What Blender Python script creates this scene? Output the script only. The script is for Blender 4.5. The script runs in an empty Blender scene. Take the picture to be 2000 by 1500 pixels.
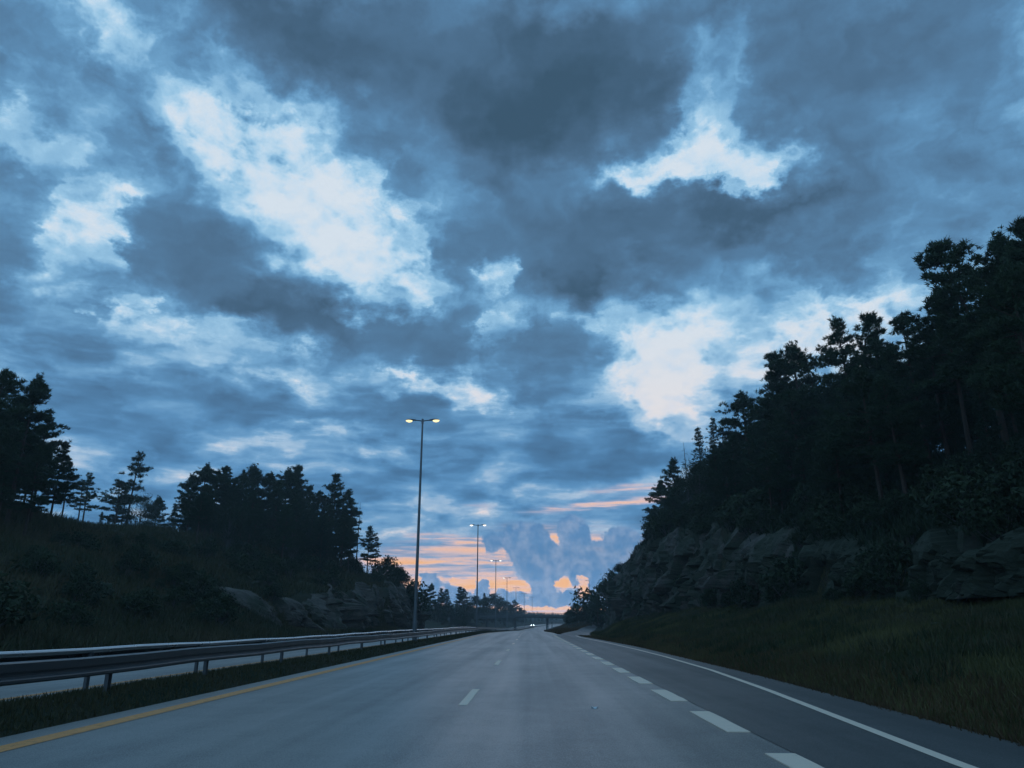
import bpy, bmesh, math, random
import numpy as np
from mathutils import Vector, Matrix, noise as mnoise

R = math.radians
scene = bpy.context.scene
col = scene.collection

# ------------------------------------------------------------------ camera
CAM_H = 1.3
cam_data = bpy.data.cameras.new('camera')
cam_data.sensor_width = 36.0
cam_data.lens = 26.01
cam_data.clip_start = 0.1
cam_data.clip_end = 6000.0
cam = bpy.data.objects.new('camera', cam_data)
cam.location = (0, 0, CAM_H)
cam.rotation_euler = (R(90 + 17.91), 0, R(1.358))
col.objects.link(cam)
scene.camera = cam

# ------------------------------------------------------------------ colour management
vs = scene.view_settings
vs.view_transform = 'Standard'
vs.look = 'None'
vs.exposure = 0.0
vs.gamma = 1.0
vs.use_curve_mapping = False


def lin(r, g, b):
    return tuple((c / 255 / 12.92) if c <= 10.3 else (((c / 255) + 0.055) / 1.055) ** 2.4 for c in (r, g, b)) + (1.0,)


# ------------------------------------------------------------------ node helper
class NT:
    def __init__(self, tree):
        self.t = tree
        self.t.nodes.clear()

    def n(self, typ, **kw):
        nd = self.t.nodes.new(typ)
        for k, v in kw.items():
            setattr(nd, k, v)
        return nd

    def set(self, sock, v):
        if isinstance(v, bpy.types.NodeSocket):
            self.t.links.new(v, sock)
        else:
            sock.default_value = v

    def m(self, op, a, b=0.0, c=None, clamp=False):
        nd = self.n('ShaderNodeMath', operation=op, use_clamp=clamp)
        self.set(nd.inputs[0], a)
        self.set(nd.inputs[1], b)
        if c is not None:
            self.set(nd.inputs[2], c)
        return nd.outputs[0]

    def vm(self, op, a, b=None, scale=None):
        nd = self.n('ShaderNodeVectorMath', operation=op)
        self.set(nd.inputs[0], a)
        if b is not None:
            self.set(nd.inputs[1], b)
        if scale is not None:
            self.set(nd.inputs['Scale'], scale)
        return nd.outputs['Value'] if op in ('LENGTH', 'DOT_PRODUCT', 'DISTANCE') else nd.outputs[0]

    def rng(self, v, a, b, c=0.0, d=1.0, typ='SMOOTHSTEP'):
        nd = self.n('ShaderNodeMapRange', interpolation_type=typ)
        nd.clamp = True
        self.set(nd.inputs['Value'], v)
        for k, x in zip(('From Min', 'From Max', 'To Min', 'To Max'), (a, b, c, d)):
            self.set(nd.inputs[k], x)
        return nd.outputs[0]

    def noise(self, vec, scale, detail=4.0, rough=0.5, dist=0.0, w=None, color=False):
        nd = self.n('ShaderNodeTexNoise')
        if w is not None:
            nd.noise_dimensions = '4D'
            nd.inputs['W'].default_value = w
        if vec is not None:
            self.set(nd.inputs['Vector'], vec)
        self.set(nd.inputs['Scale'], scale)
        nd.inputs['Detail'].default_value = detail
        nd.inputs['Roughness'].default_value = rough
        nd.inputs['Distortion'].default_value = dist
        return nd.outputs['Color'] if color else nd.outputs['Fac']

    def ramp(self, fac, stops, interp='LINEAR'):
        nd = self.n('ShaderNodeValToRGB')
        cr = nd.color_ramp
        cr.interpolation = interp
        while len(cr.elements) > 1:
            cr.elements.remove(cr.elements[-1])
        cr.elements[0].position = stops[0][0]
        cr.elements[0].color = stops[0][1]
        for p, c in stops[1:]:
            e = cr.elements.new(p)
            e.color = c
        self.set(nd.inputs[0], fac)
        return nd.outputs[0]

    def mix(self, fac, a, b, blend='MIX'):
        nd = self.n('ShaderNodeMix', data_type='RGBA', blend_type=blend)
        self.set(nd.inputs[0], fac)
        self.set(nd.inputs[6], a)
        self.set(nd.inputs[7], b)
        return nd.outputs[2]

    def comb(self, x, y, z=0.0):
        nd = self.n('ShaderNodeCombineXYZ')
        self.set(nd.inputs[0], x)
        self.set(nd.inputs[1], y)
        self.set(nd.inputs[2], z)
        return nd.outputs[0]

    def sep(self, v):
        nd = self.n('ShaderNodeSeparateXYZ')
        self.set(nd.inputs[0], v)
        return nd.outputs


# ------------------------------------------------------------------ sky: dusk cloud decks by azimuth / elevation
# each cloud or gap: azimuth, elevation, half widths (radians), tilt, amount
SKY_COVER = [(-0.3005, 0.5331, 0.1825, 0.0888, -0.384, -0.432), (-0.2205, 0.4626, 0.0959, 0.0597, -0.0, -0.528), (-0.4054, 0.5613, 0.1452, 0.0785, -0.262, -0.384),
    (-0.4652, 0.586, 0.0999, 0.0465, -0.175, -0.216), (-0.1634, 0.5197, 0.046, 0.0591, -0.0, -0.264), (-0.292, 0.5974, 0.0977, 0.0369, -0.349, -0.144),
    (0.2891, 0.5913, 0.1537, 0.0341, 0.07, -0.744), (0.2767, 0.645, 0.0603, 0.0532, -0.0, -0.36), (0.3653, 0.563, 0.0963, 0.0241, -0.105, -0.624),
    (0.1895, 0.5817, 0.0842, 0.0189, 0.14, -0.504), (-0.5851, 0.4699, 0.0563, 0.0315, -0.0, -0.66), (-0.6056, 0.4257, 0.0405, 0.016, -0.0, -0.48),
    (-0.698, 0.546, 0.0553, 0.032, -0.0, -0.504), (-0.6749, 0.5171, 0.0667, 0.0128, -0.087, -0.336), (-0.6369, 0.4972, 0.0749, 0.0121, -0.087, -0.24),
    (-0.6074, 0.6768, 0.0781, 0.0304, -0.436, -0.36), (0.1736, 0.3614, 0.1211, 0.0609, -0.0, -0.36), (0.1489, 0.4308, 0.0735, 0.0403, -0.349, -0.36),
    (0.2662, 0.3739, 0.178, 0.033, -0.0, -0.432), (0.1624, 0.2939, 0.1049, 0.0408, -0.0, -0.336), (0.2471, 0.3153, 0.1357, 0.0467, -0.0, -0.288),
    (0.397, 0.3576, 0.1243, 0.0215, -0.0, -0.48), (0.2088, 0.2641, 0.0815, 0.0228, -0.0, -0.264), (0.0877, 0.3864, 0.0442, 0.0274, -0.0, -0.24),
    (-0.2455, 0.3054, 0.1177, 0.0108, -0.0, -0.66), (-0.1108, 0.3115, 0.0938, 0.0124, -0.0, -0.6), (-0.3408, 0.3059, 0.0296, 0.0145, -0.0, -0.54),
    (-0.169, 0.3287, 0.033, 0.0151, -0.0, -0.432), (-0.0465, 0.4487, 0.038, 0.0163, -0.0, -0.6), (-0.0423, 0.3851, 0.0409, 0.0317, -0.0, -0.432),
    (0.0321, 0.3846, 0.0223, 0.0151, -0.0, -0.36), (-0.4213, 0.3771, 0.0382, 0.014, -0.0, -0.408), (-0.5305, 0.3674, 0.0287, 0.0085, -0.349, -0.48),
    (-0.5991, 0.3912, 0.0645, 0.0116, -0.14, -0.24), (-0.4215, 0.3285, 0.1441, 0.0287, -0.209, -0.288), (-0.4875, 0.3541, 0.0836, 0.0223, -0.349, -0.264),
    (-0.3367, 0.3315, 0.0799, 0.0171, -0.0, -0.24), (0.38, 0.3988, 0.0384, 0.0177, -0.524, -0.36), (0.4873, 0.3678, 0.063, 0.0181, -0.0, -0.408),
    (-0.347, 0.2379, 0.1282, 0.0144, -0.0, -0.192), (-0.4763, 0.1516, 0.1685, 0.0243, -0.0, -0.168), (-0.285, 0.2022, 0.1313, 0.0132, -0.0, -0.144),
    (0.0363, 0.4085, 0.0598, 0.0274, -0.0, -0.12), (0.1007, 0.167, 0.1368, 0.0202, -0.0, -0.192), (-0.0925, 0.1409, 0.1714, 0.0161, -0.0, -0.192),
    (-0.2279, 0.145, 0.1324, 0.0132, -0.0, -0.144), (-0.4632, 0.5744, 0.239, 0.1287, -0.175, -0.12), (-0.5885, 0.5784, 0.1644, 0.0874, -0.0, -0.108),
    (0.2825, 0.5984, 0.2211, 0.0668, -0.0, -0.168), (0.2989, 0.6684, 0.0902, 0.0635, -0.0, -0.216), (0.2219, 0.3443, 0.2636, 0.114, -0.0, -0.156),
    (0.3294, 0.3339, 0.1298, 0.0519, -0.0, -0.18), (0.4207, 0.3477, 0.097, 0.0375, -0.0, -0.24), (-0.1927, 0.7339, 0.4975, 0.125, -0.14, 0.42),
    (-0.3855, 0.7248, 0.1956, 0.0598, -0.175, 0.16), (0.0832, 0.6614, 0.2447, 0.0912, -0.0, 0.34), (-0.0237, 0.5955, 0.2087, 0.0447, -0.0, 0.2),
    (0.0151, 0.5037, 0.2169, 0.0733, -0.0, 0.3), (0.0746, 0.4381, 0.1127, 0.0407, -0.0, 0.26), (-0.4612, 0.4317, 0.1384, 0.0557, -0.244, 0.36),
    (-0.3438, 0.4004, 0.1018, 0.0391, -0.0, 0.32), (-0.1714, 0.3779, 0.2183, 0.0477, -0.0, 0.32), (0.281, 0.5198, 0.2361, 0.0443, -0.0, 0.32),
    (0.2029, 0.4667, 0.1897, 0.0395, -0.0, 0.18), (0.4968, 0.579, 0.2342, 0.1681, -0.0, 0.14), (0.4805, 0.6642, 0.2993, 0.1071, -0.0, 0.18),
    (-0.6778, 0.3836, 0.1111, 0.0769, -0.0, 0.22), (-0.6615, 0.6063, 0.1087, 0.0462, -0.0, 0.22), (-0.635, 0.3235, 0.12, 0.0398, -0.0, 0.14),
    (0.0461, 0.3464, 0.0805, 0.0483, -0.0, 0.34), (-0.0953, 0.267, 0.4279, 0.0317, -0.0, 0.22), (0.0887, 0.2147, 0.181, 0.0381, -0.0, 0.26),
    (0.2317, 0.7666, 0.3422, 0.0433, -0.0, 0.3), (0.3949, 0.5957, 0.0545, 0.0198, -0.14, 0.42), (-0.1802, 0.5448, 0.04, 0.0233, -0.698, 0.34),
    (-0.5428, 0.5377, 0.091, 0.0343, -0.384, 0.28), (-0.508, 0.485, 0.0554, 0.0238, -0.0, 0.14), (0.3179, 0.5272, 0.1052, 0.0343, -0.0, 0.24),
    (0.2219, 0.4316, 0.1001, 0.0265, -0.0, 0.14), (0.1857, 0.2249, 0.1084, 0.0188, -0.0, 0.18), (0.29, 0.2717, 0.0783, 0.0158, -0.0, 0.22),
    (0.1763, 0.4019, 0.0433, 0.0161, -0.0, 0.3), (0.3157, 0.3288, 0.0589, 0.0065, -0.0, 0.14), (0.2283, 0.337, 0.0621, 0.008, -0.0, 0.16),
    (0.2585, 0.2909, 0.0869, 0.008, -0.0, 0.18), (-0.5295, 0.2447, 0.1761, 0.0422, -0.0, 0.2), (-0.23, 0.1781, 0.2005, 0.0239, -0.0, 0.14),
    (-0.2859, 0.3765, 0.0835, 0.0333, -0.0, 0.14)]
SKY_GLOW = [(-0.0705, 0.0476, 0.1301, 0.0097, -0.0, 0.72), (-0.017, 0.049, 0.0602, 0.0084, -0.0, 0.2), (-0.0637, 0.0425, 0.1066, 0.0116, -0.0, 0.2),
    (0.0431, 0.0508, 0.01, 0.0103, -0.0, 0.85), (0.0695, 0.0443, 0.0079, 0.0179, -0.349, 0.7), (0.0647, 0.0604, 0.006, 0.0052, -0.0, 0.62),
    (0.0342, 0.107, 0.0509, 0.0046, -0.052, 0.5), (0.0442, 0.0997, 0.0271, 0.0046, -0.07, 0.5), (-0.0339, 0.1013, 0.0306, 0.006, -0.209, 0.5),
    (-0.0135, 0.0986, 0.0204, 0.0033, -0.0, 0.4), (0.1049, 0.1017, 0.0268, 0.0053, -0.0, 0.55), (-0.0978, 0.076, 0.1275, 0.0046, -0.0, 0.62),
    (-0.1712, 0.0774, 0.0595, 0.0052, -0.0, 0.55), (-0.1019, 0.1056, 0.0745, 0.004, -0.052, 0.55), (-0.1183, 0.0909, 0.1008, 0.0033, -0.0, 0.3),
    (0.016, 0.017, 0.2115, 0.0139, -0.0, 0.55), (-0.0899, 0.022, 0.1123, 0.0114, -0.0, 0.3), (-0.157, 0.0562, 0.0659, 0.0167, -0.0, 0.36),
    (0.1, 0.1502, 0.1293, 0.006, 0.07, 0.5), (0.1383, 0.1695, 0.0881, 0.008, 0.07, 0.36), (-0.072, 0.1492, 0.0482, 0.004, -0.0, 0.3),
    (-0.1166, 0.0328, 0.0462, 0.0115, -0.0, 0.22), (0.0722, 0.0232, 0.0329, 0.0114, -0.0, 0.4), (-0.0506, 0.0684, 0.2556, 0.0619, -0.0, 0.24),
    (0.0638, 0.0747, 0.1874, 0.0716, -0.0, 0.22)]
SKY_CUMULUS = [(-0.1315, 0.0448, 0.0172, 0.0218, -0.0, 0.8), (-0.0969, 0.036, 0.0225, 0.0141, -0.0, 0.7), (-0.1105, 0.052, 0.0093, 0.0103, -0.0, 0.4),
    (-0.0624, 0.0399, 0.0113, 0.0173, -0.0, 0.9), (-0.0337, 0.0323, 0.0173, 0.0102, -0.0, 0.7), (-0.0569, 0.0259, 0.1393, 0.0095, -0.0, 0.6),
    (-0.017, 0.0348, 0.0093, 0.0102, -0.0, 0.5), (-0.0404, 0.0425, 0.0067, 0.0064, -0.0, 0.4), (0.0568, 0.1175, 0.0245, 0.0239, -0.0, 0.9),
    (0.0631, 0.0996, 0.0202, 0.0263, -0.0, 0.9), (-0.0033, 0.0999, 0.0408, 0.0331, -0.349, 0.9), (0.0134, 0.0749, 0.0404, 0.0327, -0.0, 0.8),
    (-0.0509, 0.0999, 0.0163, 0.0198, -0.0, 0.5), (0.0571, 0.0747, 0.0402, 0.0326, -0.0, 0.8), (0.0937, 0.0712, 0.0465, 0.0389, -0.0, 0.8),
    (0.1216, 0.1035, 0.0267, 0.0236, -0.0, 0.8), (0.0164, 0.0457, 0.0187, 0.0232, -0.0, 0.9), (0.0856, 0.0308, 0.0591, 0.0114, -0.0, 0.7),
    (0.0493, 0.0284, 0.0595, 0.0076, -0.0, 0.6), (0.1126, 0.0485, 0.0328, 0.0383, -0.0, 0.9)]



def build_world():
    w = bpy.data.worlds.new('World')
    scene.world = w
    w.use_nodes = True
    t = NT(w.node_tree)
    d = t.n('ShaderNodeTexCoord').outputs['Generated']
    dx, dy, dz = t.sep(t.vm('NORMALIZE', d))
    az = t.m('ARCTAN2', dx, dy)
    el = t.m('ARCSINE', dz)
    ela = t.m('MAXIMUM', el, 0.0)
    # cloud sheet coordinates: seen in perspective, flattened towards the horizon
    zz = t.m('ADD', t.m('MAXIMUM', dz, 0.0), 0.16)
    sheet = t.comb(t.m('DIVIDE', dx, zz), t.m('DIVIDE', dy, zz), 0.0)
    ang = t.comb(az, el, 0.0)
    # ragged edges: the cloud outlines are warped by noise
    squash = t.comb(az, t.m('MULTIPLY', el, 1.5), 0.0)
    w1 = t.vm('SUBTRACT', t.noise(squash, 7.0, 2.0, 0.55, color=True), (0.5, 0.5, 0.5))
    w2 = t.vm('SUBTRACT', t.noise(squash, 26.0, 4.0, 0.62, color=True), (0.5, 0.5, 0.5))
    amp = t.rng(el, 0.06, 0.35, 0.25, 1.0, 'LINEAR')
    warp = t.vm('ADD', t.vm('MULTIPLY', w1, (0.17, 0.12, 0.0)), t.vm('MULTIPLY', w2, (0.085, 0.07, 0.0)))
    q = t.vm('ADD', ang, t.vm('SCALE', warp, scale=amp))

    def table(lst, vec, az0, az1, el0, el1, rows, pts, bend, inner):
        # sum of the soft blobs, held as one curve per elevation row and looked up by azimuth
        rows = (rows // 3) * 3
        ev = el0 + (el1 - el0) * (np.arange(rows) / (rows - 1)) ** bend
        av = np.linspace(az0, az1, pts)
        A, E = np.meshgrid(av, ev)
        G = np.zeros_like(A)
        for (a, e, ra, re, rot, k) in lst:
            c, s_ = math.cos(rot), math.sin(rot)
            # tilt in true angles so that a flat blob stays flat
            u = ((A - a) * c + (E - e) * s_) / ra
            v = (-(A - a) * s_ + (E - e) * c) / re
            x = np.clip((u * u + v * v - inner * inner) / (1.2 - inner * inner), 0, 1)
            G += k * (1 - x * x * (3 - 2 * x))
        edge = np.clip((1 - np.abs((A - (az0 + az1) / 2) / ((az1 - az0) / 2))) / 0.08, 0, 1) * np.clip((el1 - E) / (0.06 * (el1 - el0)), 0, 1)
        G *= edge
        lo, hi = float(G.min()), float(G.max())
        lo, hi = min(lo, -1e-3), max(hi, 1e-3)
        N = (G - lo) / (hi - lo)
        vx, vy, _ = t.sep(vec)
        x = t.rng(vx, az0, az1, 0.0, 1.0, 'LINEAR')
        y = t.m('MULTIPLY', t.m('POWER', t.rng(vy, el0, el1, 0.0, 1.0, 'LINEAR'), 1.0 / bend), rows - 1.0)
        xc, yc = t.comb(x, x, x), t.comb(y, y, y)
        acc = None
        for r in range(0, rows, 3):
            cv = t.n('ShaderNodeRGBCurve')
            mp = cv.mapping
            for ch in range(3):
                c = mp.curves[ch]
                c.points[0].location = (0.0, N[r + ch, 0])
                c.points[1].location = (1.0, N[r + ch, -1])
                for j in range(1, pts - 1):
                    c.points.new(j / (pts - 1), float(N[r + ch, j]))
            mp.update()
            t.set(cv.inputs['Color'], xc)
            wgt = t.vm('ABSOLUTE', t.vm('SUBTRACT', yc, (float(r), r + 1.0, r + 2.0)))
            wgt = t.vm('MAXIMUM', t.vm('SUBTRACT', (1.0, 1.0, 1.0), wgt), (0.0, 0.0, 0.0))
            f = t.vm('DOT_PRODUCT', cv.outputs[0], wgt)
            acc = f if acc is None else t.m('ADD', acc, f)
        return t.m('MULTIPLY_ADD', acc, hi - lo, lo)

    n_big = t.noise(sheet, 0.9, 2.0, 0.55)
    n_fine = t.noise(t.vm('ADD', sheet, t.vm('SCALE', w1, scale=0.5)), 3.6, 5.0, 0.55, 0.0)
    n_puff = t.noise(q, 12.0, 5.0, 0.52, 0.0)
    base = t.m('ADD', 0.525, t.m('MULTIPLY', t.m('SUBTRACT', n_big, 0.5), 0.5))
    cover = t.m('ADD', base, table(SKY_COVER, q, -0.86, 0.86, 0.0, 0.82, 33, 76, 1.25, 0.0))
    # the thick parts are smooth, the thin parts and the rims ragged
    rough = t.m('ADD', t.m('MULTIPLY', t.m('SUBTRACT', n_fine, 0.5), 1.0), t.m('MULTIPLY', t.m('SUBTRACT', n_puff, 0.5), t.rng(el, 0.1, 0.3, 0.7, 1.05)))
    bands = t.noise(t.vm('ADD', t.vm('MULTIPLY', ang, (9.0, 42.0, 0.0)), t.vm('SCALE', w1, scale=1.6)), 1.0, 4.0, 0.55)
    rough = t.m('ADD', rough, t.m('MULTIPLY', t.m('SUBTRACT', bands, 0.5), t.rng(el, 0.24, 0.45, 1.45, 0.15)))
    cover = t.m('ADD', cover, t.m('MULTIPLY', rough, t.rng(cover, 0.45, 0.95, 1.0, 0.38)))
    cover = t.rng(cover, -0.25, 1.22, 0.0, 1.0, 'LINEAR')
    # thin veils drift across the openings
    veil = t.m('ADD', t.m('MULTIPLY', t.sep(w2)[2], 0.75), t.m('MULTIPLY', t.m('SUBTRACT', n_fine, 0.5), 1.1))
    cover = t.m('ADD', cover, t.m('MULTIPLY', t.rng(cover, 0.40, 0.12), t.m('ADD', veil, 0.10)))
    high = t.ramp(cover, [
        (0.00, lin(226, 239, 251)), (0.12, lin(212, 232, 249)), (0.22, lin(188, 220, 243)), (0.32, lin(154, 199, 230)), (0.43, lin(114, 166, 206)),
        (0.54, lin(96, 144, 184)), (0.64, lin(87, 128, 164)), (0.76, lin(79, 113, 144)), (0.88, lin(69, 99, 126)), (1.00, lin(59, 87, 110))])
    low = t.ramp(cover, [
        (0.00, lin(248, 238, 238)), (0.12, lin(240, 233, 238)), (0.22, lin(214, 220, 234)), (0.32, lin(172, 199, 225)), (0.43, lin(120, 168, 209)),
        (0.55, lin(93, 147, 194)), (0.68, lin(79, 128, 172)), (0.82, lin(70, 112, 151)), (1.00, lin(62, 100, 135))])
    sky = t.mix(t.rng(el, 0.15, 0.42, 0.0, 1.0), low, high)
    # near the horizon the deck thins into lavender and peach streaks towards the hidden sun,
    # with towering cumulus standing darker in front of the glow
    streak = t.noise(t.comb(t.m('MULTIPLY', az, 6.0), t.m('MULTIPLY', el, 75.0), 0.0), 1.0, 3.0, 0.6)
    pale = t.mix(t.rng(streak, 0.3, 0.7), lin(104, 158, 205), lin(180, 194, 218))
    sky = t.mix(t.rng(el, 0.02, 0.12, 0.75, 0.0), sky, pale)
    nlow = t.noise(ang, 60.0, 4.0, 0.62, color=True)
    nl = t.vm('SUBTRACT', nlow, (0.5, 0.5, 0.5))
    holes = [b for b in SKY_GLOW if b[5] > 0.6 and b[2] < 0.05]
    cum = table(SKY_CUMULUS + [b[:5] + (-2.2 * b[5],) for b in holes], t.vm('ADD', ang, t.vm('MULTIPLY', nl, (0.026, 0.020, 0.0))), -0.26, 0.26, 0.0, 0.19, 24, 90, 1.0, 0.3)
    glow = table(SKY_GLOW, t.vm('ADD', ang, t.vm('MULTIPLY', nl, (0.030, 0.0045, 0.0))), -0.26, 0.26, 0.0, 0.19, 36, 90, 1.0, 0.0)
    cmask = t.rng(cum, 0.16, 0.5, 0.0, 0.92)
    fine = t.noise(t.comb(t.m('MULTIPLY', az, 14.0), t.m('MULTIPLY', el, 190.0), 2.0), 1.0, 3.0, 0.6)
    body = t.m('MULTIPLY', t.m('MINIMUM', glow, 1.05), t.rng(t.m('ADD', t.m('MULTIPLY', streak, 0.5), t.m('MULTIPLY', fine, 0.5)), 0.38, 0.6, 0.30, 1.15))
    gl = t.m('MULTIPLY', body, t.m('SUBTRACT', 1.0, cmask))
    warm = t.ramp(gl, [(0.0, lin(150, 178, 212)), (0.16, lin(182, 188, 212)), (0.36, lin(224, 198, 200)), (0.6, lin(248, 200, 176)), (0.85, lin(252, 198, 158)), (1.0, lin(255, 192, 136))])
    cumcol = t.mix(t.rng(nlow, 0.38, 0.68), lin(90, 139, 188), lin(146, 170, 204))
    sky = t.mix(cmask, sky, cumcol)
    sky = t.mix(t.rng(gl, 0.0, 0.42, 0.0, 1.0), sky, warm)
    # low air is brightest towards the sunset
    lift = t.m('MULTIPLY', t.rng(el, 0.0, 0.09, 0.55, 0.0), t.rng(t.m('ABSOLUTE', az), 0.1, 0.9, 1.0, 0.2))
    sky = t.vm('SCALE', sky, scale=t.m('ADD', 1.0, lift))
    nis = t.n('ShaderNodeTexSky', sky_type='NISHITA')
    nis.sun_disc = False
    nis.sun_elevation = R(2.0)
    nis.sun_rotation = R(2.5)
    bg1 = t.n('ShaderNodeBackground')
    t.set(bg1.inputs['Color'], sky)
    bg1.inputs['Strength'].default_value = SKY_STRENGTH
    bg2 = t.n('ShaderNodeBackground')
    t.set(bg2.inputs['Color'], nis.outputs[0])
    bg2.inputs['Strength'].default_value = 0.05
    # the clear dusk sky only shows through where the deck is thin
    addsh = t.n('ShaderNodeMixShader')
    t.set(addsh.inputs[0], t.rng(cover, 0.0, 0.4, 0.12, 0.0))
    t.t.links.new(bg1.outputs[0], addsh.inputs[1])
    t.t.links.new(bg2.outputs[0], addsh.inputs[2])
    out = t.n('ShaderNodeOutputWorld')
    t.t.links.new(addsh.outputs[0], out.inputs['Surface'])


SKY_STRENGTH = 1.0
HAZE = 0.00055
build_world()
scene.world.cycles.sampling_method = 'NONE'

# the sun sits low behind the clouds at the end of the road: only a weak, wide glow is left
sun_data = bpy.data.lights.new('sun', 'SUN')
sun_data.energy = 0.04
sun_data.angle = R(20)
sun_data.color = (1.0, 0.85, 0.72)
sun = bpy.data.objects.new('sun', sun_data)
sun.rotation_euler = (R(90 - 3.0), 0, R(180 - 2.5))
col.objects.link(sun)

# ------------------------------------------------------------------ helpers
rng = np.random.default_rng(11)
random.seed(5)


def link(o, parent=None):
    col.objects.link(o)
    if parent is not None:
        o.parent = parent
    return o


def mesh_obj(name, verts, faces, mat, parent=None, smooth=False, loc=None):
    me = bpy.data.meshes.new(name)
    me.from_pydata([tuple(v) for v in verts], [], [tuple(f) for f in faces])
    if smooth:
        me.polygons.foreach_set('use_smooth', [True] * len(me.polygons))
    if mat is not None:
        me.materials.append(mat)
    me.update()
    o = bpy.data.objects.new(name, me)
    if loc is not None:
        o.location = loc
    return link(o, parent)


def tris_obj(name, V, mat, parent=None, tint=None):
    # V: (n, 3, 3) loose triangles
    n = len(V)
    me = bpy.data.meshes.new(name)
    me.vertices.add(n * 3)
    me.vertices.foreach_set('co', np.ascontiguousarray(V, dtype=np.float32).ravel())
    me.loops.add(n * 3)
    me.loops.foreach_set('vertex_index', np.arange(n * 3, dtype=np.int32))
    me.polygons.add(n)
    me.polygons.foreach_set('loop_start', np.arange(0, n * 3, 3, dtype=np.int32))
    me.polygons.foreach_set('loop_total', np.full(n, 3, dtype=np.int32))
    if tint is not None:
        at = me.attributes.new('tint', 'FLOAT', 'FACE')
        at.data.foreach_set('value', np.ascontiguousarray(tint, dtype=np.float32))
    me.materials.append(mat)
    me.update()
    me.validate()
    o = bpy.data.objects.new(name, me)
    return link(o, parent)


def empty(name, loc=(0, 0, 0), rz=0.0):
    o = bpy.data.objects.new(name, None)
    o.location = loc
    o.rotation_euler = (0, 0, rz)
    o.empty_display_size = 0.3
    return link(o)


def tag(o, label=None, cat=None, group=None, kind=None):
    for k, v in (('label', label), ('category', cat), ('group', group), ('kind', kind)):
        if v is not None:
            o[k] = v
    return o


class MB:
    """collects boxes, tubes and lofts into one mesh"""

    def __init__(self):
        self.v, self.f = [], []

    def add(self, verts, faces):
        b = len(self.v)
        self.v += [tuple(x) for x in verts]
        self.f += [tuple(i + b for i in f) for f in faces]

    def box(self, x0, x1, y0, y1, z0, z1):
        self.add([(x0, y0, z0), (x1, y0, z0), (x1, y1, z0), (x0, y1, z0), (x0, y0, z1), (x1, y0, z1), (x1, y1, z1), (x0, y1, z1)],
                 [(3, 2, 1, 0), (4, 5, 6, 7), (0, 1, 5, 4), (1, 2, 6, 5), (2, 3, 7, 6), (3, 0, 4, 7)])

    def tube(self, pts, radii, n=8, cap=True):
        pts = [Vector(p) for p in pts]
        rings = []
        ref = Vector((0.31, 0.95, 0.07))
        for i, p in enumerate(pts):
            d = (pts[min(i + 1, len(pts) - 1)] - pts[max(i - 1, 0)]).normalized()
            a = d.cross(ref)
            if a.length < 1e-3:
                a = d.cross(Vector((1, 0, 0)))
            a.normalize()
            b = d.cross(a)
            r = radii[i] if hasattr(radii, '__len__') else radii
            rings.append([p + r * (math.cos(2 * math.pi * k / n) * a + math.sin(2 * math.pi * k / n) * b) for k in range(n)])
        v = [q for ring in rings for q in ring]
        f = []
        for i in range(len(pts) - 1):
            for k in range(n):
                k2 = (k + 1) % n
                f.append((i * n + k, i * n + k2, (i + 1) * n + k2, (i + 1) * n + k))
        if cap:
            f.append(tuple(range(n - 1, -1, -1)))
            f.append(tuple(range((len(pts) - 1) * n, len(pts) * n)))
        self.add(v, f)

    def loft(self, path, profile, closed=True):
        # profile (x, z) carried along path points (x, y, z) with y as the running direction
        n = len(profile)
        v = [(p[0] + q[0], p[1], p[2] + q[1]) for p in path for q in profile]
        f = []
        for i in range(len(path) - 1):
            for k in range(n if closed else n - 1):
                k2 = (k + 1) % n
                f.append((i * n + k, i * n + k2, (i + 1) * n + k2, (i + 1) * n + k))
        if closed:
            f.append(tuple(range(n)))
            f.append(tuple(range((len(path) - 1) * n, len(path) * n))[::-1])
        self.add(v, f)

    def build(self, name, mat, parent=None, smooth=False, loc=None):
        return mesh_obj(name, self.v, self.f, mat, parent, smooth, loc)


# ------------------------------------------------------------------ materials
def material(name):
    m = bpy.data.materials.new(name)
    m.use_nodes = True
    t = NT(m.node_tree)
    b = t.n('ShaderNodeBsdfPrincipled')
    o = t.n('ShaderNodeOutputMaterial')
    t.t.links.new(b.outputs[0], o.inputs['Surface'])
    return m, t, b


def world_pos(t):
    return t.n('ShaderNodeNewGeometry').outputs['Position']


def bump(t, b, h, strength, dist):
    nd = t.n('ShaderNodeBump')
    nd.inputs['Strength'].default_value = strength
    nd.inputs['Distance'].default_value = dist
    t.set(nd.inputs['Height'], h)
    t.t.links.new(nd.outputs[0], b.inputs['Normal'])


def g(v, r=1.0, gg=1.0, bb=1.0):
    return (v * r, v * gg, v * bb, 1.0)


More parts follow.
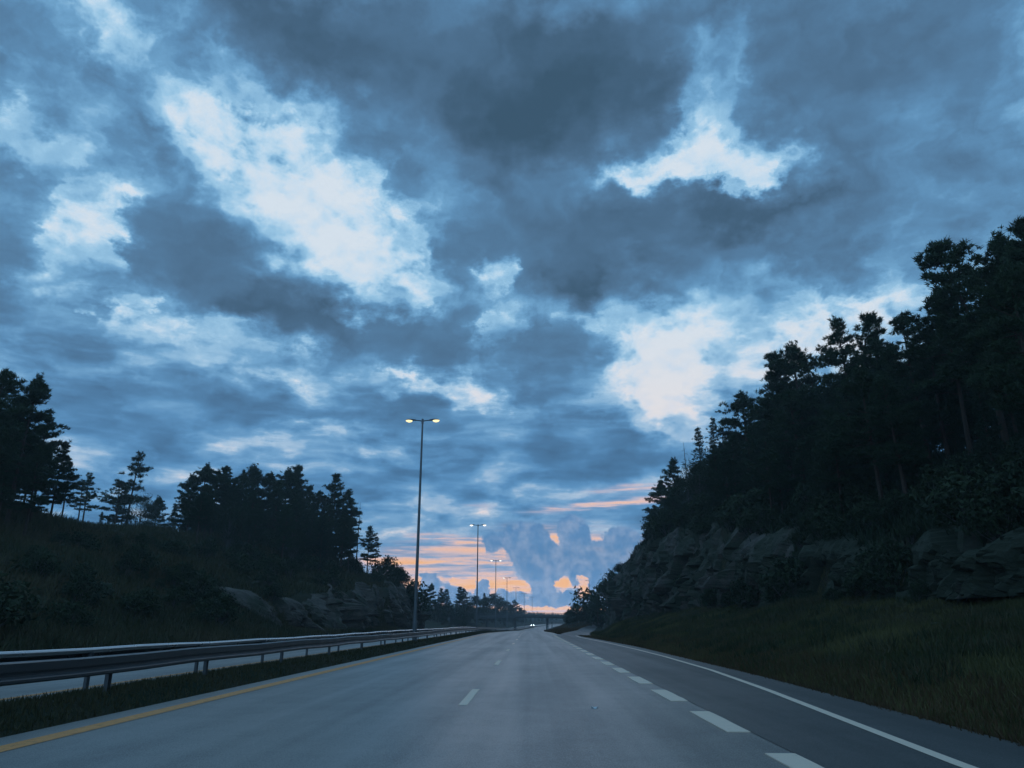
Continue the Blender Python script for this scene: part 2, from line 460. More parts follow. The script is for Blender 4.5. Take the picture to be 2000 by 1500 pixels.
def asphalt(name, lo, hi, rough):
    m, t, b = material(name)
    p = world_pos(t)
    x, y, z = t.sep(p)
    lanes = t.noise(t.comb(t.m('MULTIPLY', x, 1.25), t.m('MULTIPLY', y, 0.018), 0.0), 1.0, 3.0, 0.55)
    patch = t.noise(t.comb(t.m('MULTIPLY', x, 0.55), t.m('MULTIPLY', y, 0.16), 3.0), 1.0, 4.0, 0.6)
    grain = t.noise(p, 75.0, 2.0, 0.7)
    stones = t.n('ShaderNodeTexVoronoi')
    stones.inputs['Scale'].default_value = 55.0
    t.set(stones.inputs['Vector'], p)
    f = t.m('ADD', t.m('MULTIPLY', lanes, 0.62), t.m('MULTIPLY', patch, 0.38))
    blot = t.noise(p, 1.3, 5.0, 0.65)
    f = t.m('ADD', f, t.m('MULTIPLY', t.m('SUBTRACT', grain, 0.5), 1.1))
    f = t.m('ADD', f, t.m('MULTIPLY', t.m('SUBTRACT', blot, 0.5), 0.22))
    t.set(b.inputs['Base Color'], t.mix(t.rng(f, 0.36, 0.64, typ='LINEAR'), g(lo, 1.12, 1.0, 0.90), g(hi, 1.12, 1.0, 0.90)))
    t.set(b.inputs['Roughness'], t.rng(f, 0.3, 0.7, rough + 0.07, rough - 0.07, 'LINEAR'))
    b.inputs['Specular IOR Level'].default_value = 0.5
    bump(t, b, t.m('ADD', grain, stones.outputs['Distance']), 0.4, 0.008)
    return m


def paint(name, colr, worn):
    m, t, b = material(name)
    p = world_pos(t)
    n = t.noise(p, 9.0, 6.0, 0.7)
    n2 = t.noise(p, 60.0, 3.0, 0.6)
    f = t.rng(t.m('ADD', n, t.m('MULTIPLY', n2, 0.5)), worn, worn + 0.22)
    t.set(b.inputs['Base Color'], t.mix(f, tuple(c * 0.55 for c in colr[:3]) + (1,), colr))
    b.inputs['Roughness'].default_value = 0.6
    bump(t, b, n2, 0.2, 0.004)
    return m


def plain(name, colr, rough=0.6, metal=0.0, spec=0.5, var=0.25, scale=3.0):
    m, t, b = material(name)
    tc = t.n('ShaderNodeTexCoord').outputs['Object']
    n = t.noise(tc, scale, 5.0, 0.6)
    t.set(b.inputs['Base Color'], t.mix(n, tuple(c * (1 - var) for c in colr[:3]) + (1,), tuple(min(1, c * (1 + var)) for c in colr[:3]) + (1,)))
    t.set(b.inputs['Roughness'], t.rng(n, 0.3, 0.7, max(0.05, rough - 0.08), min(1, rough + 0.08), 'LINEAR'))
    b.inputs['Metallic'].default_value = metal
    b.inputs['Specular IOR Level'].default_value = spec
    return m


def foliage(name, dark, light, rough=0.75):
    m, t, b = material(name)
    at = t.n('ShaderNodeAttribute')
    at.attribute_name = 'tint'
    oi = t.n('ShaderNodeObjectInfo')
    f = t.m('ADD', t.m('MULTIPLY', at.outputs['Fac'], 0.75), t.m('MULTIPLY', oi.outputs['Random'], 0.25))
    t.set(b.inputs['Base Color'], t.mix(f, dark, light))
    b.inputs['Roughness'].default_value = rough
    b.inputs['Specular IOR Level'].default_value = 0.25
    return m


def emitter(name, colr, strength):
    m, t, b = material(name)
    b.inputs['Base Color'].default_value = colr
    b.inputs['Emission Color'].default_value = colr
    b.inputs['Emission Strength'].default_value = strength
    return m


def make_land_material():
    m, t, b = material('undergrowth_and_soil')
    p = world_pos(t)
    n1 = t.noise(p, 0.11, 5.0, 0.6)
    n2 = t.noise(p, 0.7, 6.0, 0.65)
    n3 = t.noise(p, 6.0, 4.0, 0.65)
    f = t.m('ADD', t.m('MULTIPLY', n1, 0.5), t.m('ADD', t.m('MULTIPLY', n2, 0.35), t.m('MULTIPLY', n3, 0.25)))
    c = t.ramp(f, [(0.36, (0.012, 0.020, 0.012, 1)), (0.48, (0.022, 0.032, 0.017, 1)), (0.56, (0.040, 0.040, 0.022, 1)), (0.66, (0.060, 0.045, 0.032, 1)), (0.8, (0.04, 0.05, 0.026, 1))])
    t.set(b.inputs['Base Color'], c)
    b.inputs['Roughness'].default_value = 0.95
    b.inputs['Specular IOR Level'].default_value = 0.15
    bump(t, b, t.m('ADD', n2, t.m('MULTIPLY', n3, 0.5)), 0.8, 0.25)
    return m


def make_rock_material(name='gneiss', mossy=0.50, k=1.0):
    m, t, b = material(name)
    p = world_pos(t)
    warp = t.vm('ADD', p, t.vm('SCALE', t.noise(p, 0.4, 3.0, 0.6, color=True), scale=1.6))
    band = t.noise(t.vm('MULTIPLY', warp, (0.5, 0.5, 1.7)), 1.1, 6.0, 0.68)
    n2 = t.noise(p, 0.35, 4.0, 0.6)
    n3 = t.noise(p, 7.0, 5.0, 0.7)
    c = t.ramp(t.m('ADD', t.m('MULTIPLY', band, 0.7), t.m('MULTIPLY', n3, 0.3)),
               [(p_, (r_ * k, g_ * k, b_ * k, 1)) for p_, r_, g_, b_ in ((0.3, 0.032, 0.028, 0.023), (0.46, 0.082, 0.069, 0.056), (0.58, 0.140, 0.115, 0.092), (0.74, 0.25, 0.20, 0.155))])
    moss = t.rng(t.m('ADD', n2, t.m('MULTIPLY', n3, 0.2)), mossy, mossy + 0.16)
    c = t.mix(t.m('MULTIPLY', moss, 0.8), c, (0.035, 0.045, 0.024, 1))
    t.set(b.inputs['Base Color'], c)
    b.inputs['Roughness'].default_value = 0.85
    b.inputs['Specular IOR Level'].default_value = 0.3
    bump(t, b, t.m('ADD', band, t.m('MULTIPLY', n3, 0.6)), 0.9, 0.15)
    return m


M = {
    'asphalt': asphalt('worn_asphalt', 0.13, 0.27, 0.38),
    'asphalt_new': asphalt('darker_asphalt', 0.045, 0.095, 0.48),
    'white': paint('warm_lit_white_paint', (0.98, 0.71, 0.53, 1), 0.44),  # white marks, with a warm headlight cast put into the base colour
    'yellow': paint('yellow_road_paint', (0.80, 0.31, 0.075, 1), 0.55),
    'land': make_land_material(),
    'rock': make_rock_material(),
    'rock_mossy': make_rock_material('mossy_gneiss', 0.36, 0.75),
    'rock_bare': make_rock_material('bare_gneiss', 0.60),
    'galv_shaded': plain('shaded_rail_steel', (0.075, 0.078, 0.082, 1), 0.36, 0.35, 0.5, 0.2, 2.0),  # dark forest reflection on the beam face, put into the base colour
    'galv_skylit': plain('skylit_galvanised_tube', (0.58, 0.60, 0.62, 1), 0.30, 0.85, 0.5, 0.05, 1.0),  # lighter copy of the steel: sky shine on the tube put into its colour
    'galv': plain('galvanised_steel', (0.11, 0.115, 0.12, 1), 0.30, 0.5, 0.5, 0.06, 1.0),
    'post': plain('weathered_steel_post', (0.16, 0.16, 0.165, 1), 0.6, 0.4, 0.5, 0.25, 9.0),
    'pole': plain('lamp_pole_steel', (0.20, 0.205, 0.215, 1), 0.5, 0.5, 0.5, 0.15, 2.0),
    'concrete': plain('bridge_concrete', (0.13, 0.128, 0.125, 1), 0.85, 0.0, 0.3, 0.3, 0.8),
    'bark': plain('pine_bark', (0.085, 0.06, 0.045, 1), 0.9, 0.0, 0.2, 0.4, 4.0),
    'bark_grey': plain('grey_bark', (0.12, 0.115, 0.11, 1), 0.9, 0.0, 0.2, 0.4, 5.0),
    'needles': foliage('pine_needles', (0.022, 0.040, 0.020, 1), (0.058, 0.088, 0.040, 1)),
    'spruce': foliage('spruce_needles', (0.020, 0.036, 0.022, 1), (0.048, 0.074, 0.040, 1)),
    'leaves': foliage('broad_leaves', (0.018, 0.030, 0.014, 1), (0.052, 0.072, 0.030, 1)),
    'grass': foliage('verge_grass', (0.050, 0.057, 0.018, 1), (0.185, 0.150, 0.055, 1), 0.8),
    'dry': foliage('dry_verge_grass', (0.075, 0.045, 0.022, 1), (0.21, 0.115, 0.055, 1), 0.85),
    'weeds': foliage('hill_weeds', (0.035, 0.050, 0.020, 1), (0.120, 0.090, 0.045, 1), 0.85),
    'marker': plain('white_marker_plastic', (0.75, 0.75, 0.75, 1), 0.5),
    'carpaint': plain('dark_car_paint', (0.03, 0.035, 0.045, 1), 0.25, 0.2, 0.6, 0.05),
    'glass': plain('car_glass', (0.02, 0.025, 0.03, 1), 0.08, 0.0, 0.8, 0.05),
    'rubber': plain('tyre_rubber', (0.03, 0.03, 0.03, 1), 0.85),
    'lamp_warm': emitter('lit_lamp_glass_warm', (1.0, 0.80, 0.40, 1), 1.45),
    'lamp_pale': emitter('lit_lamp_glass_pale', (1.0, 0.95, 0.80, 1), 2.2),
    'headlight': emitter('lit_headlight', (0.95, 0.98, 1.0, 1), 60.0),
    'lamp_off': plain('unlit_lamp_glass', (0.5, 0.5, 0.48, 1), 0.3),
}

# ------------------------------------------------------------------ alignment of the motorway and shape of the land
def _table(yp, vp, sig):
    ys = np.arange(-120.0, 3001.0, 1.0)
    v = np.interp(ys, yp, vp)
    k = np.exp(-0.5 * (np.arange(-60, 61) / sig) ** 2)
    return ys, np.convolve(np.pad(v, 60, mode='edge'), k / k.sum(), mode='valid')


_YS, _ZR = _table([-120, 100, 118, 200, 290, 380, 500, 620, 900, 3000], [0, 0, -0.08, -0.72, -1.35, -1.2, -0.3, 0.4, 1.6, 9], 5)
_, _XR = _table([-120, 190, 270, 350, 450, 600, 900, 1500, 3000], [0, 0, 1.2, 4.2, 10.5, 25, 75, 260, 900], 14)


def road_z(y):
    return np.interp(y, _YS, _ZR)


def road_x(y):
    return np.interp(y, _YS, _XR)


def hash2(i, j, seed=0):
    n = (i.astype(np.int64) * 374761393 + j.astype(np.int64) * 668265263 + seed * 974711) & 0xffffffff
    n = ((n ^ (n >> 13)) * 1274126177) & 0xffffffff
    return ((n ^ (n >> 16)) & 0xffff) / 65535.0


def vnoise(x, y, seed=0):
    xi, yi = np.floor(x), np.floor(y)
    fx, fy = x - xi, y - yi
    fx, fy = fx * fx * (3 - 2 * fx), fy * fy * (3 - 2 * fy)
    a, b = hash2(xi, yi, seed), hash2(xi + 1, yi, seed)
    c, d = hash2(xi, yi + 1, seed), hash2(xi + 1, yi + 1, seed)
    return (a * (1 - fx) + b * fx) * (1 - fy) + (c * (1 - fx) + d * fx) * fy - 0.5


def fbm(x, y, octaves=4, seed=0):
    s, a = 0.0, 1.0
    for o in range(octaves):
        s = s + a * vnoise(x * 2 ** o, y * 2 ** o, seed + o * 17)
        a *= 0.5
    return s


# station, toe, foot of rock, its height, lip of rock, its height, crest, its height, height far out
RIGHT = np.array([
    (-120, 6.0, 16, 2.6, 17.5, 4.0, 32, 10, 16), (10, 5.9, 16, 2.6, 17.5, 4.0, 32, 11, 17), (25, 6.1, 16, 2.6, 17.5, 4.4, 32, 11.5, 18),
    (40, 6.2, 16, 2.6, 17.4, 5.2, 32, 12.5, 20), (72, 5.5, 16, 2.5, 17.5, 9.6, 32, 14.5, 22), (85, 5.2, 16, 2.4, 17.5, 11.2, 32, 16, 23),
    (100, 6.6, 16, 2.2, 17.5, 12.2, 32, 17, 23), (125, 10.6, 16.2, 1.8, 17.7, 12.8, 32, 17, 22), (150, 13.1, 16.6, 1.2, 18, 11.6, 32, 15, 18),
    (165, 14.6, 17.2, 1.0, 18.6, 9.8, 33, 12, 15), (180, 16.0, 18, 1.0, 19.6, 6.4, 36, 8, 11), (192, 17.4, 19.2, 1.0, 21, 3.4, 38, 6, 9), (208, 19.4, 22, 1.4, 27, 3.4, 40, 6, 9),
    (222, 4.8, 15, 1.8, 26, 4.0, 40, 6, 9),
    (250, 4.4, 15, 3.0, 26, 4.5, 40, 6, 9), (300, 4.4, 15, 3.2, 26, 5, 40, 7, 10), (400, 4.4, 15, 2.2, 30, 5, 60, 9, 12), (700, 4.4, 15, 0.8, 30, 3, 60, 5.5, 8),
    (3000, 4.4, 15, 1, 30, 4, 80, 8, 12)], float)
LEFT = np.array([
    (-120, 19, 24, 1.2, 32, 4.5, 46, 9.2, 11), (30, 19, 24, 1.2, 32, 4.5, 46, 9.2, 11), (60, 19, 23, 1.0, 31, 4.4, 46, 9.8, 12),
    (70, 19, 21.7, 0.6, 23.5, 3.4, 45, 10.8, 12.5), (95, 19, 21.7, 0.5, 23, 5.0, 44, 12.2, 14), (130, 19, 21.5, 0.4, 22.8, 7.4, 31, 10.8, 13),
    (146, 19, 21.5, 0.4, 22.8, 7.6, 31, 9.6, 12), (154, 19.3, 21.8, 0.4, 23.6, 6.4, 33, 7.5, 10), (162, 22, 27, 0.6, 33, 2.2, 44, 4.5, 7),
    (185, 26, 34, 0.8, 40, 3, 50, 5.0, 7), (250, 20, 28, 1.6, 40, 4, 50, 5.0, 8), (300, 18.5, 26, 3.0, 38, 4.5, 50, 6, 9),
    (400, 18.5, 26, 2, 40, 5, 60, 8, 12), (700, 18.5, 26, 1.5, 40, 3.5, 80, 6.5, 9), (3000, 18.5, 26, 2, 40, 5, 80, 9, 14)], float)
# centre line of the exit ramp (right) and of the oncoming slip road (left): x, y, height above the motorway
RAMP = np.array([(4.3, 62, 0.0), (4.35, 74, 0.0), (5.0, 90, 0.0), (6.6, 110, 0.05), (9.0, 135, 0.15), (11.5, 160, 0.35), (13.8, 185, 0.8), (16.6, 205, 1.3), (21.5, 228, 2.0), (29, 252, 2.9), (40, 285, 4.2)], float)
SLIP = np.array([(-16.5, 120, 0.0), (-18.6, 140, 0.0), (-22.5, 162, 0.1), (-29.0, 185, 0.5), (-38.0, 212, 1.3), (-50.0, 245, 2.6)], float)


def path_dense(P, step=1.5):
    t = np.arange(len(P))
    tt = np.linspace(0, len(P) - 1, int(np.hypot(*np.diff(P[:, :2], axis=0).T).sum() / step))
    q = np.stack([np.interp(tt, t, P[:, k]) for k in range(3)], 1)
    for _ in range(12):
        q[1:-1] = (q[:-2] + 2 * q[1:-1] + q[2:]) / 4
    return q


_RAMP, _SLIP = path_dense(RAMP), path_dense(SLIP)


def land_row(y, X):
    # height of the land at station y for an array of X
    y = float(y)
    xs = X - road_x(y)
    bz = float(road_z(y))
    r = [np.interp(y, RIGHT[:, 0], RIGHT[:, k]) for k in range(1, 9)]
    l = [np.interp(y, LEFT[:, 0], LEFT[:, k]) for k in range(1, 9)]
    xp = [-450, -90, -l[5], -l[3], -l[1], -l[0], r[0], r[1], r[3], r[5], 90, 450]
    zp = [l[7] + 8, l[7], l[6], l[4], l[2], -0.06, -0.06, r[2], r[4], r[6], r[7], r[7] + 8]
    z = bz + np.interp(xs, xp, zp)
    # rougher the further from the carriageways
    out = np.maximum(np.clip((xs - r[0] - 1.0) / 8, 0, 1), np.clip((-xs - l[0] - 0.5) / 8, 0, 1))
    yy = np.full_like(X, y)
    z = z + out * (1.5 * fbm(X / 13 + 7, yy / 13, 4, 3) + 0.5 * fbm(X / 2.7, yy / 2.7, 3, 11))
    # grassed median and gore
    z = z + np.interp(-xs, [6.3, 6.85, 7.35, 8.2, 8.75], [0, 0.28, 0.27, 0.11, 0])
    if y > 94:
        gore = np.clip((xs - 3.6) / 3.0, 0, 1) * np.clip((r[0] - 2.5 - xs) / 2.0, 0, 1)
        z = z + 0.5 * gore * min(1, (y - 94) / 30)
    if y > 424:
        # low wooded ridges close the view
        far = np.clip((np.abs(xs) - 25) / 60, 0, 1)
        z = z + far * min(1.0, (y - 424) / 400) * (0.3 + 3.5 * fbm(X / 190 + 5, yy / 190, 3, 41))
        if y > 800:
            z = z + min(1.0, (y - 800) / 250) * (1 - far) * 6
    for P, half in ((_RAMP, 2.6), (_SLIP, 2.6)):
        if P[0, 1] - 3 < y < P[-1, 1] + 3:
            cx, cz = np.interp(y, P[:, 1], P[:, 0]), np.interp(y, P[:, 1], P[:, 2]) + bz
            k = np.clip((half + 2.5 - np.abs(X - cx)) / 2.5, 0, 1)
            k = k * k * (3 - 2 * k)
            z = z * (1 - k) + (cz - 0.06) * k
    return z


def land(x, y):
    return float(land_row(y, np.array([float(x)]))[0])


# ------------------------------------------------------------------ the land, one sheet out to the horizon
def build_land():
    ys = np.concatenate([np.arange(-24, 205, 0.8), np.arange(205, 420, 2.5), np.geomspace(424, 1100, 44)])
    right = np.concatenate([np.arange(2.6, 15.0, 0.62), np.arange(15.0, 22.0, 0.35), np.arange(22.3, 46, 0.8), np.geomspace(47, 900, 30)])
    left = np.concatenate([np.arange(6.0, 9.0, 0.25), np.arange(9.0, 19.0, 1.0), np.arange(19.2, 27.0, 0.4), np.arange(27.5, 60, 0.9), np.geomspace(61, 900, 30)])
    xs = np.concatenate([-left[::-1], [-4, -1, 1], right])
    V = np.zeros((len(ys), len(xs), 3))
    for i, y in enumerate(ys):
        X = xs + road_x(y) * np.clip((y - 150) / 60, 0, 1)
        z = land_row(y, X)
        V[i, :, 0], V[i, :, 1], V[i, :, 2] = X, y, z
    n = len(xs)
    F = [(i * n + j, i * n + j + 1, (i + 1) * n + j + 1, (i + 1) * n + j) for i in range(len(ys) - 1) for j in range(n - 1)]
    o = mesh_obj('ground', V.reshape(-1, 3), F, M['land'], None, True)
    tag(o, 'grassed verges and brush-covered slopes on both sides of the motorway', kind='structure')
    return o


build_land()


# ------------------------------------------------------------------ carriageways and markings
def strip(name, mat, left, right, y0, y1, lift, step=2.0, parent=None, across=1):
    ys = np.arange(y0, y1 + step * 0.5, step)
    V, F = [], []
    for y in ys:
        a = left(y) if callable(left) else left
        b = right(y) if callable(right) else right
        for k in range(across + 1):
            V.append((float(road_x(y)) + a + (b - a) * k / across, y, float(road_z(y)) + lift))
    n = across + 1
    for i in range(len(ys) - 1):
        for k in range(across):
            F.append((i * n + k, i * n + k + 1, (i + 1) * n + k + 1, (i + 1) * n + k))
    return mesh_obj(name, V, F, mat, parent)


EDGE = np.array([(-20, 3.6), (0, 3.75), (8, 4.11), (16.3, 4.79), (22.9, 5.2), (32, 5.42), (40, 5.45), (54, 5.28), (64, 5.0), (74, 4.75), (84, 4.85)])


def edge_line(y):
    return float(np.interp(y, EDGE[:, 0], EDGE[:, 1]))


def pave_right(y):
    return float(np.interp(y, [-20, 9, 20, 45, 63, 80, 92, 96, 3000], [5.3, 5.5, 5.9, 6.2, 5.75, 5.2, 4.6, 3.3, 3.3]))


road = strip('road', M['asphalt'], -6.3, pave_right, -20, 700, 0.004, 1.0, None, 6)
tag(road, 'worn grey asphalt carriageway running straight ahead from the camera', kind='structure')
oncoming = strip('oncoming_road', M['asphalt'], -19.0, -8.75, -20, 700, 0.004, 2.0, None, 4)
tag(oncoming, 'oncoming carriageway beyond the guard rails', kind='structure')
# the exit lane has a newer, darker surface
exit_lane = strip('exit_lane', M['asphalt_new'], 2.74, lambda y: pave_right(y) - 0.02, -20, 91, 0.010, 1.0, road, 3)


def ribbon(name, P, half, mat, lift, parent=None, label=None):
    V, F = [], []
    for i, p in enumerate(P):
        d = P[min(i + 1, len(P) - 1)] - P[max(i - 1, 0)]
        nx, ny = d[1], -d[0]
        L = math.hypot(nx, ny)
        nx, ny = nx / L, ny / L
        z = float(road_z(p[1])) + p[2] + lift
        V += [(p[0] - nx * half, p[1] - ny * half, z), (p[0] + nx * half, p[1] + ny * half, z)]
    for i in range(len(P) - 1):
        F.append((2 * i, 2 * i + 1, 2 * i + 3, 2 * i + 2))
    o = mesh_obj(name, V, F, mat, parent)
    if label:
        tag(o, label, kind='structure')
    return o


ramp = ribbon('exit_ramp', _RAMP[18:], 1.75, M['asphalt_new'], 0.014, None, 'exit ramp curving away to the right behind the grass bank')
slip = ribbon('slip_road', _SLIP[12:], 2.0, M['asphalt'], 0.008, None, 'pale slip road joining the oncoming carriageway past the rock cutting')


def dash(name, x, y0, y1, w, mat, lift, parent, ragged=0.0):
    # one painted dash, a thin slab with slightly uneven edges
    n = 5
    r = random.Random(int(y0 * 100 + x * 7))
    L, Rr = [], []
    for k in range(n + 1):
        y = y0 + (y1 - y0) * k / n
        xx = float(road_x(y)) + x
        L.append((xx - w / 2 + r.uniform(-1, 1) * ragged, y, float(road_z(y))))
        Rr.append((xx + w / 2 + r.uniform(-1, 1) * ragged, y + r.uniform(-1, 1) * ragged, float(road_z(y))))
    V, F = [], []
    for a, b in zip(L, Rr):
        V += [(a[0], a[1], a[2] + lift), (b[0], b[1], b[2] + lift), (a[0], a[1], a[2] - 0.01), (b[0], b[1], b[2] - 0.01)]
    for k in range(n):
        i = k * 4
        F += [(i, i + 1, i + 5, i + 4), (i + 2, i, i + 4, i + 6), (i + 1, i + 3, i + 7, i + 5)]
    F += [(0, 2, 3, 1), (n * 4, n * 4 + 1, n * 4 + 3, n * 4 + 2)]
    return mesh_obj(name, V, F, mat, parent)


y = 13.3 - 12.4 * 2
while y < 420:
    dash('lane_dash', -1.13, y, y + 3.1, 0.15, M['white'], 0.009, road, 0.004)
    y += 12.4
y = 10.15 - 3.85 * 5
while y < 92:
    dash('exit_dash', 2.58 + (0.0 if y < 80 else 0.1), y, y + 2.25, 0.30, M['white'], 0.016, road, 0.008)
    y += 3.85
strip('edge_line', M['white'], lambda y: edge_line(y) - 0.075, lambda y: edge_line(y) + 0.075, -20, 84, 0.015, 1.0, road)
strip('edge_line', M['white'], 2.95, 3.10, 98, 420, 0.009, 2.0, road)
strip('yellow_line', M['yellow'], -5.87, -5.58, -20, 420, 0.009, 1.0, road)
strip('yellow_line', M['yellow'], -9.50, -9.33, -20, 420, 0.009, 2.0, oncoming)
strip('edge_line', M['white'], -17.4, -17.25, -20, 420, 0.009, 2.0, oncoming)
y = -10.0
while y < 300:
    dash('lane_dash', -13.35, y, y + 3.1, 0.15, M['white'], 0.009, oncoming, 0.004)
    y += 12.4


# ------------------------------------------------------------------ guard rails in the median
def guard_rail(x, name, label, phase, facing, pipe):
    root = empty(name, (0, 0, 0))
    tag(root, label, 'guard rail', 'guard rails in the median')
    ys = np.concatenate([np.arange(-8, 140, 2.0), np.arange(140, 430, 5.0)])
    wob = lambda yy: 0.012 * math.sin(yy * 0.9 + x) + 0.02 * math.sin(yy * 0.13 + 2 * x)
    path = [(float(road_x(q)) + x, q, float(road_z(q)) + wob(q)) for q in ys]
    s = facing
    if pipe:
        prof = [(0.0, 0.735), (0.045, 0.728), (0.082, 0.70), (0.082, 0.675), (0.022, 0.640), (0.022, 0.610), (0.085, 0.572), (0.090, 0.560),
                (0.090, 0.525), (0.060, 0.505), (0.0, 0.50)]
    else:
        prof = [(0.0, 0.79), (0.03, 0.786), (0.052, 0.772), (0.052, 0.665), (0.030, 0.630), (0.030, 0.605), (0.085, 0.575), (0.092, 0.560),
                (0.092, 0.525), (0.060, 0.505), (0.0, 0.50)]
    prof = [(px * s, pz) for px, pz in prof] + [(px * s - 0.006 * s, pz + (0.004 if k == 0 else 0)) for k, (px, pz) in reversed(list(enumerate(prof)))]
    mb = MB()
    mb.loft(path, prof)
    mb.build('rail_beam', M['galv_shaded'] if not pipe else M['galv'], root)
    if pipe:
        mb = MB()
        ring = [(0.058 * math.cos(a) - 0.02 * s, 0.765 + 0.055 * math.sin(a)) for a in np.linspace(0, 2 * math.pi, 12, endpoint=False)]
        mb.loft(path, ring)
        mb.build('top_rail', M['galv_skylit'], root, True)
    proto = None
    stations = phase
    while stations[-1] < 415:
        stations.append(stations[-1] + 5.2)
    for q in stations:
        if proto is None:
            mb = MB()
            # C-section post with a spacer block
            mb.box(-0.05 * s - 0.03, -0.05 * s + 0.03, -0.055, -0.049, -0.4, 0.72)
            mb.box(-0.05 * s - 0.03, -0.05 * s + 0.03, 0.049, 0.055, -0.4, 0.72)
            mb.box(-0.05 * s - 0.034, -0.05 * s - 0.029, -0.0545, 0.0545, -0.4, 0.7195)
            mb.box(-0.02 * s - 0.02, -0.02 * s + 0.02, -0.04, 0.04, 0.56, 0.69)
            o = mb.build('post', M['post'], root)
            proto = o
        else:
            o = link(proto.copy(), root)
        o.location = (float(road_x(q)) + x, q, float(road_z(q)))
    return root




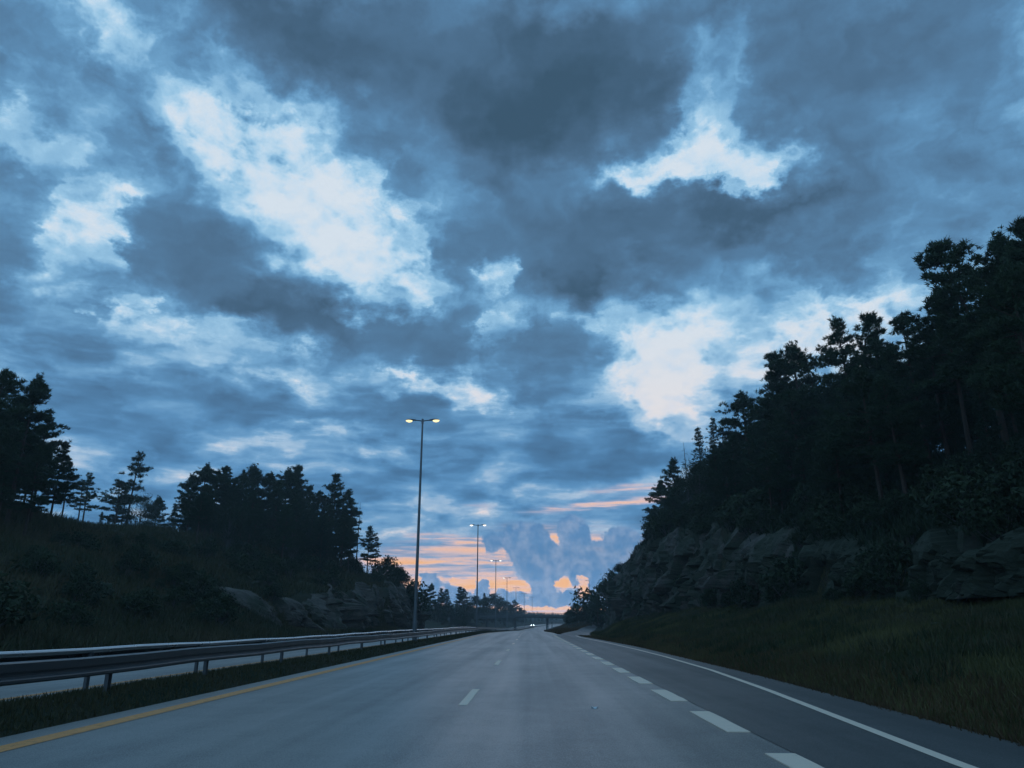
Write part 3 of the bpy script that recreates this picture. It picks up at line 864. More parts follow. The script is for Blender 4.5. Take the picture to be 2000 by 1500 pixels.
# kind, x, y, height, label, group, category
TREES = [
    ('pineF', 25.0, 34.01, 12.13, 'dark dense pine at the right edge, tallest tree in the picture', 'pines on the right-hand slope', 'tree'),
    ('pineA', 26.0, 37.26, 12.51, 'feathery pine second from the right edge, rising above the leaning pine', 'pines on the right-hand slope', 'tree'),
    ('pineL', 27.0, 41.54, 13.37, 'pine leaning left below the feathery pine on the right', 'pines on the right-hand slope', 'tree'),
    ('pineB', 27.0, 45.05, 11.72, 'broad pine with tiered boughs right of the leaning pine gap', 'pines on the right-hand slope', 'tree'),
    ('pineE', 28.0, 51.55, 12.02, 'pine with one long bough reaching left, right of the narrow pointed pine', 'pines on the right-hand slope', 'tree'),
    ('pineD', 29.0, 58.58, 13.8, 'narrow pointed dense pine, right one of the two spires on the right slope', 'pines on the right-hand slope', 'tree'),
    ('pineC', 29.0, 64.34, 15.08, 'open airy pine, left one of the two spires on the right slope', 'pines on the right-hand slope', 'tree'),
    ('pineA', 29.0, 76.48, 16.44, 'round-crowned pine, highest of the pair left of the airy spire', 'pines on the right-hand slope', 'tree'),
    ('pineF', 28.0, 80.06, 16.5, 'round-crowned pine, lower left one of the pair on the right slope', 'pines on the right-hand slope', 'tree'),
    ('pineT', 30.0, 75.43, 12.39, 'small pine crown tucked between the round-crowned pair and the airy spire', 'pines on the right-hand slope', 'tree'),
    ('pineB', 27.0, 90.82, 14.37, 'round pine just right of the thin spruce tops', 'pines on the right-hand slope', 'tree'),
    ('spruceB', 26.0, 102.08, 14.26, 'thin sparse spruce top, right of the two slender ones', 'pines on the right-hand slope', 'tree'),
    ('spruceB', 26.0, 111.22, 15.62, 'thin sparse spruce top, left of the two slender ones', 'pines on the right-hand slope', 'tree'),
    ('snag', 25.5, 119.23, 14.5, 'bare dead spike left of the slender spruce tops', 'pines on the right-hand slope', 'tree'),
    ('pineC', 25.0, 128.38, 14.72, 'pine where the right treeline starts to drop steeply', 'pines on the right-hand slope', 'tree'),
    ('pineA', 24.0, 136.24, 12.85, 'pine overhanging the pink sky on the right treeline', 'pines on the right-hand slope', 'tree'),
    ('pineF', 21.0, 126.47, 6.91, 'bushy pine low on the right treeline beside the pink cloud streak', 'pines on the right-hand slope', 'tree'),
    ('pineT', 18.8, 121.62, 1.9, 'small spindly pine, lowest pine at the left end of the right treeline', 'pines on the right-hand slope', 'tree'),
    ('broadB', 30.76, 130.41, 10.98, 'dark forest leafy tree downslope from the thin spruce tops, leftmost', 'forest leafy trees on the right slope', 'tree'),
    ('pineB', 32.08, 117.85, 9.2, 'dark forest pine close under the round pine, sixth from left', 'forest pines on the right slope', 'tree'),
    ('pineA', 22.35, 68.25, 5.25, 'dark forest pine at the rim below the round-crowned pair, second from left', 'forest pines on the right slope', 'tree'),
    ('spruceA', 40.38, 75.59, 12.31, 'dark forest spruce close under the long-boughed pine', 'forest spruces on the right slope', 'tree'),
    ('pineF', 36.05, 142.62, 15.43, 'dark forest pine close under the thin spruce tops, fourth from left', 'forest pines on the right slope', 'tree'),
    ('pineF', 41.62, 95.12, 12.75, 'dark forest pine close under the airy pine spire, seventh from left', 'forest pines on the right slope', 'tree'),
    ('pineB', 40.35, 150.65, 10.58, 'dark forest pine close under the round pine, fifth from left', 'forest pines on the right slope', 'tree'),
    ('pineA', 38.22, 135.21, 12.54, 'dark forest pine close under the round pine, seventh from left', 'forest pines on the right slope', 'tree'),
    ('pineD', 38.04, 69.87, 12.13, 'dark forest pine close under the long-boughed pine, rightmost', 'forest pines on the right slope', 'tree'),
    ('pineF', 42.05, 56.84, 15.49, 'dark forest pine close under the tallest pine, fifth from left', 'forest pines on the right slope', 'tree'),
    ('pineF', 23.93, 73.85, 9.17, 'dark forest pine at the rim below the round pine, rightmost', 'forest pines on the right slope', 'tree'),
    ('broadA', 32.0, 104.99, 8.77, 'dark forest leafy tree close under the round pine, second from left', 'forest leafy trees on the right slope', 'tree'),
    ('pineF', 43.32, 127.12, 11.23, 'dark forest pine close under the round-crowned pair, fourth from left', 'forest pines on the right slope', 'tree'),
    ('pineF', 37.01, 51.37, 11.28, 'dark forest pine close under the tallest pine, third from left', 'forest pines on the right slope', 'tree'),
    ('pineD', 25.46, 60.0, 8.09, 'dark forest pine downslope from the airy pine spire', 'forest pines on the right slope', 'tree'),
    ('pineA', 29.38, 96.56, 10.82, 'dark forest pine downslope from the round pine, leftmost', 'forest pines on the right slope', 'tree'),
    ('pineA', 19.55, 28.0, 9.8, 'dark forest pine at the rim below the tallest pine', 'forest pines on the right slope', 'tree'),
    ('pineD', 25.28, 80.23, 9.33, 'dark forest pine downslope from the round pine, second from left', 'forest pines on the right slope', 'tree'),
    ('pineC', 39.1, 51.51, 13.09, 'dark forest pine close under the tallest pine, seventh from left', 'forest pines on the right slope', 'tree'),
    ('pineC', 35.87, 49.63, 8.6, 'dark forest pine close under the tallest pine, fourth from left', 'forest pines on the right slope', 'tree'),
    ('pineF', 37.55, 48.78, 10.03, 'dark forest pine close under the tallest pine, rightmost', 'forest pines on the right slope', 'tree'),
    ('pineF', 39.91, 95.88, 10.55, 'dark forest pine close under the airy pine spire, fourth from left', 'forest pines on the right slope', 'tree'),
    ('pineF', 29.53, 88.43, 11.49, 'dark forest pine downslope from the round-crowned pair, leftmost', 'forest pines on the right slope', 'tree'),
    ('spruceA', 34.85, 58.33, 8.27, 'dark forest spruce close under the left-leaning pine', 'forest spruces on the right slope', 'tree'),
    ('pineA', 43.64, 114.68, 13.59, 'dark forest pine close under the round-crowned pair, twelfth from left', 'forest pines on the right slope', 'tree'),
    ('broadA', 39.92, 107.51, 15.23, 'dark forest leafy tree close under the round-crowned pair, leftmost', 'forest leafy trees on the right slope', 'tree'),
    ('pineB', 32.6, 137.44, 14.43, 'dark forest pine close under the thin spruce tops, second from left', 'forest pines on the right slope', 'tree'),
    ('pineF', 41.59, 111.57, 14.72, 'dark forest pine close under the round-crowned pair, eighth from left', 'forest pines on the right slope', 'tree'),
    ('pineF', 22.02, 86.42, 8.15, 'dark forest pine at the rim below the thin spruce tops', 'forest pines on the right slope', 'tree'),
    ('pineB', 32.12, 74.62, 10.56, 'dark forest pine close under the airy pine spire, fifth from left', 'forest pines on the right slope', 'tree'),
    ('pineB', 20.53, 49.15, 7.44, 'dark forest pine at the rim below the airy pine spire, second from left', 'forest pines on the right slope', 'tree'),
    ('pineA', 39.15, 128.7, 11.66, 'dark forest pine close under the round pine, twelfth from left', 'forest pines on the right slope', 'tree'),
    ('pineF', 33.27, 72.84, 9.86, 'dark forest pine close under the narrow pointed pine, second from left', 'forest pines on the right slope', 'tree'),
    ('pineA', 34.45, 88.6, 11.55, 'dark forest pine close under the round-crowned pair, rightmost', 'forest pines on the right slope', 'tree'),
    ('spruceA', 22.93, 29.47, 8.06, 'dark forest spruce at the rim below the tallest pine', 'forest spruces on the right slope', 'tree'),
    ('broadA', 30.52, 105.84, 10.85, 'dark forest leafy tree downslope from the round pine', 'forest leafy trees on the right slope', 'tree'),
    ('spruceA', 39.03, 102.23, 8.4, 'dark forest spruce close under the round-crowned pair, second from left', 'forest spruces on the right slope', 'tree'),
    ('pineD', 34.69, 120.33, 11.15, 'dark forest pine close under the round pine, ninth from left', 'forest pines on the right slope', 'tree'),
    ('pineF', 36.35, 80.83, 9.64, 'dark forest pine close under the narrow pointed pine, leftmost', 'forest pines on the right slope', 'tree'),
    ('spruceA', 25.75, 97.87, 9.68, 'dark forest spruce downslope from the thin spruce tops, rightmost', 'forest spruces on the right slope', 'tree'),
    ('pineF', 41.45, 124.4, 8.91, 'dark forest pine close under the round-crowned pair, third from left', 'forest pines on the right slope', 'tree'),
    ('broadA', 35.69, 116.85, 8.77, 'dark forest leafy tree close under the round pine, third from left', 'forest leafy trees on the right slope', 'tree'),
    ('pineF', 38.19, 87.49, 8.8, 'dark forest pine close under the airy pine spire, ninth from left', 'forest pines on the right slope', 'tree'),
    ('pineA', 37.72, 143.36, 12.13, 'dark forest pine close under the round pine, second from left', 'forest pines on the right slope', 'tree'),
    ('spruceA', 23.49, 53.0, 9.9, 'dark forest spruce at the rim below the airy pine spire, rightmost', 'forest spruces on the right slope', 'tree'),
    ('broadA', 33.99, 143.92, 11.14, 'dark forest leafy tree close under the thin spruce tops', 'forest leafy trees on the right slope', 'tree'),
    ('pineF', 43.18, 74.82, 13.14, 'dark forest pine close under the broad tiered pine, second from left', 'forest pines on the right slope', 'tree'),
    ('pineC', 33.66, 133.27, 10.01, 'dark forest pine close under the thin spruce tops, rightmost', 'forest pines on the right slope', 'tree'),
    ('pineF', 40.29, 91.02, 13.04, 'dark forest pine close under the airy pine spire, rightmost', 'forest pines on the right slope', 'tree'),
    ('spruceA', 26.68, 55.39, 9.5, 'dark forest spruce downslope from the narrow pointed pine', 'forest spruces on the right slope', 'tree'),
    ('broadA', 24.14, 96.63, 8.21, 'dark forest leafy tree downslope from the thin spruce tops, rightmost', 'forest leafy trees on the right slope', 'tree'),
    ('pineB', 35.21, 122.61, 15.19, 'dark forest pine close under the round pine, eighth from left', 'forest pines on the right slope', 'tree'),
    ('pineD', 25.38, 134.19, 9.37, 'dark forest pine downslope from the first dropping pine, leftmost', 'forest pines on the right slope', 'tree'),
    ('pineD', 39.85, 58.51, 11.39, 'dark forest pine close under the tallest pine, second from left', 'forest pines on the right slope', 'tree'),
    ('pineA', 37.35, 64.44, 10.51, 'dark forest pine close under the broad tiered pine, rightmost', 'forest pines on the right slope', 'tree'),
    ('pineF', 29.91, 84.14, 12.83, 'dark forest pine downslope from the round-crowned pair, second from left', 'forest pines on the right slope', 'tree'),
    ('pineC', 37.56, 84.68, 12.08, 'dark forest pine close under the airy pine spire, tenth from left', 'forest pines on the right slope', 'tree'),
    ('spruceA', 21.98, 56.27, 5.12, 'dark forest spruce at the rim below the airy pine spire, leftmost', 'forest spruces on the right slope', 'tree'),
    ('pineB', 41.18, 139.96, 11.96, 'dark forest pine close under the round pine, eleventh from left', 'forest pines on the right slope', 'tree'),
    ('pineD', 36.52, 109.55, 13.68, 'dark forest pine close under the round-crowned pair, second from left', 'forest pines on the right slope', 'tree'),
    ('pineF', 26.39, 109.22, 8.8, 'dark forest pine downslope from the thin spruce tops, second from left', 'forest pines on the right slope', 'tree'),
    ('pineF', 42.61, 64.69, 11.94, 'dark forest pine close under the feathery pine, second from left', 'forest pines on the right slope', 'tree'),
    ('pineC', 35.96, 94.76, 12.84, 'dark forest pine close under the round-crowned pair, tenth from left', 'forest pines on the right slope', 'tree'),
    ('pineF', 31.62, 52.63, 10.66, 'dark forest pine close under the left-leaning pine', 'forest pines on the right slope', 'tree'),
    ('pineB', 33.75, 109.96, 9.39, 'dark forest pine close under the round pine, rightmost', 'forest pines on the right slope', 'tree'),
    ('pineC', 37.72, 98.13, 14.45, 'dark forest pine close under the round-crowned pair, eleventh from left', 'forest pines on the right slope', 'tree'),
    ('spruceA', 39.08, 137.64, 10.37, 'dark forest spruce close under the round pine, second from left', 'forest spruces on the right slope', 'tree'),
    ('pineF', 41.65, 60.87, 15.33, 'dark forest pine close under the tallest pine, leftmost', 'forest pines on the right slope', 'tree'),
    ('broadA', 35.55, 84.93, 12.69, 'dark forest leafy tree close under the airy pine spire, second from left', 'forest leafy trees on the right slope', 'tree'),
    ('pineF', 23.97, 123.24, 8.28, 'dark forest pine at the rim below the first dropping pine, rightmost', 'forest pines on the right slope', 'tree'),
    ('pineC', 26.08, 106.79, 9.02, 'dark forest pine downslope from the thin spruce tops, rightmost', 'forest pines on the right slope', 'tree'),
    ('broadB', 34.46, 86.79, 12.04, 'dark forest leafy tree close under the round-crowned pair, rightmost', 'forest leafy trees on the right slope', 'tree'),
    ('pineD', 42.25, 62.65, 13.21, 'dark forest pine close under the feathery pine, rightmost', 'forest pines on the right slope', 'tree'),
    ('pineF', 40.54, 77.69, 11.64, 'dark forest pine close under the long-boughed pine, third from left', 'forest pines on the right slope', 'tree'),
    ('pineF', 36.65, 71.68, 13.24, 'dark forest pine close under the long-boughed pine, leftmost', 'forest pines on the right slope', 'tree'),
    ('spruceA', 30.61, 119.94, 11.29, 'dark forest spruce downslope from the thin spruce tops, leftmost', 'forest spruces on the right slope', 'tree'),
    ('pineD', 19.07, 47.59, 5.29, 'dark forest pine at the rim below the airy pine spire, leftmost', 'forest pines on the right slope', 'tree'),
    ('pineF', 30.5, 45.78, 8.17, 'dark forest pine downslope from the feathery pine', 'forest pines on the right slope', 'tree'),
    ('pineC', 34.22, 78.44, 8.45, 'dark forest pine close under the airy pine spire, eighth from left', 'forest pines on the right slope', 'tree'),
    ('spruceA', 19.56, 79.14, 4.68, 'dark forest spruce at the rim below the thin spruce tops', 'forest spruces on the right slope', 'tree'),
    ('broadA', 43.04, 84.49, 9.99, 'dark forest leafy tree close under the long-boughed pine, rightmost', 'forest leafy trees on the right slope', 'tree'),
    ('pineF', 31.58, 83.6, 12.91, 'dark forest pine close under the round-crowned pair, ninth from left', 'forest pines on the right slope', 'tree'),
    ('pineA', 30.97, 66.4, 10.87, 'dark forest pine downslope from the narrow pointed pine', 'forest pines on the right slope', 'tree'),
    ('pineB', 26.34, 132.19, 11.81, 'dark forest pine downslope from the first dropping pine, rightmost', 'forest pines on the right slope', 'tree'),
    ('spruceA', 32.68, 90.82, 9.31, 'dark forest spruce close under the round-crowned pair, leftmost', 'forest spruces on the right slope', 'tree'),
    ('broadA', 37.49, 116.88, 10.69, 'dark forest leafy tree close under the round pine, rightmost', 'forest leafy trees on the right slope', 'tree'),
    ('pineA', 20.07, 42.66, 9.03, 'dark forest pine at the rim below the narrow pointed pine', 'forest pines on the right slope', 'tree'),
    ('pineB', 21.3, 111.33, 6.26, 'dark forest pine at the rim below the first dropping pine, leftmost', 'forest pines on the right slope', 'tree'),
    ('pineA', 34.02, 125.78, 14.59, 'dark forest pine close under the round pine, fourth from left', 'forest pines on the right slope', 'tree'),
    ('pineB', 19.04, 45.72, 6.36, 'dark forest pine at the rim below the airy pine spire, rightmost', 'forest pines on the right slope', 'tree'),
    ('pineC', 20.22, 40.15, 7.72, 'dark forest pine at the rim below the long-boughed pine', 'forest pines on the right slope', 'tree'),
    ('pineF', 33.86, 127.55, 8.88, 'dark forest pine close under the round pine, third from left', 'forest pines on the right slope', 'tree'),
    ('pineB', 19.19, 59.51, 6.38, 'dark forest pine at the rim below the round-crowned pair, leftmost', 'forest pines on the right slope', 'tree'),
    ('pineA', 24.35, 66.27, 10.51, 'dark forest pine downslope from the round-crowned pair, rightmost', 'forest pines on the right slope', 'tree'),
    ('broadA', 43.66, 100.8, 14.39, 'dark forest leafy tree close under the airy pine spire, rightmost', 'forest leafy trees on the right slope', 'tree'),
    ('pineA', 38.34, 73.72, 10.19, 'dark forest pine close under the long-boughed pine, second from left', 'forest pines on the right slope', 'tree'),
    ('pineD', 36.51, 148.89, 15.07, 'dark forest pine close under the thin spruce tops, third from left', 'forest pines on the right slope', 'tree'),
    ('broadB', 29.78, 144.08, 11.94, 'dark forest leafy tree downslope from the first dropping pine', 'forest leafy trees on the right slope', 'tree'),
    ('pineF', 32.55, 67.48, 10.14, 'dark forest pine close under the narrow pointed pine, third from left', 'forest pines on the right slope', 'tree'),
    ('pineF', 30.58, 137.06, 13.61, 'dark forest pine downslope from the thin spruce tops, leftmost', 'forest pines on the right slope', 'tree'),
    ('pineA', 42.25, 88.58, 8.99, 'dark forest pine close under the narrow pointed pine, fourth from left', 'forest pines on the right slope', 'tree'),
    ('pineF', 43.14, 67.89, 8.26, 'dark forest pine close under the feathery pine, leftmost', 'forest pines on the right slope', 'tree'),
    ('pineB', 39.89, 99.66, 11.38, 'dark forest pine close under the airy pine spire, leftmost', 'forest pines on the right slope', 'tree'),
    ('spruceA', 37.59, 131.06, 11.82, 'dark forest spruce close under the round pine, rightmost', 'forest spruces on the right slope', 'tree'),
    ('pineF', 39.77, 92.85, 8.12, 'dark forest pine close under the airy pine spire, sixth from left', 'forest pines on the right slope', 'tree'),
    ('broadA', 41.65, 81.71, 11.11, 'dark forest leafy tree close under the long-boughed pine, leftmost', 'forest leafy trees on the right slope', 'tree'),
    ('pineC', 31.96, 42.54, 8.55, 'dark forest pine close under the tallest pine, sixth from left', 'forest pines on the right slope', 'tree'),
    ('pineB', 22.49, 129.85, 6.74, 'dark forest pine at the rim below the lowest pines', 'forest pines on the right slope', 'tree'),
    ('pineB', 36.73, 140.33, 11.26, 'dark forest pine close under the round pine, leftmost', 'forest pines on the right slope', 'tree'),
    ('pineF', 43.01, 104.95, 10.34, 'dark forest pine close under the airy pine spire, third from left', 'forest pines on the right slope', 'tree'),
    ('spruceA', 27.65, 106.31, 10.37, 'dark forest spruce downslope from the thin spruce tops, second from left', 'forest spruces on the right slope', 'tree'),
    ('spruceA', 43.36, 111.35, 10.01, 'dark forest spruce close under the round-crowned pair, rightmost', 'forest spruces on the right slope', 'tree'),
    ('pineC', 23.37, 84.23, 9.08, 'dark forest pine at the rim below the round pine, second from left', 'forest pines on the right slope', 'tree'),
    ('pineD', 40.17, 82.4, 11.98, 'dark forest pine close under the narrow pointed pine, rightmost', 'forest pines on the right slope', 'tree'),
    ('pineD', 22.06, 73.25, 7.39, 'dark forest pine at the rim below the round pine, third from left', 'forest pines on the right slope', 'tree'),
    ('pineF', 25.22, 77.38, 11.4, 'dark forest pine downslope from the round pine, rightmost', 'forest pines on the right slope', 'tree'),
    ('pineA', 32.21, 78.29, 8.52, 'dark forest pine close under the airy pine spire, second from left', 'forest pines on the right slope', 'tree'),
    ('pineB', 40.36, 70.69, 10.75, 'dark forest pine close under the broad tiered pine, leftmost', 'forest pines on the right slope', 'tree'),
    ('pineD', 40.69, 113.9, 8.09, 'dark forest pine close under the round-crowned pair, seventh from left', 'forest pines on the right slope', 'tree'),
    ('broadB', 35.29, 135.52, 9.1, 'dark forest leafy tree close under the round pine, leftmost', 'forest leafy trees on the right slope', 'tree'),
    ('pineA', 24.5, 68.96, 9.05, 'dark forest pine downslope from the round-crowned pair, third from left', 'forest pines on the right slope', 'tree'),
    ('pineF', 21.04, 62.33, 5.58, 'dark forest pine at the rim below the round-crowned pair, third from left', 'forest pines on the right slope', 'tree'),
    ('pineF', 37.44, 129.35, 11.31, 'dark forest pine close under the round pine, tenth from left', 'forest pines on the right slope', 'tree'),
    ('pineF', 22.47, 60.48, 5.54, 'dark forest pine at the rim below the round-crowned pair, rightmost', 'forest pines on the right slope', 'tree'),
    ('spruceA', 23.59, 56.19, 9.53, 'dark forest spruce at the rim below the airy pine spire, second from left', 'forest spruces on the right slope', 'tree'),
    ('pineF', 34.89, 97.36, 11.27, 'dark forest pine close under the round-crowned pair, sixth from left', 'forest pines on the right slope', 'tree'),
    ('pineD', 40.93, 118.48, 8.5, 'dark forest pine close under the round-crowned pair, fifth from left', 'forest pines on the right slope', 'tree'),
    ('broadA', 20.3, 88.38, 7.38, 'dark forest leafy tree at the rim below the thin spruce tops', 'forest leafy trees on the right slope', 'tree'),
    ('spruceA', 39.61, 141.2, 10.13, 'dark forest spruce close under the round pine, leftmost', 'forest spruces on the right slope', 'tree'),
    ('broadA', 43.55, 107.31, 9.7, 'dark forest leafy tree close under the airy pine spire, leftmost', 'forest leafy trees on the right slope', 'tree'),
    ('broadA', 41.75, 133.2, 9.53, 'dark forest leafy tree close under the round pine, fourth from left', 'forest leafy trees on the right slope', 'tree'),
    ('pineF', 20.5, 77.13, 7.96, 'dark forest pine at the rim below the round pine, leftmost', 'forest pines on the right slope', 'tree'),
    ('pineC', 31.34, 132.7, 14.17, 'dark forest pine close under the thin spruce tops, leftmost', 'forest pines on the right slope', 'tree'),
    ('pineF', 28.17, 49.49, 9.88, 'dark forest pine downslope from the broad tiered pine', 'forest pines on the right slope', 'tree'),
    ('pineF', 32.49, 98.91, 11.32, 'dark forest pine close under the round-crowned pair, leftmost', 'forest pines on the right slope', 'tree'),
    ('bushA', 18.6, 135.87, 0.81, 'rounded bush on top of the right rock face, just left of the lowest pine', 'bushes on the rock rim', 'bush'),
    ('bushC', 18.6, 153.93, 1.98, 'rounded bush on the sloping end of the right rock face, second from the pines', 'bushes on the rock rim', 'bush'),
    ('bushB', 18.9, 174.46, 6.87, 'bush on the sloping end of the right rock face, third from the pines', 'bushes on the rock rim', 'bush'),
    ('bushA', 19.6, 200.6, 10.99, 'bush at the tip of the right rock face against the sky', 'bushes on the rock rim', 'bush'),
    ('bushB', 19.93, 66.27, 2.92, 'dark bush on the right rock rim by the round-crowned pair, rightmost', 'bushes along the right rock rim', 'bush'),
    ('bushB', 18.33, 62.01, 2.24, 'dark bush on the right rock rim by the round-crowned pair, seventh from left', 'bushes along the right rock rim', 'bush'),
    ('bushB', 20.26, 170.45, 3.19, 'dark bush on the right rock rim by the tip of the rock, leftmost', 'bushes along the right rock rim', 'bush'),
    ('bushB', 19.05, 156.81, 1.84, 'dark bush on the right rock rim by the tip of the rock, third from left', 'bushes along the right rock rim', 'bush'),
    ('bushC', 20.27, 119.14, 2.16, 'dark bush on the right rock rim by the lowest pines, eighth from left', 'bushes along the right rock rim', 'bush'),
    ('bushA', 20.3, 77.02, 1.95, 'dark bush on the right rock rim by the round-crowned pair, leftmost', 'bushes along the right rock rim', 'bush'),
    ('bushA', 20.25, 125.27, 1.61, 'dark bush on the right rock rim by the lowest pines, third from left', 'bushes along the right rock rim', 'bush'),
    ('bushB', 19.87, 125.42, 1.78, 'dark bush on the right rock rim by the lowest pines, second from left', 'bushes along the right rock rim', 'bush'),
    ('bushB', 21.55, 170.7, 2.7, 'dark bush on the right rock rim by the tip of the rock, fifth from left', 'bushes along the right rock rim', 'bush'),
    ('bushB', 20.04, 163.46, 2.32, 'dark bush on the right rock rim by the tip of the rock, fourth from left', 'bushes along the right rock rim', 'bush'),
    ('bushB', 18.92, 107.35, 1.56, 'dark bush on the right rock rim by the lowest pines, eleventh from left', 'bushes along the right rock rim', 'bush'),
    ('bushC', 19.34, 72.28, 1.84, 'dark bush on the right rock rim by the round-crowned pair, second from left', 'bushes along the right rock rim', 'bush'),
    ('bushB', 19.42, 114.42, 2.13, 'dark bush on the right rock rim by the lowest pines, sixth from left', 'bushes along the right rock rim', 'bush'),
    ('bushC', 19.96, 127.93, 1.53, 'dark bush on the right rock rim by the lowest pines, leftmost', 'bushes along the right rock rim', 'bush'),
    ('bushB', 18.16, 78.72, 2.28, 'dark bush on the right rock rim by the thin spruce tops, fifth from left', 'bushes along the right rock rim', 'bush'),
    ('bushA', 20.03, 157.28, 1.99, 'dark bush on the right rock rim by the tip of the rock, sixth from left', 'bushes along the right rock rim', 'bush'),
    ('bushB', 19.79, 113.7, 1.66, 'dark bush on the right rock rim by the lowest pines, tenth from left', 'bushes along the right rock rim', 'bush'),
    ('bushB', 20.36, 73.13, 2.15, 'dark bush on the right rock rim by the round-crowned pair, third from left', 'bushes along the right rock rim', 'bush'),
    ('bushB', 18.86, 76.52, 2.56, 'dark bush on the right rock rim by the thin spruce tops, rightmost', 'bushes along the right rock rim', 'bush'),
    ('bushC', 20.46, 84.97, 2.78, 'dark bush on the right rock rim by the thin spruce tops, ninth from left', 'bushes along the right rock rim', 'bush'),
    ('bushA', 18.18, 98.44, 2.94, 'dark bush on the right rock rim by the lowest pines, rightmost', 'bushes along the right rock rim', 'bush'),
    ('bushA', 20.13, 169.13, 2.72, 'dark bush on the right rock rim by the tip of the rock, second from left', 'bushes along the right rock rim', 'bush'),
    ('bushA', 19.15, 64.77, 3.19, 'dark bush on the right rock rim by the round-crowned pair, sixth from left', 'bushes along the right rock rim', 'bush'),
    ('bushC', 20.18, 101.71, 2.69, 'dark bush on the right rock rim by the thin spruce tops, leftmost', 'bushes along the right rock rim', 'bush'),
    ('bushB', 18.73, 108.16, 1.74, 'dark bush on the right rock rim by the lowest pines, ninth from left', 'bushes along the right rock rim', 'bush'),
    ('bushA', 17.98, 77.23, 2.06, 'dark bush on the right rock rim by the thin spruce tops, sixth from left', 'bushes along the right rock rim', 'bush'),
    ('bushA', 19.87, 83.67, 2.21, 'dark bush on the right rock rim by the thin spruce tops, seventh from left', 'bushes along the right rock rim', 'bush'),
    ('bushA', 20.49, 154.96, 1.95, 'dark bush on the right rock rim by the tip of the rock, rightmost', 'bushes along the right rock rim', 'bush'),
    ('bushC', 18.21, 100.1, 1.63, 'dark bush on the right rock rim by the lowest pines, thirteenth from left', 'bushes along the right rock rim', 'bush'),
    ('bushA', 19.0, 68.27, 1.78, 'dark bush on the right rock rim by the round-crowned pair, fourth from left', 'bushes along the right rock rim', 'bush'),
    ('bushA', 19.81, 120.93, 2.41, 'dark bush on the right rock rim by the lowest pines, fourth from left', 'bushes along the right rock rim', 'bush'),
    ('bushC', 18.13, 89.02, 1.36, 'dark bush on the right rock rim by the thin spruce tops, third from left', 'bushes along the right rock rim', 'bush'),
    ('bushC', 17.92, 75.47, 1.37, 'dark bush on the right rock rim by the thin spruce tops, eighth from left', 'bushes along the right rock rim', 'bush'),
    ('bushC', 19.12, 103.77, 3.19, 'dark bush on the right rock rim by the lowest pines, fourteenth from left', 'bushes along the right rock rim', 'bush'),
    ('bushA', 18.43, 109.58, 2.85, 'dark bush on the right rock rim by the lowest pines, fifth from left', 'bushes along the right rock rim', 'bush'),
    ('bushA', 19.72, 91.53, 1.54, 'dark bush on the right rock rim by the thin spruce tops, fourth from left', 'bushes along the right rock rim', 'bush'),
    ('bushB', 19.79, 97.7, 2.87, 'dark bush on the right rock rim by the thin spruce tops, second from left', 'bushes along the right rock rim', 'bush'),
    ('bushC', 19.98, 71.38, 1.98, 'dark bush on the right rock rim by the round-crowned pair, fifth from left', 'bushes along the right rock rim', 'bush'),
    ('bushA', 19.71, 109.85, 1.85, 'dark bush on the right rock rim by the lowest pines, twelfth from left', 'bushes along the right rock rim', 'bush'),
    ('bushA', 18.59, 109.4, 1.21, 'dark bush on the right rock rim by the lowest pines, seventh from left', 'bushes along the right rock rim', 'bush'),
    ('bushB', 18.86, 29.17, 0.97, 'low dark bush under the pines, below the tallest pine, leftmost', 'undergrowth bushes on the right slope', 'bush'),
    ('bushA', 16.21, 78.76, 1.2, 'low dark bush under the pines, below the thin spruce tops, leftmost', 'undergrowth bushes on the right slope', 'bush'),
    ('bushC', 15.43, 15.64, 0.85, 'low dark bush under the pines, below the tallest pine, sixteenth from left', 'undergrowth bushes on the right slope', 'bush'),
    ('bushB', 20.83, 47.7, 2.57, 'low dark bush under the pines, below the airy pine spire, rightmost', 'undergrowth bushes on the right slope', 'bush'),
    ('bushB', 21.67, 57.71, 1.74, 'low dark bush under the pines, below the round-crowned pair, eleventh from left', 'undergrowth bushes on the right slope', 'bush'),
    ('bushB', 22.24, 56.03, 1.12, 'low dark bush under the pines, below the airy pine spire, second from left', 'undergrowth bushes on the right slope', 'bush'),
    ('bushC', 16.08, 47.01, 2.47, 'low dark bush under the pines, below the round-crowned pair, seventh from left', 'undergrowth bushes on the right slope', 'bush'),
    ('bushC', 19.77, 23.77, 1.36, 'low dark bush under the pines, below the tallest pine, eleventh from left', 'undergrowth bushes on the right slope', 'bush'),
    ('bushA', 18.42, 25.1, 2.6, 'low dark bush under the pines, below the tallest pine, sixth from left', 'undergrowth bushes on the right slope', 'bush'),
    ('bushB', 15.8, 18.83, 2.24, 'low dark bush under the pines, below the tallest pine, fourteenth from left', 'undergrowth bushes on the right slope', 'bush'),
    ('bushC', 15.4, 15.34, 1.15, 'low dark bush under the pines, below the tallest pine, seventeenth from left', 'undergrowth bushes on the right slope', 'bush'),
    ('bushC', 23.17, 71.36, 0.89, 'low dark bush under the pines, below the round-crowned pair, leftmost', 'undergrowth bushes on the right slope', 'bush'),
    ('bushB', 22.39, 33.56, 1.68, 'low dark bush under the pines, below the tallest pine, second from left', 'undergrowth bushes on the right slope', 'bush'),
    ('bushB', 17.92, 66.92, 1.81, 'low dark bush under the pines, below the round pine, second from left', 'undergrowth bushes on the right slope', 'bush'),
    ('bushA', 15.59, 77.64, 1.52, 'low dark bush under the pines, below the first dropping pine, rightmost', 'undergrowth bushes on the right slope', 'bush'),
    ('bushC', 18.65, 24.46, 2.15, 'low dark bush under the pines, below the tallest pine, eighth from left', 'undergrowth bushes on the right slope', 'bush'),
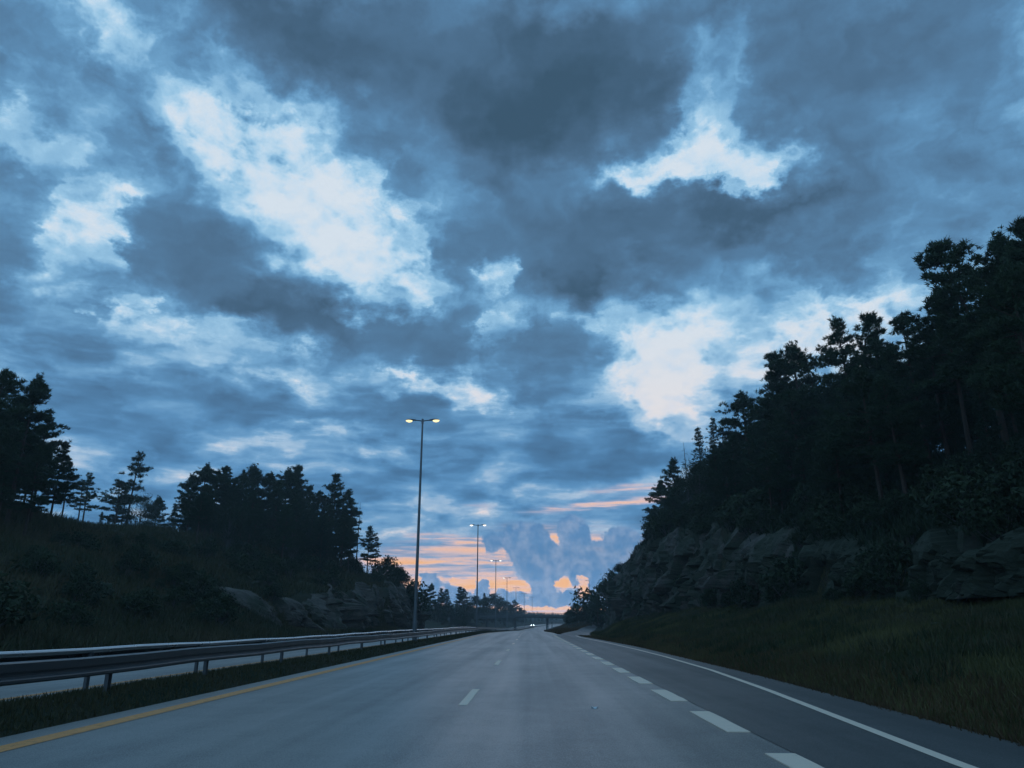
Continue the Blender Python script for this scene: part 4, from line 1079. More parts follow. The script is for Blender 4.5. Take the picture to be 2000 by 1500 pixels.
    ('bushC', 20.75, 47.56, 0.95, 'low dark bush under the pines, below the narrow pointed pine, second from left', 'undergrowth bushes on the right slope', 'bush'),
    ('bushB', 22.72, 33.86, 1.72, 'low dark bush under the pines, below the tallest pine, third from left', 'undergrowth bushes on the right slope', 'bush'),
    ('bushB', 21.15, 18.51, 2.47, 'low dark bush under the pines, below the tallest pine, rightmost', 'undergrowth bushes on the right slope', 'bush'),
    ('bushB', 18.13, 58.01, 2.21, 'low dark bush under the pines, below the round pine, rightmost', 'undergrowth bushes on the right slope', 'bush'),
    ('bushB', 20.49, 44.72, 0.85, 'low dark bush under the pines, below the narrow pointed pine, fifth from left', 'undergrowth bushes on the right slope', 'bush'),
    ('bushC', 20.79, 45.76, 2.22, 'low dark bush under the pines, below the narrow pointed pine, fourth from left', 'undergrowth bushes on the right slope', 'bush'),
    ('bushC', 18.35, 30.94, 1.97, 'low dark bush under the pines, below the left-leaning pine, second from left', 'undergrowth bushes on the right slope', 'bush'),
    ('bushC', 18.9, 45.61, 2.16, 'low dark bush under the pines, below the airy pine spire, ninth from left', 'undergrowth bushes on the right slope', 'bush'),
    ('bushC', 15.71, 36.24, 1.23, 'low dark bush under the pines, below the narrow pointed pine, third from left', 'undergrowth bushes on the right slope', 'bush'),
    ('bushC', 18.59, 40.54, 1.37, 'low dark bush under the pines, below the narrow pointed pine, rightmost', 'undergrowth bushes on the right slope', 'bush'),
    ('bushB', 19.61, 25.79, 1.26, 'low dark bush under the pines, below the tallest pine, seventh from left', 'undergrowth bushes on the right slope', 'bush'),
    ('bushA', 18.19, 51.28, 1.58, 'low dark bush under the pines, below the round-crowned pair, eighth from left', 'undergrowth bushes on the right slope', 'bush'),
    ('bushC', 22.39, 38.06, 1.51, 'low dark bush under the pines, below the left-leaning pine, leftmost', 'undergrowth bushes on the right slope', 'bush'),
    ('bushA', 19.83, 39.83, 1.05, 'low dark bush under the pines, below the long-boughed pine, fourth from left', 'undergrowth bushes on the right slope', 'bush'),
    ('bushC', 15.47, 64.53, 1.54, 'low dark bush under the pines, below the thin spruce tops, sixth from left', 'undergrowth bushes on the right slope', 'bush'),
    ('bushC', 19.41, 64.57, 1.48, 'low dark bush under the pines, below the round pine, fifth from left', 'undergrowth bushes on the right slope', 'bush'),
    ('bushA', 20.59, 50.86, 1.65, 'low dark bush under the pines, below the airy pine spire, third from left', 'undergrowth bushes on the right slope', 'bush'),
    ('bushA', 21.49, 56.64, 2.45, 'low dark bush under the pines, below the round-crowned pair, rightmost', 'undergrowth bushes on the right slope', 'bush'),
    ('bushA', 21.22, 51.38, 2.53, 'low dark bush under the pines, below the airy pine spire, seventh from left', 'undergrowth bushes on the right slope', 'bush'),
    ('bushA', 16.41, 78.65, 2.2, 'low dark bush under the pines, below the thin spruce tops, second from left', 'undergrowth bushes on the right slope', 'bush'),
    ('bushC', 17.09, 20.88, 2.45, 'low dark bush under the pines, below the tallest pine, tenth from left', 'undergrowth bushes on the right slope', 'bush'),
    ('bushA', 23.18, 70.45, 1.58, 'low dark bush under the pines, below the round-crowned pair, second from left', 'undergrowth bushes on the right slope', 'bush'),
    ('bushB', 21.28, 24.4, 1.93, 'low dark bush under the pines, below the tallest pine, thirteenth from left', 'undergrowth bushes on the right slope', 'bush'),
    ('bushB', 19.1, 34.83, 2.47, 'low dark bush under the pines, below the broad tiered pine, leftmost', 'undergrowth bushes on the right slope', 'bush'),
    ('bushC', 20.4, 50.29, 1.42, 'low dark bush under the pines, below the airy pine spire, fifth from left', 'undergrowth bushes on the right slope', 'bush'),
    ('bushA', 23.79, 39.44, 1.31, 'low dark bush under the pines, below the left-leaning pine, rightmost', 'undergrowth bushes on the right slope', 'bush'),
    ('bushB', 18.63, 27.65, 2.34, 'low dark bush under the pines, below the tallest pine, fourth from left', 'undergrowth bushes on the right slope', 'bush'),
    ('bushB', 23.13, 29.14, 1.4, 'low dark bush under the pines, below the tallest pine, ninth from left', 'undergrowth bushes on the right slope', 'bush'),
    ('bushC', 22.53, 65.08, 1.17, 'low dark bush under the pines, below the round-crowned pair, fifth from left', 'undergrowth bushes on the right slope', 'bush'),
    ('bushA', 19.67, 40.29, 1.34, 'low dark bush under the pines, below the long-boughed pine, third from left', 'undergrowth bushes on the right slope', 'bush'),
    ('bushA', 17.66, 75.64, 1.68, 'low dark bush under the pines, below the thin spruce tops, fourth from left', 'undergrowth bushes on the right slope', 'bush'),
    ('bushA', 16.11, 66.22, 0.63, 'low dark bush under the pines, below the thin spruce tops, rightmost', 'undergrowth bushes on the right slope', 'bush'),
    ('bushA', 18.27, 73.75, 1.37, 'low dark bush under the pines, below the thin spruce tops, seventh from left', 'undergrowth bushes on the right slope', 'bush'),
    ('bushC', 15.75, 43.98, 0.8, 'low dark bush under the pines, below the round-crowned pair, tenth from left', 'undergrowth bushes on the right slope', 'bush'),
    ('bushA', 18.39, 33.02, 0.94, 'low dark bush under the pines, below the broad tiered pine, second from left', 'undergrowth bushes on the right slope', 'bush'),
    ('bushB', 17.33, 34.54, 0.83, 'low dark bush under the pines, below the long-boughed pine, fifth from left', 'undergrowth bushes on the right slope', 'bush'),
    ('bushA', 17.82, 61.22, 1.63, 'low dark bush under the pines, below the round pine, fourth from left', 'undergrowth bushes on the right slope', 'bush'),
    ('bushB', 15.27, 30.56, 0.83, 'low dark bush under the pines, below the long-boughed pine, rightmost', 'undergrowth bushes on the right slope', 'bush'),
    ('bushB', 15.44, 36.69, 0.66, 'low dark bush under the pines, below the narrow pointed pine, leftmost', 'undergrowth bushes on the right slope', 'bush'),
    ('bushA', 15.06, 54.09, 1.77, 'low dark bush under the pines, below the round pine, third from left', 'undergrowth bushes on the right slope', 'bush'),
    ('bushA', 17.76, 46.11, 1.23, 'low dark bush under the pines, below the airy pine spire, leftmost', 'undergrowth bushes on the right slope', 'bush'),
    ('bushB', 15.26, 45.86, 0.9, 'low dark bush under the pines, below the round-crowned pair, sixth from left', 'undergrowth bushes on the right slope', 'bush'),
    ('bushB', 18.02, 32.35, 0.94, 'low dark bush under the pines, below the broad tiered pine, rightmost', 'undergrowth bushes on the right slope', 'bush'),
    ('bushC', 16.17, 38.77, 0.68, 'low dark bush under the pines, below the airy pine spire, tenth from left', 'undergrowth bushes on the right slope', 'bush'),
    ('bushA', 16.94, 35.78, 0.81, 'low dark bush under the pines, below the long-boughed pine, leftmost', 'undergrowth bushes on the right slope', 'bush'),
    ('bushA', 15.51, 61.22, 1.13, 'low dark bush under the pines, below the round pine, leftmost', 'undergrowth bushes on the right slope', 'bush'),
    ('bushA', 17.82, 25.55, 1.01, 'low dark bush under the pines, below the tallest pine, fifth from left', 'undergrowth bushes on the right slope', 'bush'),
    ('bushA', 14.82, 37.94, 0.58, 'low dark bush under the pines, below the airy pine spire, fourth from left', 'undergrowth bushes on the right slope', 'bush'),
    ('bushC', 15.0, 78.66, 0.69, 'low dark bush under the pines, below the first dropping pine, leftmost', 'undergrowth bushes on the right slope', 'bush'),
    ('bushB', 17.63, 43.8, 1.65, 'low dark bush under the pines, below the airy pine spire, sixth from left', 'undergrowth bushes on the right slope', 'bush'),
    ('bushA', 18.13, 58.67, 1.36, 'low dark bush under the pines, below the round pine, sixth from left', 'undergrowth bushes on the right slope', 'bush'),
    ('bushA', 17.7, 21.19, 1.5, 'low dark bush under the pines, below the tallest pine, twelfth from left', 'undergrowth bushes on the right slope', 'bush'),
    ('bushA', 15.87, 68.8, 0.9, 'low dark bush under the pines, below the thin spruce tops, fifth from left', 'undergrowth bushes on the right slope', 'bush'),
    ('bushC', 16.47, 17.26, 0.85, 'low dark bush under the pines, below the tallest pine, fifteenth from left', 'undergrowth bushes on the right slope', 'bush'),
    ('bushC', 17.48, 28.14, 1.59, 'low dark bush under the pines, below the feathery pine', 'undergrowth bushes on the right slope', 'bush'),
    ('bushC', 16.02, 34.05, 1.85, 'low dark bush under the pines, below the long-boughed pine, second from left', 'undergrowth bushes on the right slope', 'bush'),
    ('bushC', 18.49, 49.4, 0.96, 'low dark bush under the pines, below the round-crowned pair, twelfth from left', 'undergrowth bushes on the right slope', 'bush'),
    ('bushC', 17.47, 42.71, 1.12, 'low dark bush under the pines, below the airy pine spire, eighth from left', 'undergrowth bushes on the right slope', 'bush'),
    ('bushC', 17.34, 48.45, 0.86, 'low dark bush under the pines, below the round-crowned pair, ninth from left', 'undergrowth bushes on the right slope', 'bush'),
    ('bushA', 15.95, 74.36, 0.87, 'low dark bush under the pines, below the thin spruce tops, third from left', 'undergrowth bushes on the right slope', 'bush'),
    ('bushC', 16.07, 49.96, 1.0, 'low dark bush under the pines, below the round-crowned pair, third from left', 'undergrowth bushes on the right slope', 'bush'),
    ('bushA', 15.91, 49.35, 1.11, 'low dark bush under the pines, below the round-crowned pair, fourth from left', 'undergrowth bushes on the right slope', 'bush'),
    ('spruceA', 22.55, 35.98, 5.75, 'young spruce under the forest canopy, at the rim below the feathery pine', 'forest spruces on the right slope', 'tree'),
    ('pineF', 21.16, 53.8, 5.07, 'young pine under the forest canopy, at the rim below the airy pine spire', 'forest pines on the right slope', 'tree'),
    ('spruceA', 34.65, 71.14, 4.1, 'young spruce under the forest canopy, close under the narrow pointed pine', 'forest spruces on the right slope', 'tree'),
    ('spruceA', 26.29, 64.56, 5.61, 'young spruce under the forest canopy, downslope from the airy pine spire, leftmost', 'forest spruces on the right slope', 'tree'),
    ('spruceA', 31.32, 48.24, 5.41, 'young spruce under the forest canopy, close under the feathery pine, rightmost', 'forest spruces on the right slope', 'tree'),
    ('pineF', 38.07, 57.31, 5.24, 'young pine under the forest canopy, close under the tallest pine, leftmost', 'forest pines on the right slope', 'tree'),
    ('spruceA', 25.25, 58.42, 3.42, 'young spruce under the forest canopy, downslope from the airy pine spire, third from left', 'forest spruces on the right slope', 'tree'),
    ('spruceA', 40.67, 73.54, 4.69, 'young spruce under the forest canopy, close under the broad tiered pine, third from left', 'forest spruces on the right slope', 'tree'),
    ('spruceA', 32.88, 44.57, 3.51, 'young spruce under the forest canopy, close under the tallest pine, rightmost', 'forest spruces on the right slope', 'tree'),
    ('spruceA', 27.33, 37.56, 4.6, 'young spruce under the forest canopy, downslope from the tallest pine, second from left', 'forest spruces on the right slope', 'tree'),
    ('spruceA', 28.21, 48.02, 2.73, 'young spruce under the forest canopy, downslope from the left-leaning pine', 'forest spruces on the right slope', 'tree'),
    ('pineF', 24.76, 64.38, 4.16, 'young pine under the forest canopy, downslope from the round-crowned pair', 'forest pines on the right slope', 'tree'),
    ('spruceA', 24.13, 51.29, 4.0, 'young spruce under the forest canopy, downslope from the narrow pointed pine', 'forest spruces on the right slope', 'tree'),
    ('spruceA', 30.73, 41.87, 3.91, 'young spruce under the forest canopy, downslope from the tallest pine, rightmost', 'forest spruces on the right slope', 'tree'),
    ('spruceA', 26.61, 72.65, 3.57, 'young spruce under the forest canopy, downslope from the round-crowned pair', 'forest spruces on the right slope', 'tree'),
    ('pineF', 21.92, 41.99, 4.91, 'young pine under the forest canopy, at the rim below the long-boughed pine, rightmost', 'forest pines on the right slope', 'tree'),
    ('spruceA', 35.42, 61.02, 5.46, 'young spruce under the forest canopy, close under the broad tiered pine, fifth from left', 'forest spruces on the right slope', 'tree'),
    ('spruceA', 28.31, 69.01, 3.95, 'young spruce under the forest canopy, downslope from the airy pine spire, second from left', 'forest spruces on the right slope', 'tree'),
    ('spruceA', 28.46, 39.97, 4.65, 'young spruce under the forest canopy, downslope from the tallest pine, leftmost', 'forest spruces on the right slope', 'tree'),
    ('spruceA', 41.58, 67.12, 5.16, 'young spruce under the forest canopy, close under the left-leaning pine, rightmost', 'forest spruces on the right slope', 'tree'),
    ('spruceA', 36.95, 73.51, 3.87, 'young spruce under the forest canopy, close under the long-boughed pine, second from left', 'forest spruces on the right slope', 'tree'),
    ('pineF', 28.6, 55.75, 5.27, 'young pine under the forest canopy, downslope from the long-boughed pine, leftmost', 'forest pines on the right slope', 'tree'),
    ('pineF', 31.85, 54.72, 3.5, 'young pine under the forest canopy, close under the left-leaning pine, leftmost', 'forest pines on the right slope', 'tree'),
    ('spruceA', 36.93, 67.81, 3.47, 'young spruce under the forest canopy, close under the broad tiered pine, second from left', 'forest spruces on the right slope', 'tree'),
    ('spruceA', 34.69, 64.28, 3.26, 'young spruce under the forest canopy, close under the broad tiered pine, leftmost', 'forest spruces on the right slope', 'tree'),
    ('spruceA', 36.78, 55.03, 5.94, 'young spruce under the forest canopy, close under the tallest pine, leftmost', 'forest spruces on the right slope', 'tree'),
    ('spruceA', 29.67, 67.38, 5.47, 'young spruce under the forest canopy, downslope from the airy pine spire, rightmost', 'forest spruces on the right slope', 'tree'),
    ('pineF', 31.09, 62.3, 3.18, 'young pine under the forest canopy, close under the long-boughed pine', 'forest pines on the right slope', 'tree'),
    ('pineF', 27.6, 53.71, 5.35, 'young pine under the forest canopy, downslope from the long-boughed pine, rightmost', 'forest pines on the right slope', 'tree'),
    ('pineF', 33.3, 54.35, 5.49, 'young pine under the forest canopy, close under the left-leaning pine, rightmost', 'forest pines on the right slope', 'tree'),
    ('spruceA', 38.34, 60.93, 4.53, 'young spruce under the forest canopy, close under the feathery pine, leftmost', 'forest spruces on the right slope', 'tree'),
    ('spruceA', 39.16, 69.27, 2.67, 'young spruce under the forest canopy, close under the broad tiered pine, fourth from left', 'forest spruces on the right slope', 'tree'),
    ('pineF', 30.56, 72.78, 5.65, 'young pine under the forest canopy, downslope from the airy pine spire', 'forest pines on the right slope', 'tree'),
    ('spruceA', 21.97, 32.0, 4.96, 'young spruce under the forest canopy, at the rim below the tallest pine', 'forest spruces on the right slope', 'tree'),
    ('spruceA', 34.45, 67.51, 3.06, 'young spruce under the forest canopy, close under the long-boughed pine, rightmost', 'forest spruces on the right slope', 'tree'),
    ('spruceA', 38.98, 67.41, 5.43, 'young spruce under the forest canopy, close under the broad tiered pine, rightmost', 'forest spruces on the right slope', 'tree'),
    ('spruceA', 32.42, 64.94, 5.53, 'young spruce under the forest canopy, close under the long-boughed pine, leftmost', 'forest spruces on the right slope', 'tree'),
    ('spruceA', 41.04, 64.17, 4.15, 'young spruce under the forest canopy, close under the feathery pine, second from left', 'forest spruces on the right slope', 'tree'),
    ('pineF', 22.61, 44.79, 5.67, 'young pine under the forest canopy, at the rim below the long-boughed pine, leftmost', 'forest pines on the right slope', 'tree'),
    ('pineF', 36.01, 64.4, 3.85, 'young pine under the forest canopy, close under the broad tiered pine, leftmost', 'forest pines on the right slope', 'tree'),
    ('pineF', 31.69, 46.44, 2.81, 'young pine under the forest canopy, close under the tallest pine, rightmost', 'forest pines on the right slope', 'tree'),
    ('spruceA', 38.06, 62.93, 3.0, 'young spruce under the forest canopy, close under the left-leaning pine, leftmost', 'forest spruces on the right slope', 'tree'),
    ('spruceA', 34.89, 56.97, 4.47, 'young spruce under the forest canopy, close under the left-leaning pine, second from left', 'forest spruces on the right slope', 'tree'),
    ('pineF', 33.43, 58.1, 3.89, 'young pine under the forest canopy, close under the broad tiered pine, rightmost', 'forest pines on the right slope', 'tree'),
    ('pineB', -41.0, 54.12, 12.03, 'tall dark pine at the left edge of the picture', 'pines on the left hill', 'tree'),
    ('pineA', -41.5, 58.35, 12.79, 'tall dark pine with a pointed tip, second from the left edge', 'pines on the left hill', 'tree'),
    ('pineF', -43.0, 59.22, 10.49, 'dense dark pine between the two tallest at the left edge', 'pines on the left hill', 'tree'),
    ('pineC', -43.0, 63.3, 9.85, 'dark pine third from the left edge, stepping down to the right', 'pines on the left hill', 'tree'),
    ('pineF', -44.0, 67.41, 7.17, 'lower dark pine at the right side of the left-edge clump', 'pines on the left hill', 'tree'),
    ('pineC', -46.0, 72.17, 6.07, 'lowest dark pine at the right side of the left-edge clump', 'pines on the left hill', 'tree'),
    ('pineT', -72.0, 118.58, 12.41, 'thin-stemmed pine standing just right of the left-edge clump, taller of two', 'pines on the left hill', 'tree'),
    ('pineT', -70.0, 114.01, 10.09, 'thin-stemmed pine standing just right of the left-edge clump, shorter of two', 'pines on the left hill', 'tree'),
    ('pineT', -74.0, 135.3, 21.2, 'tall slim pine standing alone between the left-hand clumps', 'pines on the left hill', 'tree'),
    ('pineE', -72.0, 128.16, 13.28, 'spindly pine left of the tall lone slim pine', 'pines on the left hill', 'tree'),
    ('pineT', -74.0, 133.52, 13.75, 'thin bare-stemmed pine touching the tall lone slim pine on its left', 'pines on the left hill', 'tree'),
    ('broadB', -70.0, 132.61, 12.38, 'round bushy tree at the foot of the tall lone slim pine', 'pines on the left hill', 'tree'),
    ('pineA', -70.0, 137.62, 13.14, 'small pine between the round bushy tree and the dense middle clump', 'pines on the left hill', 'tree'),
    ('spruceA', -66.0, 136.68, 11.54, 'small spruce at the left foot of the dense middle clump', 'pines on the left hill', 'tree'),
    ('spruceA', -60.0, 103.03, 3.93, 'tiny sapling on the bare left ridge, left one', 'pines on the left hill', 'tree'),
    ('spruceA', -60.0, 104.99, 3.78, 'tiny sapling on the bare left ridge, right one', 'pines on the left hill', 'tree'),
    ('pineC', -52.0, 112.27, 11.59, 'pine of the dense clump on the left hill, leftmost', 'pines on the left hill', 'tree'),
    ('pineA', -51.0, 113.87, 13.8, 'pine of the dense clump on the left hill, second from its left end', 'pines on the left hill', 'tree'),
    ('pineB', -50.0, 116.21, 13.36, 'pine of the dense clump on the left hill, third from its left end', 'pines on the left hill', 'tree'),
    ('pineF', -50.0, 120.03, 15.3, 'pine of the dense clump on the left hill, fourth from its left end', 'pines on the left hill', 'tree'),
    ('pineF', -47.0, 116.33, 12.03, 'pine of the dense clump on the left hill, fifth from its left end', 'pines on the left hill', 'tree'),
    ('pineC', -46.0, 117.81, 13.11, 'pine of the dense clump on the left hill, sixth from its left end', 'pines on the left hill', 'tree'),
    ('pineA', -48.0, 126.39, 16.77, 'pine of the dense clump on the left hill, seventh from its left end', 'pines on the left hill', 'tree'),
    ('spruceA', -47.0, 124.51, 15.98, 'spruce of the dense clump on the left hill, eighth from its left end', 'pines on the left hill', 'tree'),
    ('pineB', -45.0, 126.23, 14.86, 'pine of the dense clump on the left hill, ninth from its left end', 'pines on the left hill', 'tree'),
    ('pineF', -42.0, 122.32, 12.26, 'pine of the dense clump on the left hill, tenth from its left end', 'pines on the left hill', 'tree'),
    ('pineA', -43.0, 129.4, 16.28, 'pine of the dense clump on the left hill, eleventh from its left end', 'pines on the left hill', 'tree'),
    ('pineF', -42.0, 132.53, 17.48, 'pine of the dense clump on the left hill, twelfth from its left end', 'pines on the left hill', 'tree'),
    ('pineC', -40.0, 132.48, 13.9, 'pine of the dense clump on the left hill, thirteenth from its left end', 'pines on the left hill', 'tree'),
    ('pineB', -38.0, 133.01, 12.91, 'pine of the dense clump on the left hill, fourteenth from its left end', 'pines on the left hill', 'tree'),
    ('pineD', -36.0, 135.23, 16.57, 'pine of the dense clump on the left hill, fifteenth from its left end', 'pines on the left hill', 'tree'),
    ('pineC', -35.0, 139.99, 15.35, 'pine of the dense clump on the left hill, sixteenth from its left end', 'pines on the left hill', 'tree'),
    ('pineT', -33.5, 140.1, 12.99, 'pine of the dense clump on the left hill, seventeenth from its left end', 'pines on the left hill', 'tree'),
    ('snag', -33.0, 143.45, 14.09, 'dead spiky tree of the dense clump on the left hill, eighteenth from its left end', 'pines on the left hill', 'tree'),
    ('pineC', -31.0, 144.22, 9.66, 'pine of the dense clump on the left hill, nineteenth from its left end', 'pines on the left hill', 'tree'),
    ('pineT', -30.0, 146.26, 8.22, 'pine at the right end of the dense clump on the left hill', 'pines on the left hill', 'tree'),
    ('spruceA', -34.86, 118.85, 8.47, 'dark spruce in front of dense left clump, its right half, leftmost', 'clump spruces on the left hill', 'tree'),
    ('broadB', -45.97, 122.47, 6.06, 'dark leafy tree in back of dense left clump, its middle, leftmost', 'clump leafy trees on the left hill', 'tree'),
    ('broadB', -37.66, 92.92, 6.37, 'dark leafy tree in middle of dense left clump, its left half', 'clump leafy trees on the left hill', 'tree'),
    ('pineF', -47.05, 105.81, 8.19, 'dark pine in back of dense left clump, its left end, fifth from left', 'clump pines on the left hill', 'tree'),
    ('pineB', -39.66, 101.85, 5.44, 'dark pine in middle of dense left clump, its left half, rightmost', 'clump pines on the left hill', 'tree'),
    ('pineA', -40.06, 106.67, 7.69, 'dark pine in middle of dense left clump, its middle, second from left', 'clump pines on the left hill', 'tree'),
    ('pineF', -37.73, 130.98, 6.11, 'dark pine in middle of dense left clump, its right half, second from left', 'clump pines on the left hill', 'tree'),
    ('pineC', -32.13, 97.3, 8.05, 'dark pine in front of dense left clump, its highest crowns, leftmost', 'clump pines on the left hill', 'tree'),
    ('pineF', -33.06, 122.09, 6.13, 'dark pine in front of dense left clump, its right half, third from left', 'clump pines on the left hill', 'tree'),
    ('pineF', -44.39, 116.9, 9.62, 'dark pine in back of dense left clump, its middle, second from left', 'clump pines on the left hill', 'tree'),
    ('pineB', -58.87, 130.32, 8.1, 'dark pine in back of dense left clump, its left end, second from left', 'clump pines on the left hill', 'tree'),
    ('pineF', -35.97, 95.53, 5.02, 'dark pine in middle of dense left clump, its middle, leftmost', 'clump pines on the left hill', 'tree'),
    ('pineF', -37.31, 101.05, 6.16, 'dark pine in middle of dense left clump, its middle, rightmost', 'clump pines on the left hill', 'tree'),
    ('pineF', -33.32, 117.23, 6.84, 'dark pine in front of dense left clump, its right half, leftmost', 'clump pines on the left hill', 'tree'),
    ('pineF', -42.21, 96.28, 6.78, 'dark pine in middle of dense left clump, its left end, rightmost', 'clump pines on the left hill', 'tree'),
    ('pineF', -46.98, 135.13, 5.17, 'dark pine in back of dense left clump, its middle, sixth from left', 'clump pines on the left hill', 'tree'),
    ('broadB', -44.17, 123.46, 8.91, 'dark leafy tree in back of dense left clump, its middle, rightmost', 'clump leafy trees on the left hill', 'tree'),
    ('pineB', -29.16, 121.17, 6.9, 'dark pine in front of dense left clump, its right end, rightmost', 'clump pines on the left hill', 'tree'),
    ('pineB', -40.12, 138.87, 8.34, 'dark pine in middle of dense left clump, its right half, leftmost', 'clump pines on the left hill', 'tree'),
    ('spruceA', -49.91, 123.26, 6.77, 'dark spruce in back of dense left clump, its left half, second from left', 'clump spruces on the left hill', 'tree'),
    ('pineF', -33.31, 134.99, 9.58, 'dark pine in front of dense left clump, its right half, rightmost', 'clump pines on the left hill', 'tree'),
    ('broadB', -47.5, 129.26, 6.98, 'dark leafy tree in back of dense left clump, its middle, second from left', 'clump leafy trees on the left hill', 'tree'),
    ('pineF', -54.55, 141.08, 7.43, 'dark pine in back of dense left clump, its left half, second from left', 'clump pines on the left hill', 'tree'),
    ('pineF', -34.32, 109.19, 9.76, 'dark pine in front of dense left clump, its highest crowns, rightmost', 'clump pines on the left hill', 'tree'),
    ('broadB', -36.98, 112.8, 5.64, 'dark leafy tree in middle of dense left clump, its highest crowns, leftmost', 'clump leafy trees on the left hill', 'tree'),
    ('pineF', -42.91, 140.43, 6.9, 'dark pine in middle of dense left clump, its highest crowns, fourth from left', 'clump pines on the left hill', 'tree'),
    ('pineF', -43.08, 109.92, 5.03, 'dark pine in middle of dense left clump, its left half, leftmost', 'clump pines on the left hill', 'tree'),
    ('spruceA', -34.93, 126.02, 6.51, 'dark spruce in front of dense left clump, its right half, rightmost', 'clump spruces on the left hill', 'tree'),
    ('pineF', -38.34, 137.37, 10.05, 'dark pine in middle of dense left clump, its right half, fourth from left', 'clump pines on the left hill', 'tree'),
    ('pineF', -52.41, 118.19, 5.84, 'dark pine in back of dense left clump, its left end, fourth from left', 'clump pines on the left hill', 'tree'),
    ('pineF', -57.48, 135.63, 9.77, 'dark pine in back of dense left clump, its left end, rightmost', 'clump pines on the left hill', 'tree'),
    ('pineA', -49.5, 128.95, 10.33, 'dark pine in back of dense left clump, its left half, rightmost', 'clump pines on the left hill', 'tree'),
    ('spruceA', -51.48, 131.5, 7.16, 'dark spruce in back of dense left clump, its left half, rightmost', 'clump spruces on the left hill', 'tree'),
    ('pineB', -49.56, 141.38, 8.09, 'dark pine in back of dense left clump, its middle, fifth from left', 'clump pines on the left hill', 'tree'),
    ('broadB', -37.54, 121.45, 9.27, 'dark leafy tree in middle of dense left clump, its highest crowns, rightmost', 'clump leafy trees on the left hill', 'tree'),
    ('pineC', -38.54, 126.23, 6.96, 'dark pine in middle of dense left clump, its highest crowns, rightmost', 'clump pines on the left hill', 'tree'),
    ('broadB', -32.99, 103.77, 5.73, 'dark leafy tree in front of dense left clump, its highest crowns', 'clump leafy trees on the left hill', 'tree'),
    ('pineF', -54.35, 123.92, 10.21, 'dark pine in back of dense left clump, its left end, sixth from left', 'clump pines on the left hill', 'tree'),
    ('pineF', -38.98, 117.52, 7.37, 'dark pine in middle of dense left clump, its highest crowns, leftmost', 'clump pines on the left hill', 'tree'),
    ('spruceA', -54.83, 132.92, 5.49, 'dark spruce in back of dense left clump, its left half, leftmost', 'clump spruces on the left hill', 'tree'),
    ('pineA', -31.22, 110.7, 7.42, 'dark pine in front of dense left clump, its right half, second from left', 'clump pines on the left hill', 'tree'),
    ('pineA', -55.19, 117.52, 5.06, 'dark pine in back of dense left clump, its left end, leftmost', 'clump pines on the left hill', 'tree'),
    ('pineC', -40.06, 126.07, 7.05, 'dark pine in middle of dense left clump, its highest crowns, third from left', 'clump pines on the left hill', 'tree'),
    ('pineF', -29.21, 116.4, 9.33, 'dark pine in front of dense left clump, its right half, fourth from left', 'clump pines on the left hill', 'tree'),
    ('pineC', -35.2, 122.35, 6.83, 'dark pine in middle of dense left clump, its right half, third from left', 'clump pines on the left hill', 'tree'),
    ('pineB', -38.54, 86.21, 6.14, 'dark pine in middle of dense left clump, its left end, leftmost', 'clump pines on the left hill', 'tree'),
    ('pineF', -51.2, 134.69, 8.69, 'dark pine in back of dense left clump, its middle, leftmost', 'clump pines on the left hill', 'tree'),
    ('pineF', -48.87, 133.35, 9.34, 'dark pine in back of dense left clump, its middle, fourth from left', 'clump pines on the left hill', 'tree'),
    ('spruceA', -44.47, 121.29, 6.2, 'dark spruce in back of dense left clump, its middle', 'clump spruces on the left hill', 'tree'),
    ('pineC', -31.95, 129.75, 6.68, 'dark pine in front of dense left clump, its right end, leftmost', 'clump pines on the left hill', 'tree'),
    ('spruceA', -39.92, 134.49, 9.32, 'dark spruce in middle of dense left clump, its highest crowns', 'clump spruces on the left hill', 'tree'),
    ('spruceA', -30.02, 107.83, 8.06, 'dark spruce in front of dense left clump, its right half, second from left', 'clump spruces on the left hill', 'tree'),
    ('pineF', -35.39, 130.81, 10.16, 'dark pine in middle of dense left clump, its right half, rightmost', 'clump pines on the left hill', 'tree'),
    ('pineF', -53.57, 145.87, 5.77, 'dark pine in back of dense left clump, its middle, third from left', 'clump pines on the left hill', 'tree'),
    ('pineA', -43.0, 134.89, 10.86, 'dark pine in middle of dense left clump, its highest crowns, second from left', 'clump pines on the left hill', 'tree'),
    ('pineB', -56.0, 125.24, 8.18, 'dark pine in back of dense left clump, its left end, third from left', 'clump pines on the left hill', 'tree'),
    ('pineF', -50.35, 144.82, 9.24, 'dark pine in back of dense left clump, its middle, rightmost', 'clump pines on the left hill', 'tree'),
    ('pineF', -59.88, 143.65, 8.77, 'dark pine in back of dense left clump, its left half, leftmost', 'clump pines on the left hill', 'tree'),
    ('pineC', -38.44, 56.15, 7.15, 'dark pine inside the left-edge clump, near its middle, rightmost', 'clump pines at the left edge', 'tree'),
    ('pineA', -53.91, 68.34, 9.64, 'dark pine inside the left-edge clump, at the picture edge, second from left', 'clump pines at the left edge', 'tree'),
    ('pineF', -54.88, 70.54, 11.65, 'dark pine inside the left-edge clump, at the picture edge, fifth from left', 'clump pines at the left edge', 'tree'),
    ('pineA', -53.2, 66.1, 10.52, 'dark pine inside the left-edge clump, at the picture edge, leftmost', 'clump pines at the left edge', 'tree'),
    ('pineF', -50.87, 70.43, 7.55, 'dark pine inside the left-edge clump, at the picture edge, rightmost', 'clump pines at the left edge', 'tree'),
    ('pineB', -46.57, 59.2, 9.21, 'dark pine inside the left-edge clump, at the picture edge, fourth from left', 'clump pines at the left edge', 'tree'),
    ('pineC', -38.44, 52.04, 7.72, 'dark pine inside the left-edge clump, at the picture edge, tenth from left', 'clump pines at the left edge', 'tree'),
